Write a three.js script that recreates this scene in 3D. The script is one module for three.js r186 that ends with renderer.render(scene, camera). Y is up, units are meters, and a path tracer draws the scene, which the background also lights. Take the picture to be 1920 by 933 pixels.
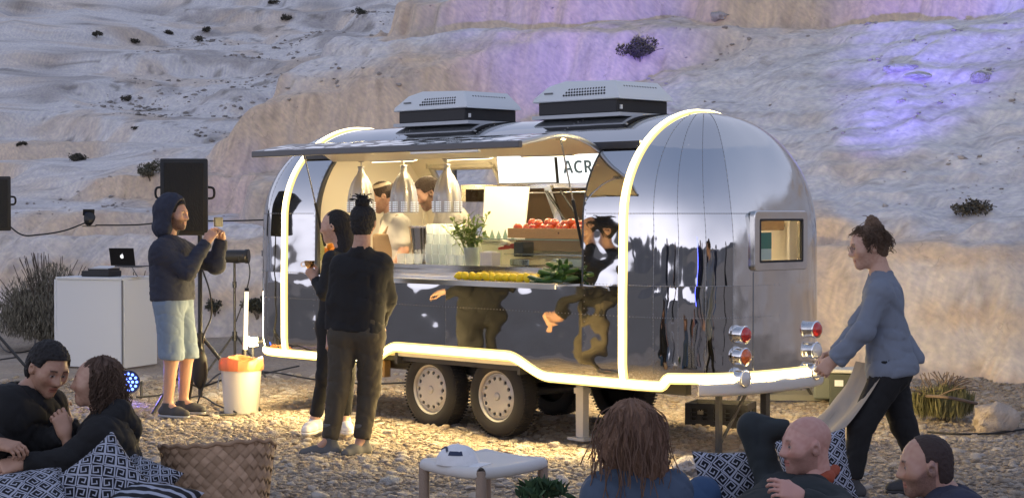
import * as THREE from 'three';
import { mergeGeometries, mergeVertices, toCreasedNormals } from 'three/addons/utils/BufferGeometryUtils.js';
import { RoundedBoxGeometry } from 'three/addons/geometries/RoundedBoxGeometry.js';
import { ConvexGeometry } from 'three/addons/geometries/ConvexGeometry.js';
import { RectAreaLightUniformsLib } from 'three/addons/lights/RectAreaLightUniformsLib.js';
import { FontLoader } from 'three/addons/loaders/FontLoader.js';
import { TextGeometry } from 'three/addons/geometries/TextGeometry.js';
import { createNoise3D } from 'simplex-noise';

// ------------------------------------------------------------------ camera, sky, sun, exposure
RectAreaLightUniformsLib.init();
const scene = new THREE.Scene();
const FOCAL = 3390, EYE = 1.62, PITCH = -1.124 * Math.PI / 180;      // photograph: 1920 x 933, focal length in its pixels
const camera = new THREE.PerspectiveCamera(2 * Math.atan(466.5 / FOCAL) * 180 / Math.PI, 1920 / 933, 0.1, 600);
camera.position.set(0, EYE, 0);
camera.rotation.x = PITCH;
scene.add(camera);
const renderer = new THREE.WebGLRenderer({ antialias: true });
renderer.setSize(1024, 497);
renderer.toneMapping = THREE.LinearToneMapping;
renderer.toneMappingExposure = 2.08;
renderer.shadowMap.enabled = true;

{ // dusk sky: pale violet near the horizon, slate blue overhead, a faint afterglow low on the left
  const W = 256, H = 128, data = new Float32Array(W * H * 4);
  for (let j = 0; j < H; j++) for (let i = 0; i < W; i++) {
    const up = ((j + 0.5) / H - 0.5) * Math.PI, round = ((i + 0.5) / W - 0.5) * 2 * Math.PI;
    const e = Math.max(0, Math.sin(up)), x = Math.cos(round) * Math.cos(up), z = Math.sin(round) * Math.cos(up);
    const k = Math.exp(-e * 3.4), glow = Math.max(0, -0.75 * x + 0.65 * z) ** 2 * Math.exp(-e * 3.2);
    const low = [0.65, 0.645, 0.755], high = [0.125, 0.165, 0.265], g = [0.38, 0.36, 0.39];
    for (let c = 0; c < 3; c++) data[(j * W + i) * 4 + c] = (up < 0 ? low[c] * 0.8 : high[c] + (low[c] - high[c]) * k + g[c] * glow);
    data[(j * W + i) * 4 + 3] = 1;
  }
  const t = new THREE.DataTexture(data, W, H, THREE.RGBAFormat, THREE.FloatType);
  t.mapping = THREE.EquirectangularReflectionMapping; t.magFilter = t.minFilter = THREE.LinearFilter; t.needsUpdate = true;
  scene.background = t; scene.environment = t;
}
const sun = new THREE.DirectionalLight(new THREE.Color(1, 0.86, 0.74), 0.05);     // the last light of the set sun, very soft
sun.position.set(5, 30, -30); sun.target.position.set(0, 0, -14); sun.castShadow = true; sun.shadow.radius = 130;
sun.shadow.mapSize.set(2048, 2048);
Object.assign(sun.shadow.camera, { left: -20, right: 20, top: 16, bottom: -16, near: 1, far: 80 });
scene.add(sun, sun.target);

// ------------------------------------------------------------------ helpers
const V = (x = 0, y = 0, z = 0) => new THREE.Vector3(x, y, z);
function seeded(a) { return () => { a = (a + 0x6d2b79f5) | 0; let t = Math.imul(a ^ (a >>> 15), 1 | a); t = (t + Math.imul(t ^ (t >>> 7), 61 | t)) ^ t; return ((t ^ (t >>> 14)) >>> 0) / 4294967296; }; }
const rnd = seeded(20240), noise = createNoise3D(seeded(77));
const fbm = (x, y, z, n = 4) => { let s = 0, a = 0.5; for (let i = 0; i < n; i++) { s += a * noise(x, y, z); x *= 2.03; y *= 2.03; z *= 2.03; a *= 0.5; } return s; };
const clamp = THREE.MathUtils.clamp, lerp = THREE.MathUtils.lerp, sstep = (a, b, x) => { const t = clamp((x - a) / (b - a), 0, 1); return t * t * (3 - 2 * t); };
const rad = THREE.MathUtils.degToRad;
const rgb = (r, g, b) => new THREE.Color().setRGB(r, g, b);
const taken = {};
function numbered(name) { const n = taken[name] = (taken[name] ?? -1) + 1; return n ? name + '_' + String(n).padStart(3, '0') : name; }
function tag(o, label, category, group, kind) { Object.assign(o.userData, { label, category }); if (group) o.userData.group = group; if (kind) o.userData.kind = kind; return o; }
function thing(name, label, category, p = [0, 0, 0], turn = 0, group) { const o = new THREE.Group(); o.name = numbered(name); o.position.set(...p); o.rotation.y = turn; scene.add(o); return tag(o, label, category, group); }
function part(name, geo, mat, parent) {
  const g = Array.isArray(geo) ? (geo.length > 1 ? merge(geo) : geo[0]) : geo, m = new THREE.Mesh(g, mat);
  m.name = parent === scene ? numbered(name) : name; m.castShadow = m.receiveShadow = true; parent.add(m); return m;
}
function merge(list) { return mergeGeometries(list.map((g) => { g = g.index ? g.toNonIndexed() : g; for (const k of Object.keys(g.attributes)) if (!['position', 'normal', 'uv'].includes(k)) g.deleteAttribute(k); if (!g.attributes.uv) g.setAttribute('uv', new THREE.BufferAttribute(new Float32Array(g.attributes.position.count * 2), 2)); return g; })); }
function copyOf(o, label, p, turn) { const c = o.clone(); c.name = numbered(o.name.replace(/_\d{3}$/, '')); c.userData = { ...o.userData }; if (label) c.userData.label = label; if (p) c.position.set(...p); if (turn !== undefined) c.rotation.y = turn; scene.add(c); return c; }
const move = (g, x = 0, y = 0, z = 0) => g.translate(x, y, z);
function box(w, h, d, x = 0, y = 0, z = 0, r = 0) { return move(r ? new RoundedBoxGeometry(w, h, d, 2, r) : new THREE.BoxGeometry(w, h, d), x, y, z); }
function cyl(r0, r1, h, x = 0, y = 0, z = 0, n = 24, open = false) { return move(new THREE.CylinderGeometry(r1, r0, h, n, 1, open), x, y + h / 2, z); }   // r0 at the base
function rod(a, b, r, r2 = r, n = 10) { const d = b.clone().sub(a), g = new THREE.CylinderGeometry(r2, r, d.length(), n, 1); g.applyQuaternion(new THREE.Quaternion().setFromUnitVectors(V(0, 1, 0), d.normalize())); const m = a.clone().add(b).multiplyScalar(0.5); return move(g, m.x, m.y, m.z); }
function tube(pts, r, seg = 0, n = 8) { return new THREE.TubeGeometry(new THREE.CatmullRomCurve3(pts), seg || pts.length * 6, r, n); }
function lathe(pts, n = 28) { return new THREE.LatheGeometry(pts.map((p) => new THREE.Vector2(p[0], p[1])), n); }
// a point of the photograph (its pixels) at a depth along the view, and on the ground
const CP = Math.cos(PITCH), SP = Math.sin(PITCH);
function ray(u, v) { const x = (u - 960) / FOCAL, y = -(v - 466.5) / FOCAL; return V(x, y * CP + SP, y * SP - CP); }
function at(u, v, depth) { return ray(u, v).multiplyScalar(depth).add(V(0, EYE, 0)); }
function onGround(u, v, y = 0) { const r = ray(u, v); return r.multiplyScalar((y - EYE) / r.y).add(V(0, EYE, 0)); }
// textures
function noiseTex(size, fn, repeat = 1, colour = false) {
  const d = new Uint8Array(size * size * 4);
  for (let j = 0; j < size; j++) for (let i = 0; i < size; i++) { const c = fn(i / size, j / size); const o = (j * size + i) * 4; if (Array.isArray(c)) { d[o] = c[0]; d[o + 1] = c[1]; d[o + 2] = c[2]; } else d[o] = d[o + 1] = d[o + 2] = clamp(c, 0, 1) * 255; d[o + 3] = 255; }
  const t = new THREE.DataTexture(d, size, size); t.wrapS = t.wrapT = THREE.RepeatWrapping; t.magFilter = THREE.LinearFilter; t.minFilter = THREE.LinearMipmapLinearFilter; t.generateMipmaps = true; if (colour) t.colorSpace = THREE.SRGBColorSpace; t.repeat.set(repeat, repeat); t.needsUpdate = true; return t;
}
const tile = (u, v, s, o = 0) => { const a = u * 2 * Math.PI, b = v * 2 * Math.PI, k = s / (2 * Math.PI); return noise(Math.cos(a) * k + o, Math.sin(a) * k, Math.cos(b) * k + 10 * o) * 0.6 + noise(Math.sin(b) * k + o, Math.cos(a) * k, Math.sin(a + b) * k - o) * 0.6; };
function canvasTex(w, h, draw) { const c = document.createElement('canvas'); c.width = w; c.height = h; draw(c.getContext('2d'), w, h); const t = new THREE.CanvasTexture(c); t.colorSpace = THREE.SRGBColorSpace; t.anisotropy = 8; return t; }
const mat = (color, roughness = 0.6, metalness = 0, extra = {}) => new THREE.MeshStandardMaterial({ color: color.isColor ? color : new THREE.Color(color), roughness, metalness, side: THREE.DoubleSide, ...extra });
const phys = (o) => new THREE.MeshPhysicalMaterial({ side: THREE.DoubleSide, ...o });
const grainTex = noiseTex(256, (u, v) => 0.5 + 0.22 * tile(u, v, 14) + 0.2 * tile(u, v, 40, 3) + 0.15 * (rnd() - 0.5));
const blotchTex = noiseTex(256, (u, v) => 0.62 + 0.3 * tile(u, v, 7, 1) + 0.16 * tile(u, v, 22, 5));
const weaveTex = noiseTex(128, (u, v) => 0.5 + 0.25 * Math.sin(u * Math.PI * 64) * Math.sin(v * Math.PI * 64) + 0.25 * (rnd() - 0.5));
const M = {
  black: mat(rgb(0.012, 0.012, 0.014), 0.55), blackMetal: mat(rgb(0.015, 0.015, 0.016), 0.4), rubber: mat(rgb(0.018, 0.017, 0.017), 0.85), cable: mat(rgb(0.01, 0.01, 0.011), 0.6),
  white: mat(rgb(0.72, 0.72, 0.7), 0.45), steel: mat(rgb(0.62, 0.61, 0.59), 0.28, 1, { roughnessMap: blotchTex }), chrome: mat(rgb(0.86, 0.86, 0.87), 0.05, 1),
};

// ------------------------------------------------------------------ setting: gravel plain, chalk hillside, far slope
const footZ = (x) => -(18.5 - 0.72 * x);                              // the foot of the hill runs obliquely behind the trailer
const FT = V(0.8115, 0, 0.5843), FN = V(0.5843, 0, -0.8115), F0 = V(0, 0, -18.5);
function groundHeight(x, z) {
  const s = (x - F0.x) * FN.x + (z - F0.z) * FN.z;
  return 0.035 * noise(x * 0.35, 0, z * 0.35) + 0.018 * noise(x * 1.3, 4, z * 1.3) + 0.05 * sstep(-2.2, 0.3, s) + 0.22 * sstep(-0.9, 0.6, s);
}
const warmRock = [0.66, 0.53, 0.41], dust = [0.69, 0.665, 0.66], greyRock = [0.45, 0.42, 0.41], dark = [0.27, 0.22, 0.185];
const mixc = (a, b, k) => [lerp(a[0], b[0], k), lerp(a[1], b[1], k), lerp(a[2], b[2], k)];
const rockBump = noiseTex(512, (u, v) => 0.5 + 0.3 * tile(u, v, 9, 2) + 0.22 * tile(u, v, 31, 6) + 0.16 * tile(u, v, 90, 1));
const speckTex = noiseTex(512, (u, v) => { const a = tile(u, v, 26, 3), b = tile(u, v, 70, 8), c = tile(u, v, 120, 5); let k = 0.94 + 0.07 * a + 0.03 * b; const crack = Math.max(0, 0.10 - Math.abs(tile(u, v, 16, 12))) * Math.max(0, tile(u, v, 9, 15) - 0.12) * 1.6; k -= crack; if (c > 0.66 && b > 0.1) k -= 0.22 * (c - 0.5); return [255 * clamp(k, 0.2, 1), 252 * clamp(k - 0.01 * b, 0.2, 1), 248 * clamp(k - 0.03 * a, 0.2, 1)]; }, 1, true);
const hillBump = noiseTex(512, (u, v) => { const r = 1 - Math.abs(tile(u, v, 12, 22)) * 1.4; return 0.35 + 0.25 * tile(u, v, 8, 2) + 0.16 * tile(u, v, 24, 6) + 0.22 * r * r; });
const rockMat = mat(rgb(1, 1, 1), 0.95, 0, { map: speckTex, vertexColors: true, bumpMap: hillBump, bumpScale: 0.006 });
rockMat.side = THREE.FrontSide;
function gridMesh(nu, nv, fn) {                                       // fn(i, j) -> {p, c, uv}
  const pos = new Float32Array(nu * nv * 3), col = new Float32Array(nu * nv * 3), uv = new Float32Array(nu * nv * 2), idx = [];
  for (let j = 0; j < nv; j++) for (let i = 0; i < nu; i++) { const k = j * nu + i, q = fn(i, j); pos.set(q.p, k * 3); col.set(q.c, k * 3); uv.set(q.uv, k * 2); if (i && j) idx.push(k - nu - 1, k - nu, k, k - nu - 1, k, k - 1); }
  const g = new THREE.BufferGeometry();
  g.setAttribute('position', new THREE.BufferAttribute(pos, 3)); g.setAttribute('color', new THREE.BufferAttribute(col, 3)); g.setAttribute('uv', new THREE.BufferAttribute(uv, 2));
  g.setIndex(idx); g.computeVertexNormals(); return g;
}
function steps(list) { const out = []; for (const [a, b, d] of list) for (let x = a; x < b - 1e-6; x += d) out.push(x); out.push(list.at(-1)[1]); return out; }
// height of the hill over the plain at t metres along its foot and s metres behind it
function hill(t, s) {
  const n1 = fbm(t * 0.22, s * 0.22, 3, 4), n2 = fbm(t * 0.8, s * 0.8, 9, 4);
  const q = s + 0.55 * n1 + 0.12 * n2 + 0.10 * Math.abs(noise(t * 1.5, s * 0.7, 2));
  let h = 1.22 * sstep(-0.05, 0.95, q) + 0.1 * sstep(1.0, 1.3, q);
  const up = Math.max(0, q - 1);
  let slope = 0.40 * up + 0.012 * up * up;
  slope = Math.min(slope, 5.2 + 0.22 * up);
  const left = sstep(-7.7, -6.7, t + 0.35 * n1 + 0.2 * n2 - 0.05 * (s - 4));         // the spur's nose: beyond it only a low bench
  const bench = 1.15 + 0.10 * n1 + 0.02 * up;
  slope = lerp(bench - Math.log(1 + Math.exp((bench - slope) * 4)) / 4, slope, left);
  h += slope;
  // a warm cliff band across the spur, dying out to the right
  const qc = q - (3.0 + 0.5 * (t + 6.9)) - 0.25 * n2, band = sstep(0, 0.42, qc) * (1 - sstep(-3.5, 1.5, t)) * left; h += 0.85 * band - 0.25 * sstep(-2.2, 0, qc) * (1 - sstep(0, 2.5, qc)) * left * (1 - sstep(-3.5, 1.5, t));
  // bedding: hard beds stand out as ledges, softer ones are covered in dust
  const bed = h + 0.045 * t + 0.3 * n1 + 0.03 * n2, f = 0.55, k = bed / f, frac = k - Math.floor(k), hard = sstep(-0.15, 0.55, noise(Math.floor(k) * 3.7, t * 0.12, s * 0.1));
  const wantStep = (sstep(0.62, 0.76, frac) - frac) * f;
  h += wantStep * (0.05 + 0.85 * hard) * sstep(0.8, 1.6, q);
  const f2 = 0.19, k2 = (h + 0.05 * t + 0.1 * n2) / f2, fr2 = k2 - Math.floor(k2);
  h += (sstep(0.4, 0.7, fr2) - fr2) * f2 * 0.28 * sstep(0.1, 0.5, noise(t * 0.3, s * 0.5, 21) + 0.2);
  h += 0.035 * n2 + (0.004 + 0.02 * sstep(0, 0.4, noise(t * 0.25, s * 0.3, 77))) * fbm(t * 3.1, s * 3.1, 5, 3) * sstep(0, 0.5, q);
  return { h: h * sstep(-0.6, 0.1, q), warm: (1 - sstep(0.5, 1.1, Math.abs(qc - 0.1) + 0.4 * n2)) * (1 - sstep(-3.5, 2.5, t)) * left, frac, hard, n1, n2, q, left };
}
function hillPoint(t, s) { const r = hill(t, s), x = F0.x + FT.x * t + FN.x * s, z = F0.z + FT.z * t + FN.z * s; return V(x, r.h + groundHeight(x, z) - 0.12, z); }
{
  const ts = steps([[-40, -9, 0.5], [-9, 8.5, 0.05], [8.5, 48, 0.45]]), ss = steps([[-0.9, 9.5, 0.048], [9.5, 16, 0.15], [16, 46, 1]]);
  const g = gridMesh(ts.length, ss.length, (i, j) => {
    const t = ts[i], s = ss[j], r = hill(t, s), p = hillPoint(t, s);
    const face = sstep(0.45, 0.6, r.frac) * (1 - sstep(0.82, 0.95, r.frac)) * sstep(0.35, 0.6, r.hard);
    let c = mixc(dust, warmRock, clamp(0.85 * face + 0.9 * r.warm + 0.55 * sstep(0.05, 0.4, fbm(t * 0.35, s * 0.5, 31, 4)) + (r.q < 1 ? 0.3 : 0), 0, 1));
    c = mixc(c, greyRock, 0.42 * sstep(0.1, 0.35, fbm(t * 0.6 + 7, s * 1.2, 41, 5)));
    c = mixc(c, dark, 0.4 * sstep(0.34, 0.44, fbm(t * 2.6, s * 2.6 + r.h * 2, 51, 4)));
    return { p: [p.x, p.y, p.z], c: c.map((v) => v * (1 + 0.12 * noise(t * 6, s * 6, 1))), uv: [t / 2.2, (s + r.h) / 2.2] };
  });
  tag(part('hillside', g, rockMat, scene), 'pale chalk hillside rising in rocky ledges behind the trailer', 'hillside', null, 'structure');
}
// the far slope on the left, across a side valley
function farPoint(x, d) {
  const n = fbm(x * 0.06, d * 0.06, 2, 4), m = fbm(x * 0.25, d * 0.25, 8, 4);
  let h = -0.6 + 0.30 * (d - 37) + 1.1 * n + 0.16 * m - 0.015 * x;
  const k = (h + 0.05 * x + 0.6 * n) / 1.3, fr = k - Math.floor(k);
  h += (sstep(0.5, 0.85, fr) - fr) * 0.6 * (0.4 + 0.6 * sstep(-0.2, 0.4, noise(Math.floor(k), x * 0.08, 4)));
  h += 0.05 * fbm(x * 1.1, d * 1.1, 12, 3);
  return { p: [x, Math.max(-0.4, h), -d], n, m, fr };
}
{
  const xs = steps([[-60, -14, 1.2], [-14, 1, 0.1], [1, 30, 1.2]]), ds = steps([[34, 72, 0.16], [72, 120, 1.5]]);
  const g = gridMesh(xs.length, ds.length, (i, j) => {
    const x = xs[i], d = ds[j], r = farPoint(x, d);
    let c = mixc(dust, greyRock, sstep(0.0, 0.3, fbm(x * 0.22, d * 0.3, 61, 5)));
    c = mixc(c, warmRock, 0.5 * sstep(0.1, 0.3, fbm(x * 0.3, d * 0.3, 65, 4)));
    c = mixc(c, [0.2, 0.18, 0.16], 0.6 * sstep(0.33, 0.40, fbm(x * 1.0, d * 0.8, 71, 5)));
    return { p: r.p, c: c.map((v) => v * (1 + 0.1 * noise(x * 2, d * 2, 1))), uv: [x / 3, d / 3] };
  });
  tag(part('far_hillside', g, rockMat, scene), 'grey chalk slope across the side valley at upper left', 'hillside', null, 'structure');
  // low dark hills round the open side of the beach, seen only in the trailer's polished skin
  const hs = gridMesh(120, 12, (i, j) => { const a = rad(70 + 200 * i / 119), R = 90 + 6 * j, e = Math.sin(Math.PI * Math.min(1, j / 8) * 0.5); const hh = (1.5 + 4 * (0.5 + 0.5 * noise(i * 0.13, 3, 0)) + 1.2 * noise(i * 0.4, 1, 0)) * e; return { p: [Math.sin(a) * R * (a < rad(140) ? 1 : 1), hh - 0.5, -Math.cos(a) * R], c: [0.16, 0.145, 0.135], uv: [i, j] }; });
  const hm = rockMat.clone(); hm.side = THREE.DoubleSide;
  tag(part('distant_hills', hs, hm, scene), 'low dark hills closing the far side of the beach', 'hills', null, 'structure');
}
// the plain
const gravelMat = mat(rgb(1, 1, 1), 0.95, 0, { map: speckTex, vertexColors: true, bumpMap: rockBump, bumpScale: 0.03 }); gravelMat.side = THREE.FrontSide;
{
  const xs = steps([[-160, -12, 8], [-12, 12, 0.12], [12, 160, 8]]), zs = steps([[-120, -28, 4], [-28, -6, 0.12], [-6, 120, 6]]);
  const g = gridMesh(xs.length, zs.length, (i, j) => {
    const x = xs[i], z = zs[j];
    const c = mixc([0.36, 0.29, 0.22], [0.46, 0.385, 0.31], clamp(0.5 + 0.7 * fbm(x * 1.5, z * 1.5, 3, 3), 0, 1));
    const darkGround = sstep(-6.6, -8.2, x + 0.9 * fbm(x * 0.4, z * 0.4, 8, 3)) * sstep(-21, -18, z); // dark ground added out of frame to darken the lower skin reflections
    return { p: [x, groundHeight(x, z), z], c: mixc(c, [0.25, 0.215, 0.175], darkGround), uv: [x / 1.3, -z / 1.3] };
  });
  for (let k = 0, a = g.index.array; k < a.length; k += 3) { const q = a[k]; a[k] = a[k + 1]; a[k + 1] = q; }
  g.computeVertexNormals(); const nn = g.attributes.normal; if (nn.getY(200) < 0) { for (let k = 0, a = g.index.array; k < a.length; k += 3) { const q = a[k]; a[k] = a[k + 1]; a[k + 1] = q; } g.computeVertexNormals(); }
  tag(part('ground', g, gravelMat, scene), 'pale gravel plain of the beach', 'ground', null, 'structure');
}
function rockGeo(detail, seed, flat = 0.7, rough = 0.3) {
  const g = mergeVertices(new THREE.IcosahedronGeometry(1, detail).deleteAttribute('uv').deleteAttribute('normal')), p = g.attributes.position, v = V();
  for (let i = 0; i < p.count; i++) { v.fromBufferAttribute(p, i); const r = 1 + rough * noise(v.x * 1.2 + seed * 7, v.y * 1.2, v.z * 1.2) + rough * 0.45 * noise(v.x * 3 + seed, v.y * 3, v.z * 3); v.multiplyScalar(r); p.setXYZ(i, v.x, v.y * flat, v.z * (0.75 + 0.1 * (seed % 3))); }
  g.computeVertexNormals(); const n = g.attributes.normal, uv = new Float32Array(p.count * 2); for (let i = 0; i < p.count; i++) { uv[2 * i] = p.getX(i) * 0.5 + p.getY(i) * 0.3; uv[2 * i + 1] = p.getZ(i) * 0.5 + p.getY(i) * 0.3; } g.setAttribute('uv', new THREE.BufferAttribute(uv, 2)); return g;
}
const stoneMat = mat(rgb(1, 1, 1), 0.92, 0, { bumpMap: rockBump, bumpScale: 0.012 });
function scatter(name, label, category, n, place, sizes, tones, seed) {
  const r = seeded(seed), per = Math.ceil(n / 3), m4 = new THREE.Matrix4(), q = new THREE.Quaternion(), e = new THREE.Euler();
  for (let k = 0; k < 3; k++) {
    const im = new THREE.InstancedMesh(rockGeo(1, seed + k, 0.5, 0.4), stoneMat, per); im.name = numbered(name); im.castShadow = im.receiveShadow = true;
    for (let i = 0; i < per; i++) {
      const p = place(r); const sz = sizes(r), w = 0.7 + 0.6 * r();
      e.set((r() - 0.5) * 0.7, r() * 6.28, (r() - 0.5) * 0.7); q.setFromEuler(e);
      m4.compose(p.add(V(0, sz * 0.12, 0)), q, V(sz * w, sz * (0.7 + 0.4 * r()), sz)); im.setMatrixAt(i, m4);
      const t = tones(r); im.setColorAt(i, rgb(...t));
    }
    scene.add(tag(im, label, category, null, 'stuff'));
  }
}
const stoneTone = (r) => { const k = 0.75 + 0.45 * r(), w = r(); return mixc([0.57 * k, 0.515 * k, 0.455 * k], [0.53 * k, 0.42 * k, 0.31 * k], w); };
const inView = (r, d0, d1, pow = 1) => { const d = d0 + (d1 - d0) * Math.pow(r(), pow), x = (r() - 0.5) * 0.62 * d; return V(x, groundHeight(x, -d), -d); };
scatter('gravel', 'loose pale pebbles covering the beach around the trailer', 'gravel', 96000, (r) => inView(r, 8.8, 17.5, 1.35), (r) => 0.007 + 0.018 * Math.pow(r(), 2.2) + (r() < 0.04 ? 0.018 * r() : 0), stoneTone, 11);
scatter('cobbles', 'larger cobbles strewn over the gravel', 'cobbles', 1500, (r) => inView(r, 8.9, 18, 1.2), (r) => 0.03 + 0.028 * r() * r(), (r) => { const k = 0.85 + 0.35 * r(); return [0.58 * k, 0.52 * k, 0.46 * k]; }, 12);
scatter('rubble', 'broken rock strewn over the ledges of the hillside', 'rubble', 1300, (r) => { let t, s, k = 0; do { t = -10 + 19 * r(); s = 0.9 + 8.6 * r(); } while (noise(t * 0.55, s * 1.3, 90) < 0.15 && ++k < 8); return hillPoint(t, s); }, (r) => 0.010 + 0.036 * Math.pow(r(), 4), (r) => { const k = 0.75 + 0.45 * r(); return [0.52 * k, 0.47 * k, 0.44 * k]; }, 13);
scatter('scree', 'grey scree scattered over the far slope', 'scree', 2100, (r) => { let x, d, k = 0; do { x = -13 + 13 * r(); d = 38 + 30 * r(); } while (noise(x * 0.25, d * 0.4, 95) < 0.2 && ++k < 8); const q = farPoint(x, d); return V(...q.p); }, (r) => 0.02 + 0.085 * Math.pow(r(), 4), (r) => { const k = 0.5 + 0.6 * r(); return [0.42 * k, 0.38 * k, 0.35 * k]; }, 14);

// ------------------------------------------------------------------ shrubs and plants
function shrub(name, label, category, p, w, h, tones, n, seed, o = {}) {
  const g = thing(name, label, category, [p.x, p.y, p.z], 0, o.group), r = seeded(seed), stem = [], leaves = [[], []], clumps = []; for (let i = 0; i < (o.clumps ?? 14); i++) { const a = r() * 6.28, q = Math.sqrt(r()); clumps.push([V(Math.cos(a) * q * w * 0.42, h * ((o.base ?? 0.25) + 0.6 * r() * (1 - 0.6 * q * q)), Math.sin(a) * q * w * 0.34), w * (0.1 + 0.1 * r())]); }
  for (const [c] of clumps) { const m = V(c.x * 0.4, c.y * 0.5, c.z * 0.4); stem.push(tube([V(c.x * 0.08, -0.05, c.z * 0.08), m, c.clone().addScaledVector(V(c.x, c.y * 0.5, c.z), o.bare ?? 0.1)], 0.006 * (o.stem ?? 1) * Math.max(0.4, w), 8, 5)); }
  for (let i = 0; i < (o.twigs ?? 0); i++) { const a = r() * 6.28, e = 0.2 + 1.2 * r(), d = V(Math.cos(a) * Math.cos(e), Math.sin(e), Math.sin(a) * Math.cos(e)), b = V(d.x * w * 0.2, h * 0.2, d.z * w * 0.2), c = b.clone().add(V(d.x * w * 0.45, d.y * h * 0.7, d.z * w * 0.4)); stem.push(tube([b, b.clone().lerp(c, 0.5).add(V((r() - 0.5) * 0.08, 0.03, 0)), c], 0.004, 6, 4)); }
  const s = o.leaf ?? 0.03; for (let i = 0; i < n; i++) { const [c, rr] = clumps[Math.floor(r() * clumps.length)], a = r() * 6.28, e = Math.acos(2 * r() - 1), q = rr * Math.cbrt(0.25 + 0.75 * r()), b = c.clone().add(V(Math.sin(e) * Math.cos(a) * q, Math.cos(e) * q * 0.8, Math.sin(e) * Math.sin(a) * q)); if (b.y < -0.01) continue; const d = V(r() - 0.5, (o.upright ?? 0) + r() - 0.4, r() - 0.5).normalize(), l = s * (0.6 + 0.8 * r()), v = d.clone().cross(V(r() - 0.5, r() - 0.5, r() - 0.5)).normalize().multiplyScalar(l * (o.thin ?? 0.32)), m = b.clone().addScaledVector(d, l * 0.5), t = b.clone().addScaledVector(d, l), geo = new THREE.BufferGeometry(); geo.setAttribute('position', new THREE.Float32BufferAttribute([b, m.clone().add(v), t, b, t, m.clone().sub(v)].flatMap((k) => k.toArray()), 3)); leaves[i % 2].push(geo); }
  part('stems', stem, mat(rgb(...(o.wood ?? [0.10, 0.075, 0.055])), 0.9), g).userData.kind = 'stuff';
  leaves.forEach((l, k) => { if (!l.length) return; const m = merge(l.map((q) => { q.computeVertexNormals(); return q; })); part('foliage', m, mat(rgb(...tones[k]), 0.85), g).userData.kind = 'stuff'; }); return g;
}
// where a pixel's ray meets the hillside (searched along the view)
function onHill(u, v) { const r = ray(u, v), o = V(0, EYE, 0); for (let d = 14; d < 46; d += 0.03) { const p = o.clone().addScaledVector(r, d), x = p.x - F0.x, z = p.z - F0.z, t = x * FT.x + z * FT.z, s = x * FN.x + z * FN.z; if (s > -0.8 && t > -40 && hillPoint(t, s).y > p.y) return p; } for (let d = 36; d < 110; d += 0.1) { const p = o.clone().addScaledVector(r, d); if (farPoint(p.x, -p.z).p[1] > p.y) return p; } return onGround(u, v); }
const dryTone = [[0.055, 0.05, 0.04], [0.085, 0.075, 0.055]], greyTone = [[0.04, 0.045, 0.035], [0.07, 0.07, 0.05]];
shrub('shrub', 'round dark shrub with bare twigs high on the hillside above the rear roof', 'shrub', onHill(1200, 116), 0.62, 0.42, dryTone, 2600, 1, { leaf: 0.03, twigs: 9 });
shrub('shrub', 'dark spreading shrub at the top edge of the picture', 'shrub', onHill(672, 30), 0.6, 0.36, greyTone, 1800, 2, { leaf: 0.03, twigs: 3 });
shrub('shrub', 'grey-green shrub on the slope beside the tall loudspeaker', 'shrub', onHill(282, 336), 0.36, 0.30, [[0.09, 0.09, 0.065], [0.13, 0.12, 0.085]], 1600, 3, { leaf: 0.028 });
shrub('shrub', 'low dark shrub in a hollow on the left slope', 'shrub', onHill(144, 302), 0.32, 0.14, dryTone, 900, 4, { leaf: 0.026 });
shrub('shrub', 'flattened dark shrub on the pale slope at far right', 'shrub', onHill(1826, 402), 0.42, 0.12, dryTone, 900, 5, { leaf: 0.03, twigs: 4 });
shrub('shrub', 'small dark shrub on the ledge at left, lower than the others', 'shrub', onHill(254, 243), 0.30, 0.1, dryTone, 500, 6, { leaf: 0.03 });
[[536, 38], [514, 10], [388, 60], [370, 78], [180, 68], [250, 82], [40, 276], [318, 66], [236, 190]].forEach(([u, v], k) => { const p = onHill(u, v), d = p.length(); shrub('shrub', ['tiny dark tuft above the spur, near the top edge', 'tiny dark tuft at the top edge of the picture', 'dark tuft on the grey slope at upper left', 'wide low tuft below another on the grey slope', 'small spiky tuft beside the dark gully', 'small tuft right of the gully', 'flat tuft near the left edge of the slope', 'small tuft between the gully and the dark tufts', 'low tuft beside a scatter of broken rock'][k], 'shrub', p, d * 0.0062, d * 0.0032, dryTone, 420, 20 + k, { leaf: 0.0009 * d, clumps: 7, group: 'small tufts on the grey slope' }); });
shrub('dry_bush', 'large dry grey-brown bush behind the white stage table', 'bush', onGround(88, 640, 0.1), 1.15, 1.2, [[0.15, 0.135, 0.10], [0.21, 0.185, 0.13]], 20000, 7, { leaf: 0.07, thin: 0.07, upright: 0.9, clumps: 90, twigs: 60, base: 0.06 });
shrub('dry_bush', 'dry leaning bush right of the laptop, behind the hooded man', 'bush', onGround(262, 650, 0.15), 0.42, 0.95, [[0.12, 0.105, 0.075], [0.17, 0.145, 0.10]], 4200, 8, { leaf: 0.06, thin: 0.07, upright: 0.9, clumps: 34, twigs: 22, base: 0.06 });
shrub('weed', 'small weed on the bank behind the lamp stand', 'plant', onHill(402, 590), 0.22, 0.22, greyTone, 500, 9, { leaf: 0.03 });
shrub('weed', 'dark weed at the foot of the bank beside the trailer nose', 'plant', onHill(484, 600), 0.35, 0.4, greyTone, 1000, 10, { leaf: 0.04 });
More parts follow.
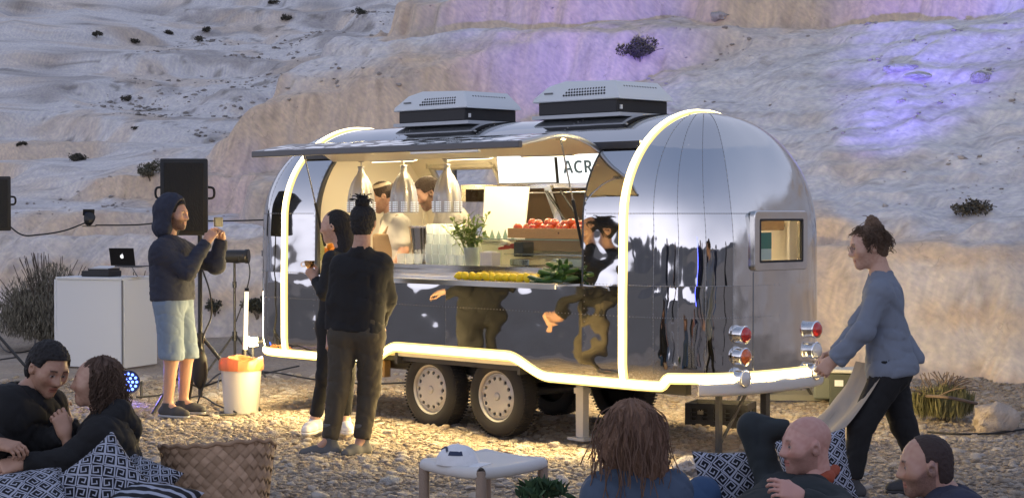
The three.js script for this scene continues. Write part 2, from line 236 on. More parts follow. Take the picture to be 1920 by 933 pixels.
shrub('grass_tuft', 'thick tuft of yellow-green grass at the foot of the bank on the right', 'grass tuft', onGround(1772, 786, 0.02), 0.46, 0.17, [[0.13, 0.125, 0.05], [0.20, 0.18, 0.08]], 3800, 12, { leaf: 0.11, thin: 0.05, upright: 1.6, clumps: 22 });
shrub('dry_twigs', 'tangle of bare dry twigs above the grass tuft', 'twigs', onGround(1764, 760, 0.12), 0.5, 0.3, [[0.16, 0.12, 0.09], [0.2, 0.15, 0.11]], 200, 13, { leaf: 0.02, twigs: 46, wood: [0.16, 0.115, 0.085] });
shrub('green_sprig', 'sprig of dark green leaves at the bottom edge beside the stool', 'plant', at(1020, 945, 8.7), 0.22, 0.14, [[0.03, 0.07, 0.03], [0.05, 0.10, 0.04]], 260, 14, { leaf: 0.06, thin: 0.2, upright: 0.3, clumps: 8 });
// single rocks one can point at
function rock(label, p, s, seed, tone, flat = 0.75) { const m = part('rock', rockGeo(3, seed, flat, 0.28), mat(rgb(...tone), 0.95, 0, { bumpMap: rockBump, bumpScale: 0.02 }), scene); m.position.copy(p); m.scale.setScalar(s); m.rotation.y = seed; tag(m, label, 'rock'); }
rock('large rounded tan boulder at the foot of the bank on the right', onGround(1868, 790, 0.06), 0.18, 4, [0.56, 0.46, 0.37]);
rock('pale block of rock by the grass tuft, right of the walking woman', onGround(1640, 0 + 752, 0.05), 0.12, 9, [0.5, 0.42, 0.34]);
rock('pale rounded stone in front of the pillow on the right', onGround(1300, 878, 0.02), 0.14, 5, [0.55, 0.5, 0.46], 0.5);
rock('flat white slab of rock on the purple-lit slope at right', onHill(1690, 128), 0.2, 6, [0.6, 0.58, 0.56], 0.3);
rock('smaller pale slab beside the white slab on the slope at right', onHill(1722, 142), 0.17, 7, [0.6, 0.58, 0.56], 0.25);
rock('lone pale block high on the slope right of the dark shrub', onHill(1350, 30), 0.13, 8, [0.56, 0.52, 0.49], 0.5);
rock('round pale stone on the purple-lit slope near the right edge', onHill(1842, 146), 0.12, 10, [0.5, 0.46, 0.45], 0.6);
rock('pale stone below the stool, the biggest in the gravel there', onGround(735, 905, 0.02), 0.075, 11, [0.6, 0.57, 0.52], 0.55);

// ------------------------------------------------------------------ blue stage lamps that wash the hillside
const lampBlue = rgb(0.16, 0.13, 1);
const ledBlue = mat(rgb(0.02, 0.02, 0.3), 0.4, 0, { emissive: rgb(0.12, 0.22, 1), emissiveIntensity: 3 });
function parLamp(p, target, power, angle, label, group, fixture = true) {  // a short black can full of blue diodes in a yoke on the ground
  const g = thing('stage_lamp', label, 'stage lamp', [p.x, p.y, p.z], 0, group), body = new THREE.Group(); body.name = 'lamp_body'; g.add(body);
  const dir = target.clone().sub(p).normalize(); body.position.set(0, 0.15, 0); body.quaternion.setFromUnitVectors(V(0, 0, 1), dir);
  part('can', lathe([[0.0, -0.13], [0.07, -0.12], [0.1, -0.06], [0.105, 0.05], [0.098, 0.05], [0.095, 0.02], [0.0, 0.02]], 28).rotateX(Math.PI / 2), M.blackMetal, body);
  const d = []; for (let i = 0; i < 19; i++) { const r = i ? (i < 7 ? 0.037 : 0.073) : 0, a = i < 7 ? i / 6 * 6.283 : (i - 7) / 12 * 6.283; d.push(new THREE.SphereGeometry(0.0125, 8, 6).translate(Math.cos(a) * r, Math.sin(a) * r, 0.026)); }
  for (const q of d) part('diode', q, ledBlue, body);
  const side = V(dir.z, 0, -dir.x).normalize().multiplyScalar(0.112);
  const fwd = V(dir.x, 0, dir.z).multiplyScalar(0.08); for (const sd of [1, -1]) { const o = side.clone().multiplyScalar(sd); part('yoke', tube([o.clone().add(V(0, 0.012, 0)).add(fwd), o.clone().add(V(0, 0.15, 0)), o.clone().add(V(0, 0.012, 0)).sub(fwd)], 0.008, 16), M.blackMetal, g); }
  const L = new THREE.SpotLight(lampBlue, power, 0, angle, 0.9); L.position.set(0, 0.15, 0).addScaledVector(dir, 0.06); L.target.position.copy(target.clone().sub(p)); L.shadow.radius = 4; L.castShadow = true; g.add(L, L.target); return g;
}
{
  const spots = [[at(1110, 640, 16.0), onHill(1085, 6), 135, 0.24], [at(1440, 640, 15.6), onHill(1800, 2), 140, 0.23]];
  spots.forEach(([p, t, w, a], k) => { const y = groundHeight(p.x, p.z); p.y = 1.75; const g = parLamp(p, t, w, a, ['blue stage lamp on a tall stand behind the middle of the trailer', 'blue stage lamp on a tall stand behind the rear end of the trailer'][k], 'blue lamps behind the trailer');
    part('stand_pole', cyl(0.016, 0.016, 1.75 - y, 0, y - 1.75, 0), M.blackMetal, g); for (let i = 0; i < 3; i++) part('stand_leg', rod(V(0, 0.7 - 1.75, 0), V(Math.cos(i * 2.09 + 0.3) * 0.4, y - 1.74, Math.sin(i * 2.09 + 0.3) * 0.4), 0.012), M.blackMetal, g); });
}

// ------------------------------------------------------------------ the polished trailer
// trailer axes: x along the body towards the rear (right), z out through the serving side, y up
const TH = -45.57 * Math.PI / 180, TW = 0.83, TL = 1.865, TE = 0.68, TTOP = 2.33;
const TC = V(-0.562 - Math.sin(TH) * TW, 0, -13.465 - Math.cos(TH) * TW);
const trailer = thing('food_trailer', 'polished silver food trailer with rounded ends and an open serving hatch', 'food trailer', [TC.x, 0, TC.z], TH);
trailer.updateMatrixWorld(true);
const toLocal = (p) => trailer.worldToLocal(p.clone()), toWorld = (x, y, z) => trailer.localToWorld(V(x, y, z));
function onPlane(u, v, z) { const o = toLocal(V(0, EYE, 0)), d = toLocal(V(0, EYE, 0).add(ray(u, v))).sub(o); return o.addScaledVector(d, (z - o.z) / d.z); }   // pixel -> trailer coordinates on a plane along the body
// half-breadth and end length at height y
const shrink = (y, y0) => y <= y0 ? 1 : Math.sqrt(Math.max(0, 1 - ((y - y0) / (TTOP - y0)) ** 2));
const tuck = (y) => y < 0.62 ? 1 - 0.05 * ((0.62 - y) / 0.2) ** 2 : 1;
const halfWidth = (y) => (TW - 0.017 * Math.max(0, Math.min(y, 1.8) - 1.05)) * shrink(y, 1.59) * tuck(y), endLength = (y) => TE * Math.pow(shrink(y, 1.38), 0.9) * tuck(y);
// outline at height y: u from -1 (front middle) through 0 (serving side middle) to 1 (rear middle); side +1 serving side, -1 back side
function outline(u, y, side) {
  const w = halfWidth(y), e = endLength(y), a = Math.abs(u), sg = Math.sign(u) || 1;
  if (a <= 0.5) return [sg * TL * a / 0.5, side * w];
  const ph = (a - 0.5) / 0.5 * Math.PI / 2, p = 2.7;
  return [sg * (TL + e * Math.pow(Math.sin(ph), 2 / p)), side * w * Math.pow(Math.max(0, Math.cos(ph)), 2 / p)];
}
// lower edge of the skin: straight, with one long arch over the two wheels, and a step up at the rear bumper
const AX = [-0.19, 0.535], WR = 0.295;
function hem(x) {
  const a0 = AX[0] - 0.62, a1 = AX[1] + 0.62;
  return 0.465 + 0.125 * sstep(a0, a0 + 0.36, x) * (1 - sstep(a1 - 0.4, a1, x)) + (x > TL + 0.3 ? 0.055 * sstep(TL + 0.3, TL + 0.36, x) : 0);
}
let waveAmp = 1;
const skinWave = (a, b, k, y) => waveAmp * (1 + 1.6 * sstep(1.25, 1.05, y)) * (0.011 * noise(a * 2.3 + k, b * 2.0, k) + 0.008 * noise(a * 5 + k, b * 4.4, 3 + k));
function skinGeo(u0, u1, y0, y1, side, nu, nv, k, hole) {             // y0 may be 'hem'; heights above the wall are spaced by angle
  const pos = [], nor = [], uv = [], idx = [], A = V(), B = V(), N = V();
  const P = (u, f) => {
    let lo = y0 === 'hem' ? hem(outline(u, 0.9, side)[0]) : y0, y;
    if (y1 > 1.6) { const w = (q) => q <= 1.59 ? q : 1.59 + Math.asin(Math.min(1, (q - 1.59) / (TTOP - 1.59))) * 0.8, wi = (q) => q <= 1.59 ? q : 1.59 + (TTOP - 1.59) * Math.sin(Math.min(Math.PI / 2, (q - 1.59) / 0.8)); y = wi(lerp(w(lo), w(y1), f)); } else y = lerp(lo, y1, f);
    y = Math.min(y, TTOP - 1e-4); const [x, z] = outline(u, y, side); return V(x, y, z);
  };
  for (let j = 0; j <= nv; j++) for (let i = 0; i <= nu; i++) {
    const u = lerp(u0, u1, i / nu), f = j / nv, p = P(u, f), h = 1e-3;
    A.copy(P(Math.min(1, u + h), f)).sub(P(Math.max(-1, u - h), f)); B.copy(P(u, Math.min(1, f + h))).sub(P(u, Math.max(0, f - h)));
    N.crossVectors(A, B).multiplyScalar(side); if (N.lengthSq() < 1e-14) N.set(0, 1, 0); N.normalize();
    if (N.dot(V(p.x - clamp(p.x, -TL * 0.8, TL * 0.8), (p.y - 1.2) * 0.5, p.z)) < 0) N.negate();
    // slight buckling of the sheet between its rivets
    const t1 = A.normalize(), t2 = B.normalize(), q = u * 4;
    N.addScaledVector(t1, skinWave(q, p.y * 1.6, k, p.y)).addScaledVector(t2, skinWave(p.y * 1.6, q, k + 9, p.y)).normalize();
    pos.push(p.x, p.y, p.z); nor.push(N.x, N.y, N.z); uv.push(u * 4, p.y);
    if (i && j && !(hole && hole(lerp(u0, u1, (i - 0.5) / nu), P(lerp(u0, u1, (i - 0.5) / nu), (j - 0.5) / nv).y))) { const c = j * (nu + 1) + i, b = c - nu - 1; side > 0 ? idx.push(b - 1, b, c, b - 1, c, c - 1) : idx.push(b - 1, c, b, b - 1, c - 1, c); }
  }
  const g = new THREE.BufferGeometry();
  g.setAttribute('position', new THREE.Float32BufferAttribute(pos, 3)); g.setAttribute('normal', new THREE.Float32BufferAttribute(nor, 3)); g.setAttribute('uv', new THREE.Float32BufferAttribute(uv, 2)); g.setIndex(idx); return g;
}
const mirror = mat(rgb(0.56, 0.56, 0.565), 0.035, 1), satin = mat(rgb(0.66, 0.655, 0.64), 0.22, 1, { roughnessMap: blotchTex }), brushed = mat(rgb(0.6, 0.59, 0.56), 0.3, 1);
const lining = mat(rgb(0.72, 0.66, 0.54), 0.55), liningDark = mat(rgb(0.3, 0.27, 0.22), 0.6);
const uOf = (x) => x / TL * 0.5;                                      // outline parameter of a point on the straight side
const OX0 = -1.455, OX1 = 1.488, OY0 = 1.13, OY1 = 2.06;             // the serving opening
const rearU = (frac) => 0.5 + 0.5 * frac;

const bwA = onPlane(826, 312, -0.74), bwB = onPlane(944, 447, -0.74);
const BW = [bwA.x, bwB.x, bwB.y, bwA.y];                             // window in the back wall, seen through the hatch
let wave = 1;
const panel = (u0, u1, y0, y1, side = 1, nu = 24, nv = 24, m = mirror, hole) => part('skin_panel', skinGeo(u0, u1, y0, y1, side, nu, nv, wave += 3.1, hole), m, trailer);
{ // serving side: under the opening, beside it, over it
  panel(uOf(OX0), uOf(0.1), 'hem', OY0, 1, 70, 20); panel(uOf(0.1), uOf(OX1), 'hem', OY0, 1, 70, 20);
  panel(-0.5, uOf(OX0), 'hem', OY0, 1, 12, 20); panel(-0.5, uOf(OX0), OY0, OY1, 1, 12, 30);
  waveAmp = 1.6; panel(uOf(OX1), 0.5, 'hem', OY0, 1, 24, 40); waveAmp = 3.2; panel(uOf(OX1), 0.5, OY0, 1.62, 1, 24, 40); waveAmp = 1; panel(uOf(OX1), 0.5, 1.62, OY1, 1, 12, 20);
  for (let k = 0; k < 4; k++) panel(-0.5 + k / 4, -0.25 + k / 4, OY1, TTOP, 1, 20, 18);
  // back side
  for (let k = 0; k < 4; k++) { panel(-0.5 + k / 4, -0.25 + k / 4, 'hem', 1.2, -1, 20, 14); panel(-0.5 + k / 4, -0.25 + k / 4, 1.2, TTOP, -1, 60, 60, mirror, (u, y) => { const x = u / 0.5 * TL; return x > BW[0] && x < BW[1] && y > BW[2] && y < BW[3]; }); }
  // rounded ends, each of five petals a side over a skirt
  const rearHole = (u, y) => { const z = Math.abs(outline(u, y, 1)[1]); return z < 0.25 && y > 1.27 && y < 1.6; };
  for (const side of [1, -1]) for (const end of [1, -1]) {
    const cuts = [0.5, 0.585, 0.67, 0.765, 0.86, 1];
    for (let k = 0; k < 5; k++) {
      const [a, b] = end > 0 ? [cuts[k], cuts[k + 1]] : [-cuts[k + 1], -cuts[k]], m = end > 0 && k === 4 ? satin : mirror;
      panel(a, b, 'hem', 1.14, side, 16, 18, m, end > 0 ? rearHole : null);
      panel(a, b, 1.14, 1.62, side, k === 4 ? 40 : 16, k === 4 ? 48 : 20, m, end > 0 ? rearHole : null);
      panel(a, b, 1.62, TTOP, side, 16, 30, m);
    }
  }
}
// rivets along the seams, and flat seam straps
{
  const geo = new THREE.SphereGeometry(0.0042, 6, 4), spots = [];
  const row = (f, n) => { for (let i = 0; i <= n; i++) { const [u, y, s] = f(i / n); if (u > uOf(OX0) && u < uOf(OX1) && y > OY0 && y < OY1 && s > 0) continue; const [x, z] = outline(u, y, s); spots.push(V(x, y, z)); } };
  const cuts = [0.585, 0.67, 0.765, 0.86];
  for (const s of [1]) {
    for (const y of [0.93, 1.14, 1.62]) row((k) => [lerp(-1, 1, k), y, s], 230);
    for (const c of cuts) for (const e of [1, -1]) row((k) => [e * c, lerp(0.6, 1.62, k), s], 26), row((k) => [e * c, lerp(1.62, 2.31, Math.sin(k * 1.4)), s], 26);
    for (const c of [uOf(OX0) - 0.006, uOf(OX1) + 0.006, uOf(0.1)]) row((k) => [c, lerp(0.7, 2.05, k), s], 30);
    for (const c of [-0.25, 0, 0.25]) row((k) => [c, lerp(2.09, 2.3, k), s], 14);
  }
  const im = new THREE.InstancedMesh(geo, mat(rgb(0.32, 0.31, 0.3), 0.35, 0.8), spots.length), m4 = new THREE.Matrix4(); spots.forEach((p, i) => im.setMatrixAt(i, m4.makeTranslation(p.x, p.y, p.z)));
  im.name = 'rivet'; im.userData.kind = 'stuff'; trailer.add(im);
}
// an extruded rail following a path on the skin
function rail(pts, w, t, out) {                                       // pts: [{p, n}] with n the outward normal; w across, t proud of the skin
  const pos = [], idx = [], prof = [[-0.5, 0], [-0.42, 0.75], [-0.2, 1], [0.2, 1], [0.42, 0.75], [0.5, 0]];
  pts.forEach(({ p, n }, i) => { const d = pts[Math.min(i + 1, pts.length - 1)].p.clone().sub(pts[Math.max(i - 1, 0)].p).normalize(), s = d.clone().cross(n).normalize(); for (const [a, b] of prof) { const q = p.clone().addScaledVector(s, a * w).addScaledVector(n, b * t + (out || 0)); pos.push(q.x, q.y, q.z); } });
  const k = prof.length; for (let i = 1; i < pts.length; i++) for (let j = 0; j < k; j++) { const a = (i - 1) * k + j, b = (i - 1) * k + (j + 1) % k; idx.push(a, b, a + k, b, b + k, a + k); }
  const g = new THREE.BufferGeometry(); g.setAttribute('position', new THREE.Float32BufferAttribute(pos, 3)); g.setIndex(idx); g.computeVertexNormals(); return g;
}
const skinNormal = (u, y, side) => { const [x, z] = outline(u, y, side), h = 2e-3, [a, b] = outline(Math.min(u + h, 1), y, side), [c, d] = outline(Math.max(u - h, -1), y, side), [e, f] = outline(u, y + h, side), A = V(a - c, 0, b - d), B = V(e - x, h, f - z), n = A.cross(B).multiplyScalar(side).normalize(); if (n.dot(V(x - clamp(x, -TL, TL), y > 1.6 ? 0.6 : 0, z)) < 0) n.negate(); return { p: V(x, y, z), n }; };
// ---- the warm light strips
const LED = new THREE.Color().setRGB(1, 0.72, 0.31);
const glowCore = mat(rgb(0.2, 0.2, 0.2), 0.5, 0, { emissive: rgb(1, 0.86, 0.5), emissiveIntensity: 3.2 }), glowHalo = mat(rgb(0.6, 0.55, 0.4), 0.5, 0, { emissive: rgb(1, 0.70, 0.17), emissiveIntensity: 0.95 });  // the dimmer yellow edge rails paint a glare halo beside the core
function strip(pts) { const haloRail = part('light_strip_and_halo', rail(pts, 0.078, 0.014), glowHalo, trailer); part('diffuser', rail(pts, 0.048, 0.012, 0.009), glowCore, haloRail); }
function stripLamp(a, b, out, power) {                                // a long thin lamp just in front of one stretch of strip
  const L = new THREE.RectAreaLight(LED, power, a.distanceTo(b), 0.03), m = a.clone().add(b).multiplyScalar(0.5).addScaledVector(out, 0.032), along = b.clone().sub(a).normalize(), up = out.clone().cross(along).normalize();
  L.position.copy(m); L.quaternion.setFromRotationMatrix(new THREE.Matrix4().makeBasis(along, out.clone().cross(along).normalize(), out).multiply(new THREE.Matrix4().makeRotationY(Math.PI))); trailer.add(L);
}
{
  for (const e of [-1, 1]) {
    const pts = [], T = (k) => k < 0.55 ? lerp(0.475, 1.59, k / 0.55) : 1.59 + (TTOP - 1.592) * Math.sin((k - 0.55) / 0.45 * Math.PI / 2);
    for (let i = 0; i <= 90; i++) pts.push(skinNormal(e * 0.4999, T(i / 90), 1)); for (let i = 89; i >= 0; i--) pts.push(skinNormal(e * 0.4999, T(i / 90), -1));
    for (const q of pts) { q.n.x = 0; q.n.normalize(); }
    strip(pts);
    for (const [i, j] of [[2, 24], [24, 48], [51, 70], [70, 88], [92, 112], [130, 152], [154, 178]]) stripLamp(pts[i].p, pts[j].p, pts[i].n.clone().add(pts[j].n).normalize(), 60);
  }
  for (const side of [1, -1]) {
    const pts = []; for (let i = 0; i <= 260; i++) { const u = lerp(-1, 1, i / 260), [x, z] = outline(u, 0.7, side); const q = skinNormal(u, hem(x) + 0.012, side); q.n.y = 0; q.n.normalize(); pts.push(q); }
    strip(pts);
    for (let i = 6; i < 254; i += 15) { const a = pts[i], b = pts[Math.min(i + 15, 258)]; stripLamp(a.p, b.p, a.n.clone().add(b.n).normalize().add(V(0, -0.45, 0)).normalize(), side > 0 ? 190 : 95); }
  }
}
// thin dark joint lines between the sheets
{
  const joint = mat(rgb(0.3, 0.3, 0.3), 0.3, 1), line = (f, n) => { const pts = []; for (let i = 0; i <= n; i++) { const [u, y] = f(i / n); pts.push(skinNormal(u, y, 1)); } part('panel_joint', rail(pts, 0.0035, 0.001), joint, trailer); };
  for (const y of [1.62]) { line((k) => [lerp(-1, uOf(OX0) - 0.01, k), y], 40); line((k) => [lerp(uOf(OX1) + 0.01, 1, k), y], 60); }
  line((k) => [lerp(0.5, 0.86, k), 1.14], 30); line((k) => [lerp(-0.999, uOf(OX0), k), 1.14], 40);
  for (const c of [0.585, 0.67, 0.765, 0.86, -0.585, -0.67, -0.765]) { line((k) => [c, lerp(0.56, 1.62, k)], 20); line((k) => [c, lerp(1.62, 2.315, Math.sin(k * 1.5))], 24); }
  line((k) => [uOf(0.1), lerp(0.6, OY0, k)], 8);
}
// an upright blue stage tube out of the frame on the right, mirrored in the rear corner
{
  const n = skinNormal(0.735, 1.3, 1), P = trailer.localToWorld(n.p.clone()), N = n.n.clone().transformDirection(trailer.matrixWorld), inc = P.clone().sub(V(0, EYE, 0)).normalize(), out = inc.clone().addScaledVector(N, -2 * inc.dot(N)), q = P.clone().addScaledVector(out, 6.2 / Math.hypot(out.x, out.z));
  const g = thing('blue_stage_tube', 'upright blue light tube out of the frame, mirrored in the rear corner', 'lamp', [q.x, groundHeight(q.x, q.z), q.z]), blue = mat(rgb(0.05, 0.05, 0.2), 0.5, 0, { emissive: rgb(0.10, 0.13, 1), emissiveIntensity: 4 });
  part('tube', cyl(0.04, 0.04, 1.2, 0, 0.72, 0, 20), blue, g); part('stand', [cyl(0.015, 0.015, 0.72, 0, 0, 0, 12), cyl(0.16, 0.15, 0.02, 0, 0, 0, 24)], M.blackMetal, g);
  const B = new THREE.RectAreaLight(rgb(0.1, 0.13, 1), 6, 0.05, 1.0), aim = P.clone().sub(q).setY(0).normalize(); B.position.set(aim.x * 0.034, 1.25, aim.z * 0.034); B.rotation.y = Math.atan2(-aim.x, -aim.z); g.add(B);
}
// ---- underbody: floor, chassis rails, wheel wells, axles, wheels, jacks
const whiteMetal = mat(rgb(0.5, 0.48, 0.45), 0.45), chassis = mat(rgb(0.05, 0.05, 0.05), 0.6);
part('floor', [box(2 * TL, 0.05, 1.5, 0, 0.515, 0), box(0.5, 0.05, 1.2, TL + 0.22, 0.515, 0), box(0.5, 0.05, 1.2, -TL - 0.22, 0.515, 0)], chassis, trailer);
part('chassis_rail', [box(2 * TL + 0.6, 0.09, 0.06, 0, 0.44, 0.5), box(2 * TL + 0.6, 0.09, 0.06, 0, 0.44, -0.5)], chassis, trailer);
part('wheel_well', [box(1.3, 0.04, 0.32, 0.17, 0.66, 0.64), box(0.03, 0.2, 0.32, -0.5, 0.57, 0.64), box(0.03, 0.2, 0.32, 0.84, 0.57, 0.64), box(1.34, 0.3, 0.03, 0.17, 0.55, 0.47)], chassis, trailer);
function wheelGeo() {
  const w = 0.185, tyre = lathe([[0.186, -w / 2 + 0.02], [0.2, -w / 2 + 0.004], [0.24, -w / 2], [0.272, -w / 2 + 0.012], [WR - 0.004, -w / 2 + 0.035], [WR, -w / 2 + 0.06], [WR, w / 2 - 0.06], [WR - 0.004, w / 2 - 0.035], [0.272, w / 2 - 0.012], [0.24, w / 2], [0.2, w / 2 - 0.004], [0.186, w / 2 - 0.02]], 56).rotateX(Math.PI / 2);
  const tread = []; for (let i = 0; i < 70; i++) for (const s of [-1, 0, 1]) tread.push(box(0.010, 0.008, 0.045, 0, WR - 0.001, s * 0.052).rotateZ(i / 70 * 2 * Math.PI + s * 0.03));
  return [tyre, merge(tread)];
}
const rimMat = mat(rgb(0.40, 0.39, 0.375), 0.45, 0.5), holeMat = mat(rgb(0.006, 0.006, 0.006), 0.9);
{
  const [tyre, tread] = wheelGeo(), o = 0.07;
  const rimShape = new THREE.Shape().absarc(0, 0, 0.166, 0, 2 * Math.PI); for (let i = 0; i < 14; i++) { const a = i / 14 * 2 * Math.PI; rimShape.holes.push(new THREE.Path().absarc(Math.cos(a) * 0.132, Math.sin(a) * 0.132, 0.0165, 0, 2 * Math.PI)); }
  const disc = new THREE.ExtrudeGeometry(rimShape, { depth: 0.012, bevelEnabled: true, bevelSize: 0.003, bevelThickness: 0.003, bevelSegments: 1, curveSegments: 20 }); { const p = disc.attributes.position; for (let i = 0; i < p.count; i++) { const r = Math.hypot(p.getX(i), p.getY(i)); p.setZ(i, p.getZ(i) + 0.03 * sstep(0.06, 0.1, r) - 0.01 * sstep(0.14, 0.165, r)); } disc.computeVertexNormals(); }
  const lip = lathe([[0.158, 0.01], [0.168, 0.02], [0.176, 0.05], [0.186, 0.062], [0.194, 0.06], [0.194, 0.05], [0.184, 0.04], [0.178, 0.01]], 48).rotateX(Math.PI / 2), hub = lathe([[0.0, 0.075], [0.022, 0.075], [0.03, 0.07], [0.032, 0.04], [0.075, 0.03], [0.08, 0.0]], 32).rotateX(Math.PI / 2);
  const nut = []; for (let i = 0; i < 5; i++) { const a = i / 5 * 2 * Math.PI; nut.push(new THREE.CylinderGeometry(0.009, 0.009, 0.024, 6).rotateX(Math.PI / 2).translate(Math.cos(a) * 0.056, Math.sin(a) * 0.056, 0.045)); }
  for (const s of [1, -1]) for (const x of AX) {
    const w = new THREE.Group(); w.name = 'wheel'; w.position.set(x, WR - 0.008, s * 0.655); if (s < 0) w.rotation.y = Math.PI; trailer.add(w);
    part('tyre', tyre, M.rubber, w); part('tread', tread, M.rubber, w);
    part('rim', [disc.clone().translate(0, 0, 0.02), lip.clone().translate(0, 0, 0.012), hub.clone().translate(0, 0, 0.0)], rimMat, w); part('backing', new THREE.CylinderGeometry(0.185, 0.185, 0.02, 32).rotateX(Math.PI / 2).translate(0, 0, 0.008), holeMat, w); for (const g of nut) part('wheel_nut', g, M.steel, w);
  }
  part('axle', AX.map((x) => rod(V(x, WR, -0.6), V(x, WR, 0.6), 0.03)), chassis, trailer);
}
for (const [u, v, z] of [[1092, 735, 0.5]]) { const a = onPlane(u, v, z); part('jack_leg', [box(0.07, 0.5, 0.06, a.x, 0.25, z), box(0.16, 0.02, 0.14, a.x, 0.02, z), box(0.09, 0.04, 0.08, a.x, 0.36, z)], whiteMetal, trailer); }
part('jack_leg', [box(0.035, 0.44, 0.035, TL + 0.40, 0.22, 0.30), rod(V(TL + 0.40, 0.04, 0.30), V(TL + 0.42, 0.42, 0.0), 0.012)], chassis, trailer);
part('jack_leg', [box(0.05, 0.44, 0.05, TL + 0.1, 0.22, -0.6)], chassis, trailer);
part('step_box', [box(0.24, 0.13, 0.06, -0.93, 0.40, 0.62)], mat(rgb(0.32, 0.2, 0.09), 0.7), trailer);
// rear bumper: a rounded white-grey box beam wrapping the end below the light strip
{
  const pts = []; for (let i = 0; i <= 40; i++) { const u = lerp(0.735, 1, i / 40), [x, z] = outline(u, 0.7, 1); pts.push({ p: V(x + 0.015, 0.462, z), n: skinNormal(u, 0.7, 1).n }); }
  for (let i = 39; i >= 0; i--) { const { p, n } = pts[i]; pts.push({ p: V(p.x, p.y, -p.z), n: V(n.x, n.y, -n.z) }); }
  part('rear_bumper', rail(pts, 0.095, 0.034), mat(rgb(0.62, 0.59, 0.54), 0.5), trailer);
}
// ---- rear window, tail lamps
{
  const xr = TL + TE - 0.012, win = new THREE.Group(); win.name = 'rear_window'; win.position.set(xr, 1.437, 0); trailer.add(win);
  const hole = (w, h, r) => { const s = new THREE.Shape(); s.moveTo(-w / 2 + r, -h / 2); s.lineTo(w / 2 - r, -h / 2); s.quadraticCurveTo(w / 2, -h / 2, w / 2, -h / 2 + r); s.lineTo(w / 2, h / 2 - r); s.quadraticCurveTo(w / 2, h / 2, w / 2 - r, h / 2); s.lineTo(-w / 2 + r, h / 2); s.quadraticCurveTo(-w / 2, h / 2, -w / 2, h / 2 - r); s.lineTo(-w / 2, -h / 2 + r); s.quadraticCurveTo(-w / 2, -h / 2, -w / 2 + r, -h / 2); return s; };
  const fr = hole(0.58, 0.39, 0.035); fr.holes.push(hole(0.47, 0.28, 0.012));
  part('frame', new THREE.ExtrudeGeometry(fr, { depth: 0.035, bevelEnabled: true, bevelSize: 0.006, bevelThickness: 0.006, bevelSegments: 2 }).rotateY(Math.PI / 2).translate(-0.01, 0, 0), satin, win);
  const seal = hole(0.485, 0.295, 0.015); seal.holes.push(hole(0.455, 0.265, 0.01)); part('seal', new THREE.ExtrudeGeometry(seal, { depth: 0.02, bevelEnabled: false }).rotateY(Math.PI / 2).translate(0.012, 0, 0), M.black, win);
  part('pane', new THREE.PlaneGeometry(0.46, 0.27).rotateY(Math.PI / 2).translate(0.018, 0, 0), phys({ color: 0xffffff, roughness: 0.02, transmission: 1, thickness: 0, ior: 1.45 }), win);
  part('notice', [box(0.004, 0.11, 0.16, -0.02, -0.0, 0.13)], mat(rgb(0.02, 0.16, 0.10), 0.5), win); part('notice', [box(0.004, 0.09, 0.14, -0.021, -0.085, 0.12)], mat(rgb(0.45, 0.55, 0.45), 0.5), win);
  const red = phys({ color: rgb(0.5, 0.02, 0.015), roughness: 0.2, clearcoat: 1 }), amber = phys({ color: rgb(0.62, 0.12, 0.02), roughness: 0.2, clearcoat: 1 }), clear = phys({ color: rgb(0.6, 0.58, 0.55), roughness: 0.12, clearcoat: 1 });
  const can = lathe([[0.055, -0.10], [0.056, 0.09], [0.061, 0.095], [0.061, 0.105], [0.053, 0.107]], 30).rotateZ(-Math.PI / 2), lens = lathe([[0.0, 0.135], [0.03, 0.13], [0.047, 0.116], [0.053, 0.10]], 28).rotateZ(-Math.PI / 2);
  for (const [z, set] of [[0.395, [red, amber, clear]], [-0.395, [red, clear, clear]]]) set.forEach((m, k) => { const [x] = [TL + TE * Math.pow(1 - Math.pow(Math.abs(z) / TW, 2.7), 1 / 2.7)], y = 0.82 - 0.145 * k - 0.002; const t = new THREE.Group(); t.name = 'tail_lamp'; t.position.set(x - 0.045, y, z); trailer.add(t); part('housing', can, M.chrome, t); part('lens', lens, m, t); });
  part('door_seam', [box(0.006, 0.66, 0.006, xr + 0.0, 0.9, 0.27)], mat(rgb(0.2, 0.2, 0.2), 0.5), trailer);
}
// ---- front corner clearance lamp and door hinge on the left
part('hinge', [cyl(0.012, 0.012, 0.05, ...[skinNormal(-0.7, 1.28, 1).p.x, 1.26, skinNormal(-0.7, 1.28, 1).p.z])], M.chrome, trailer);
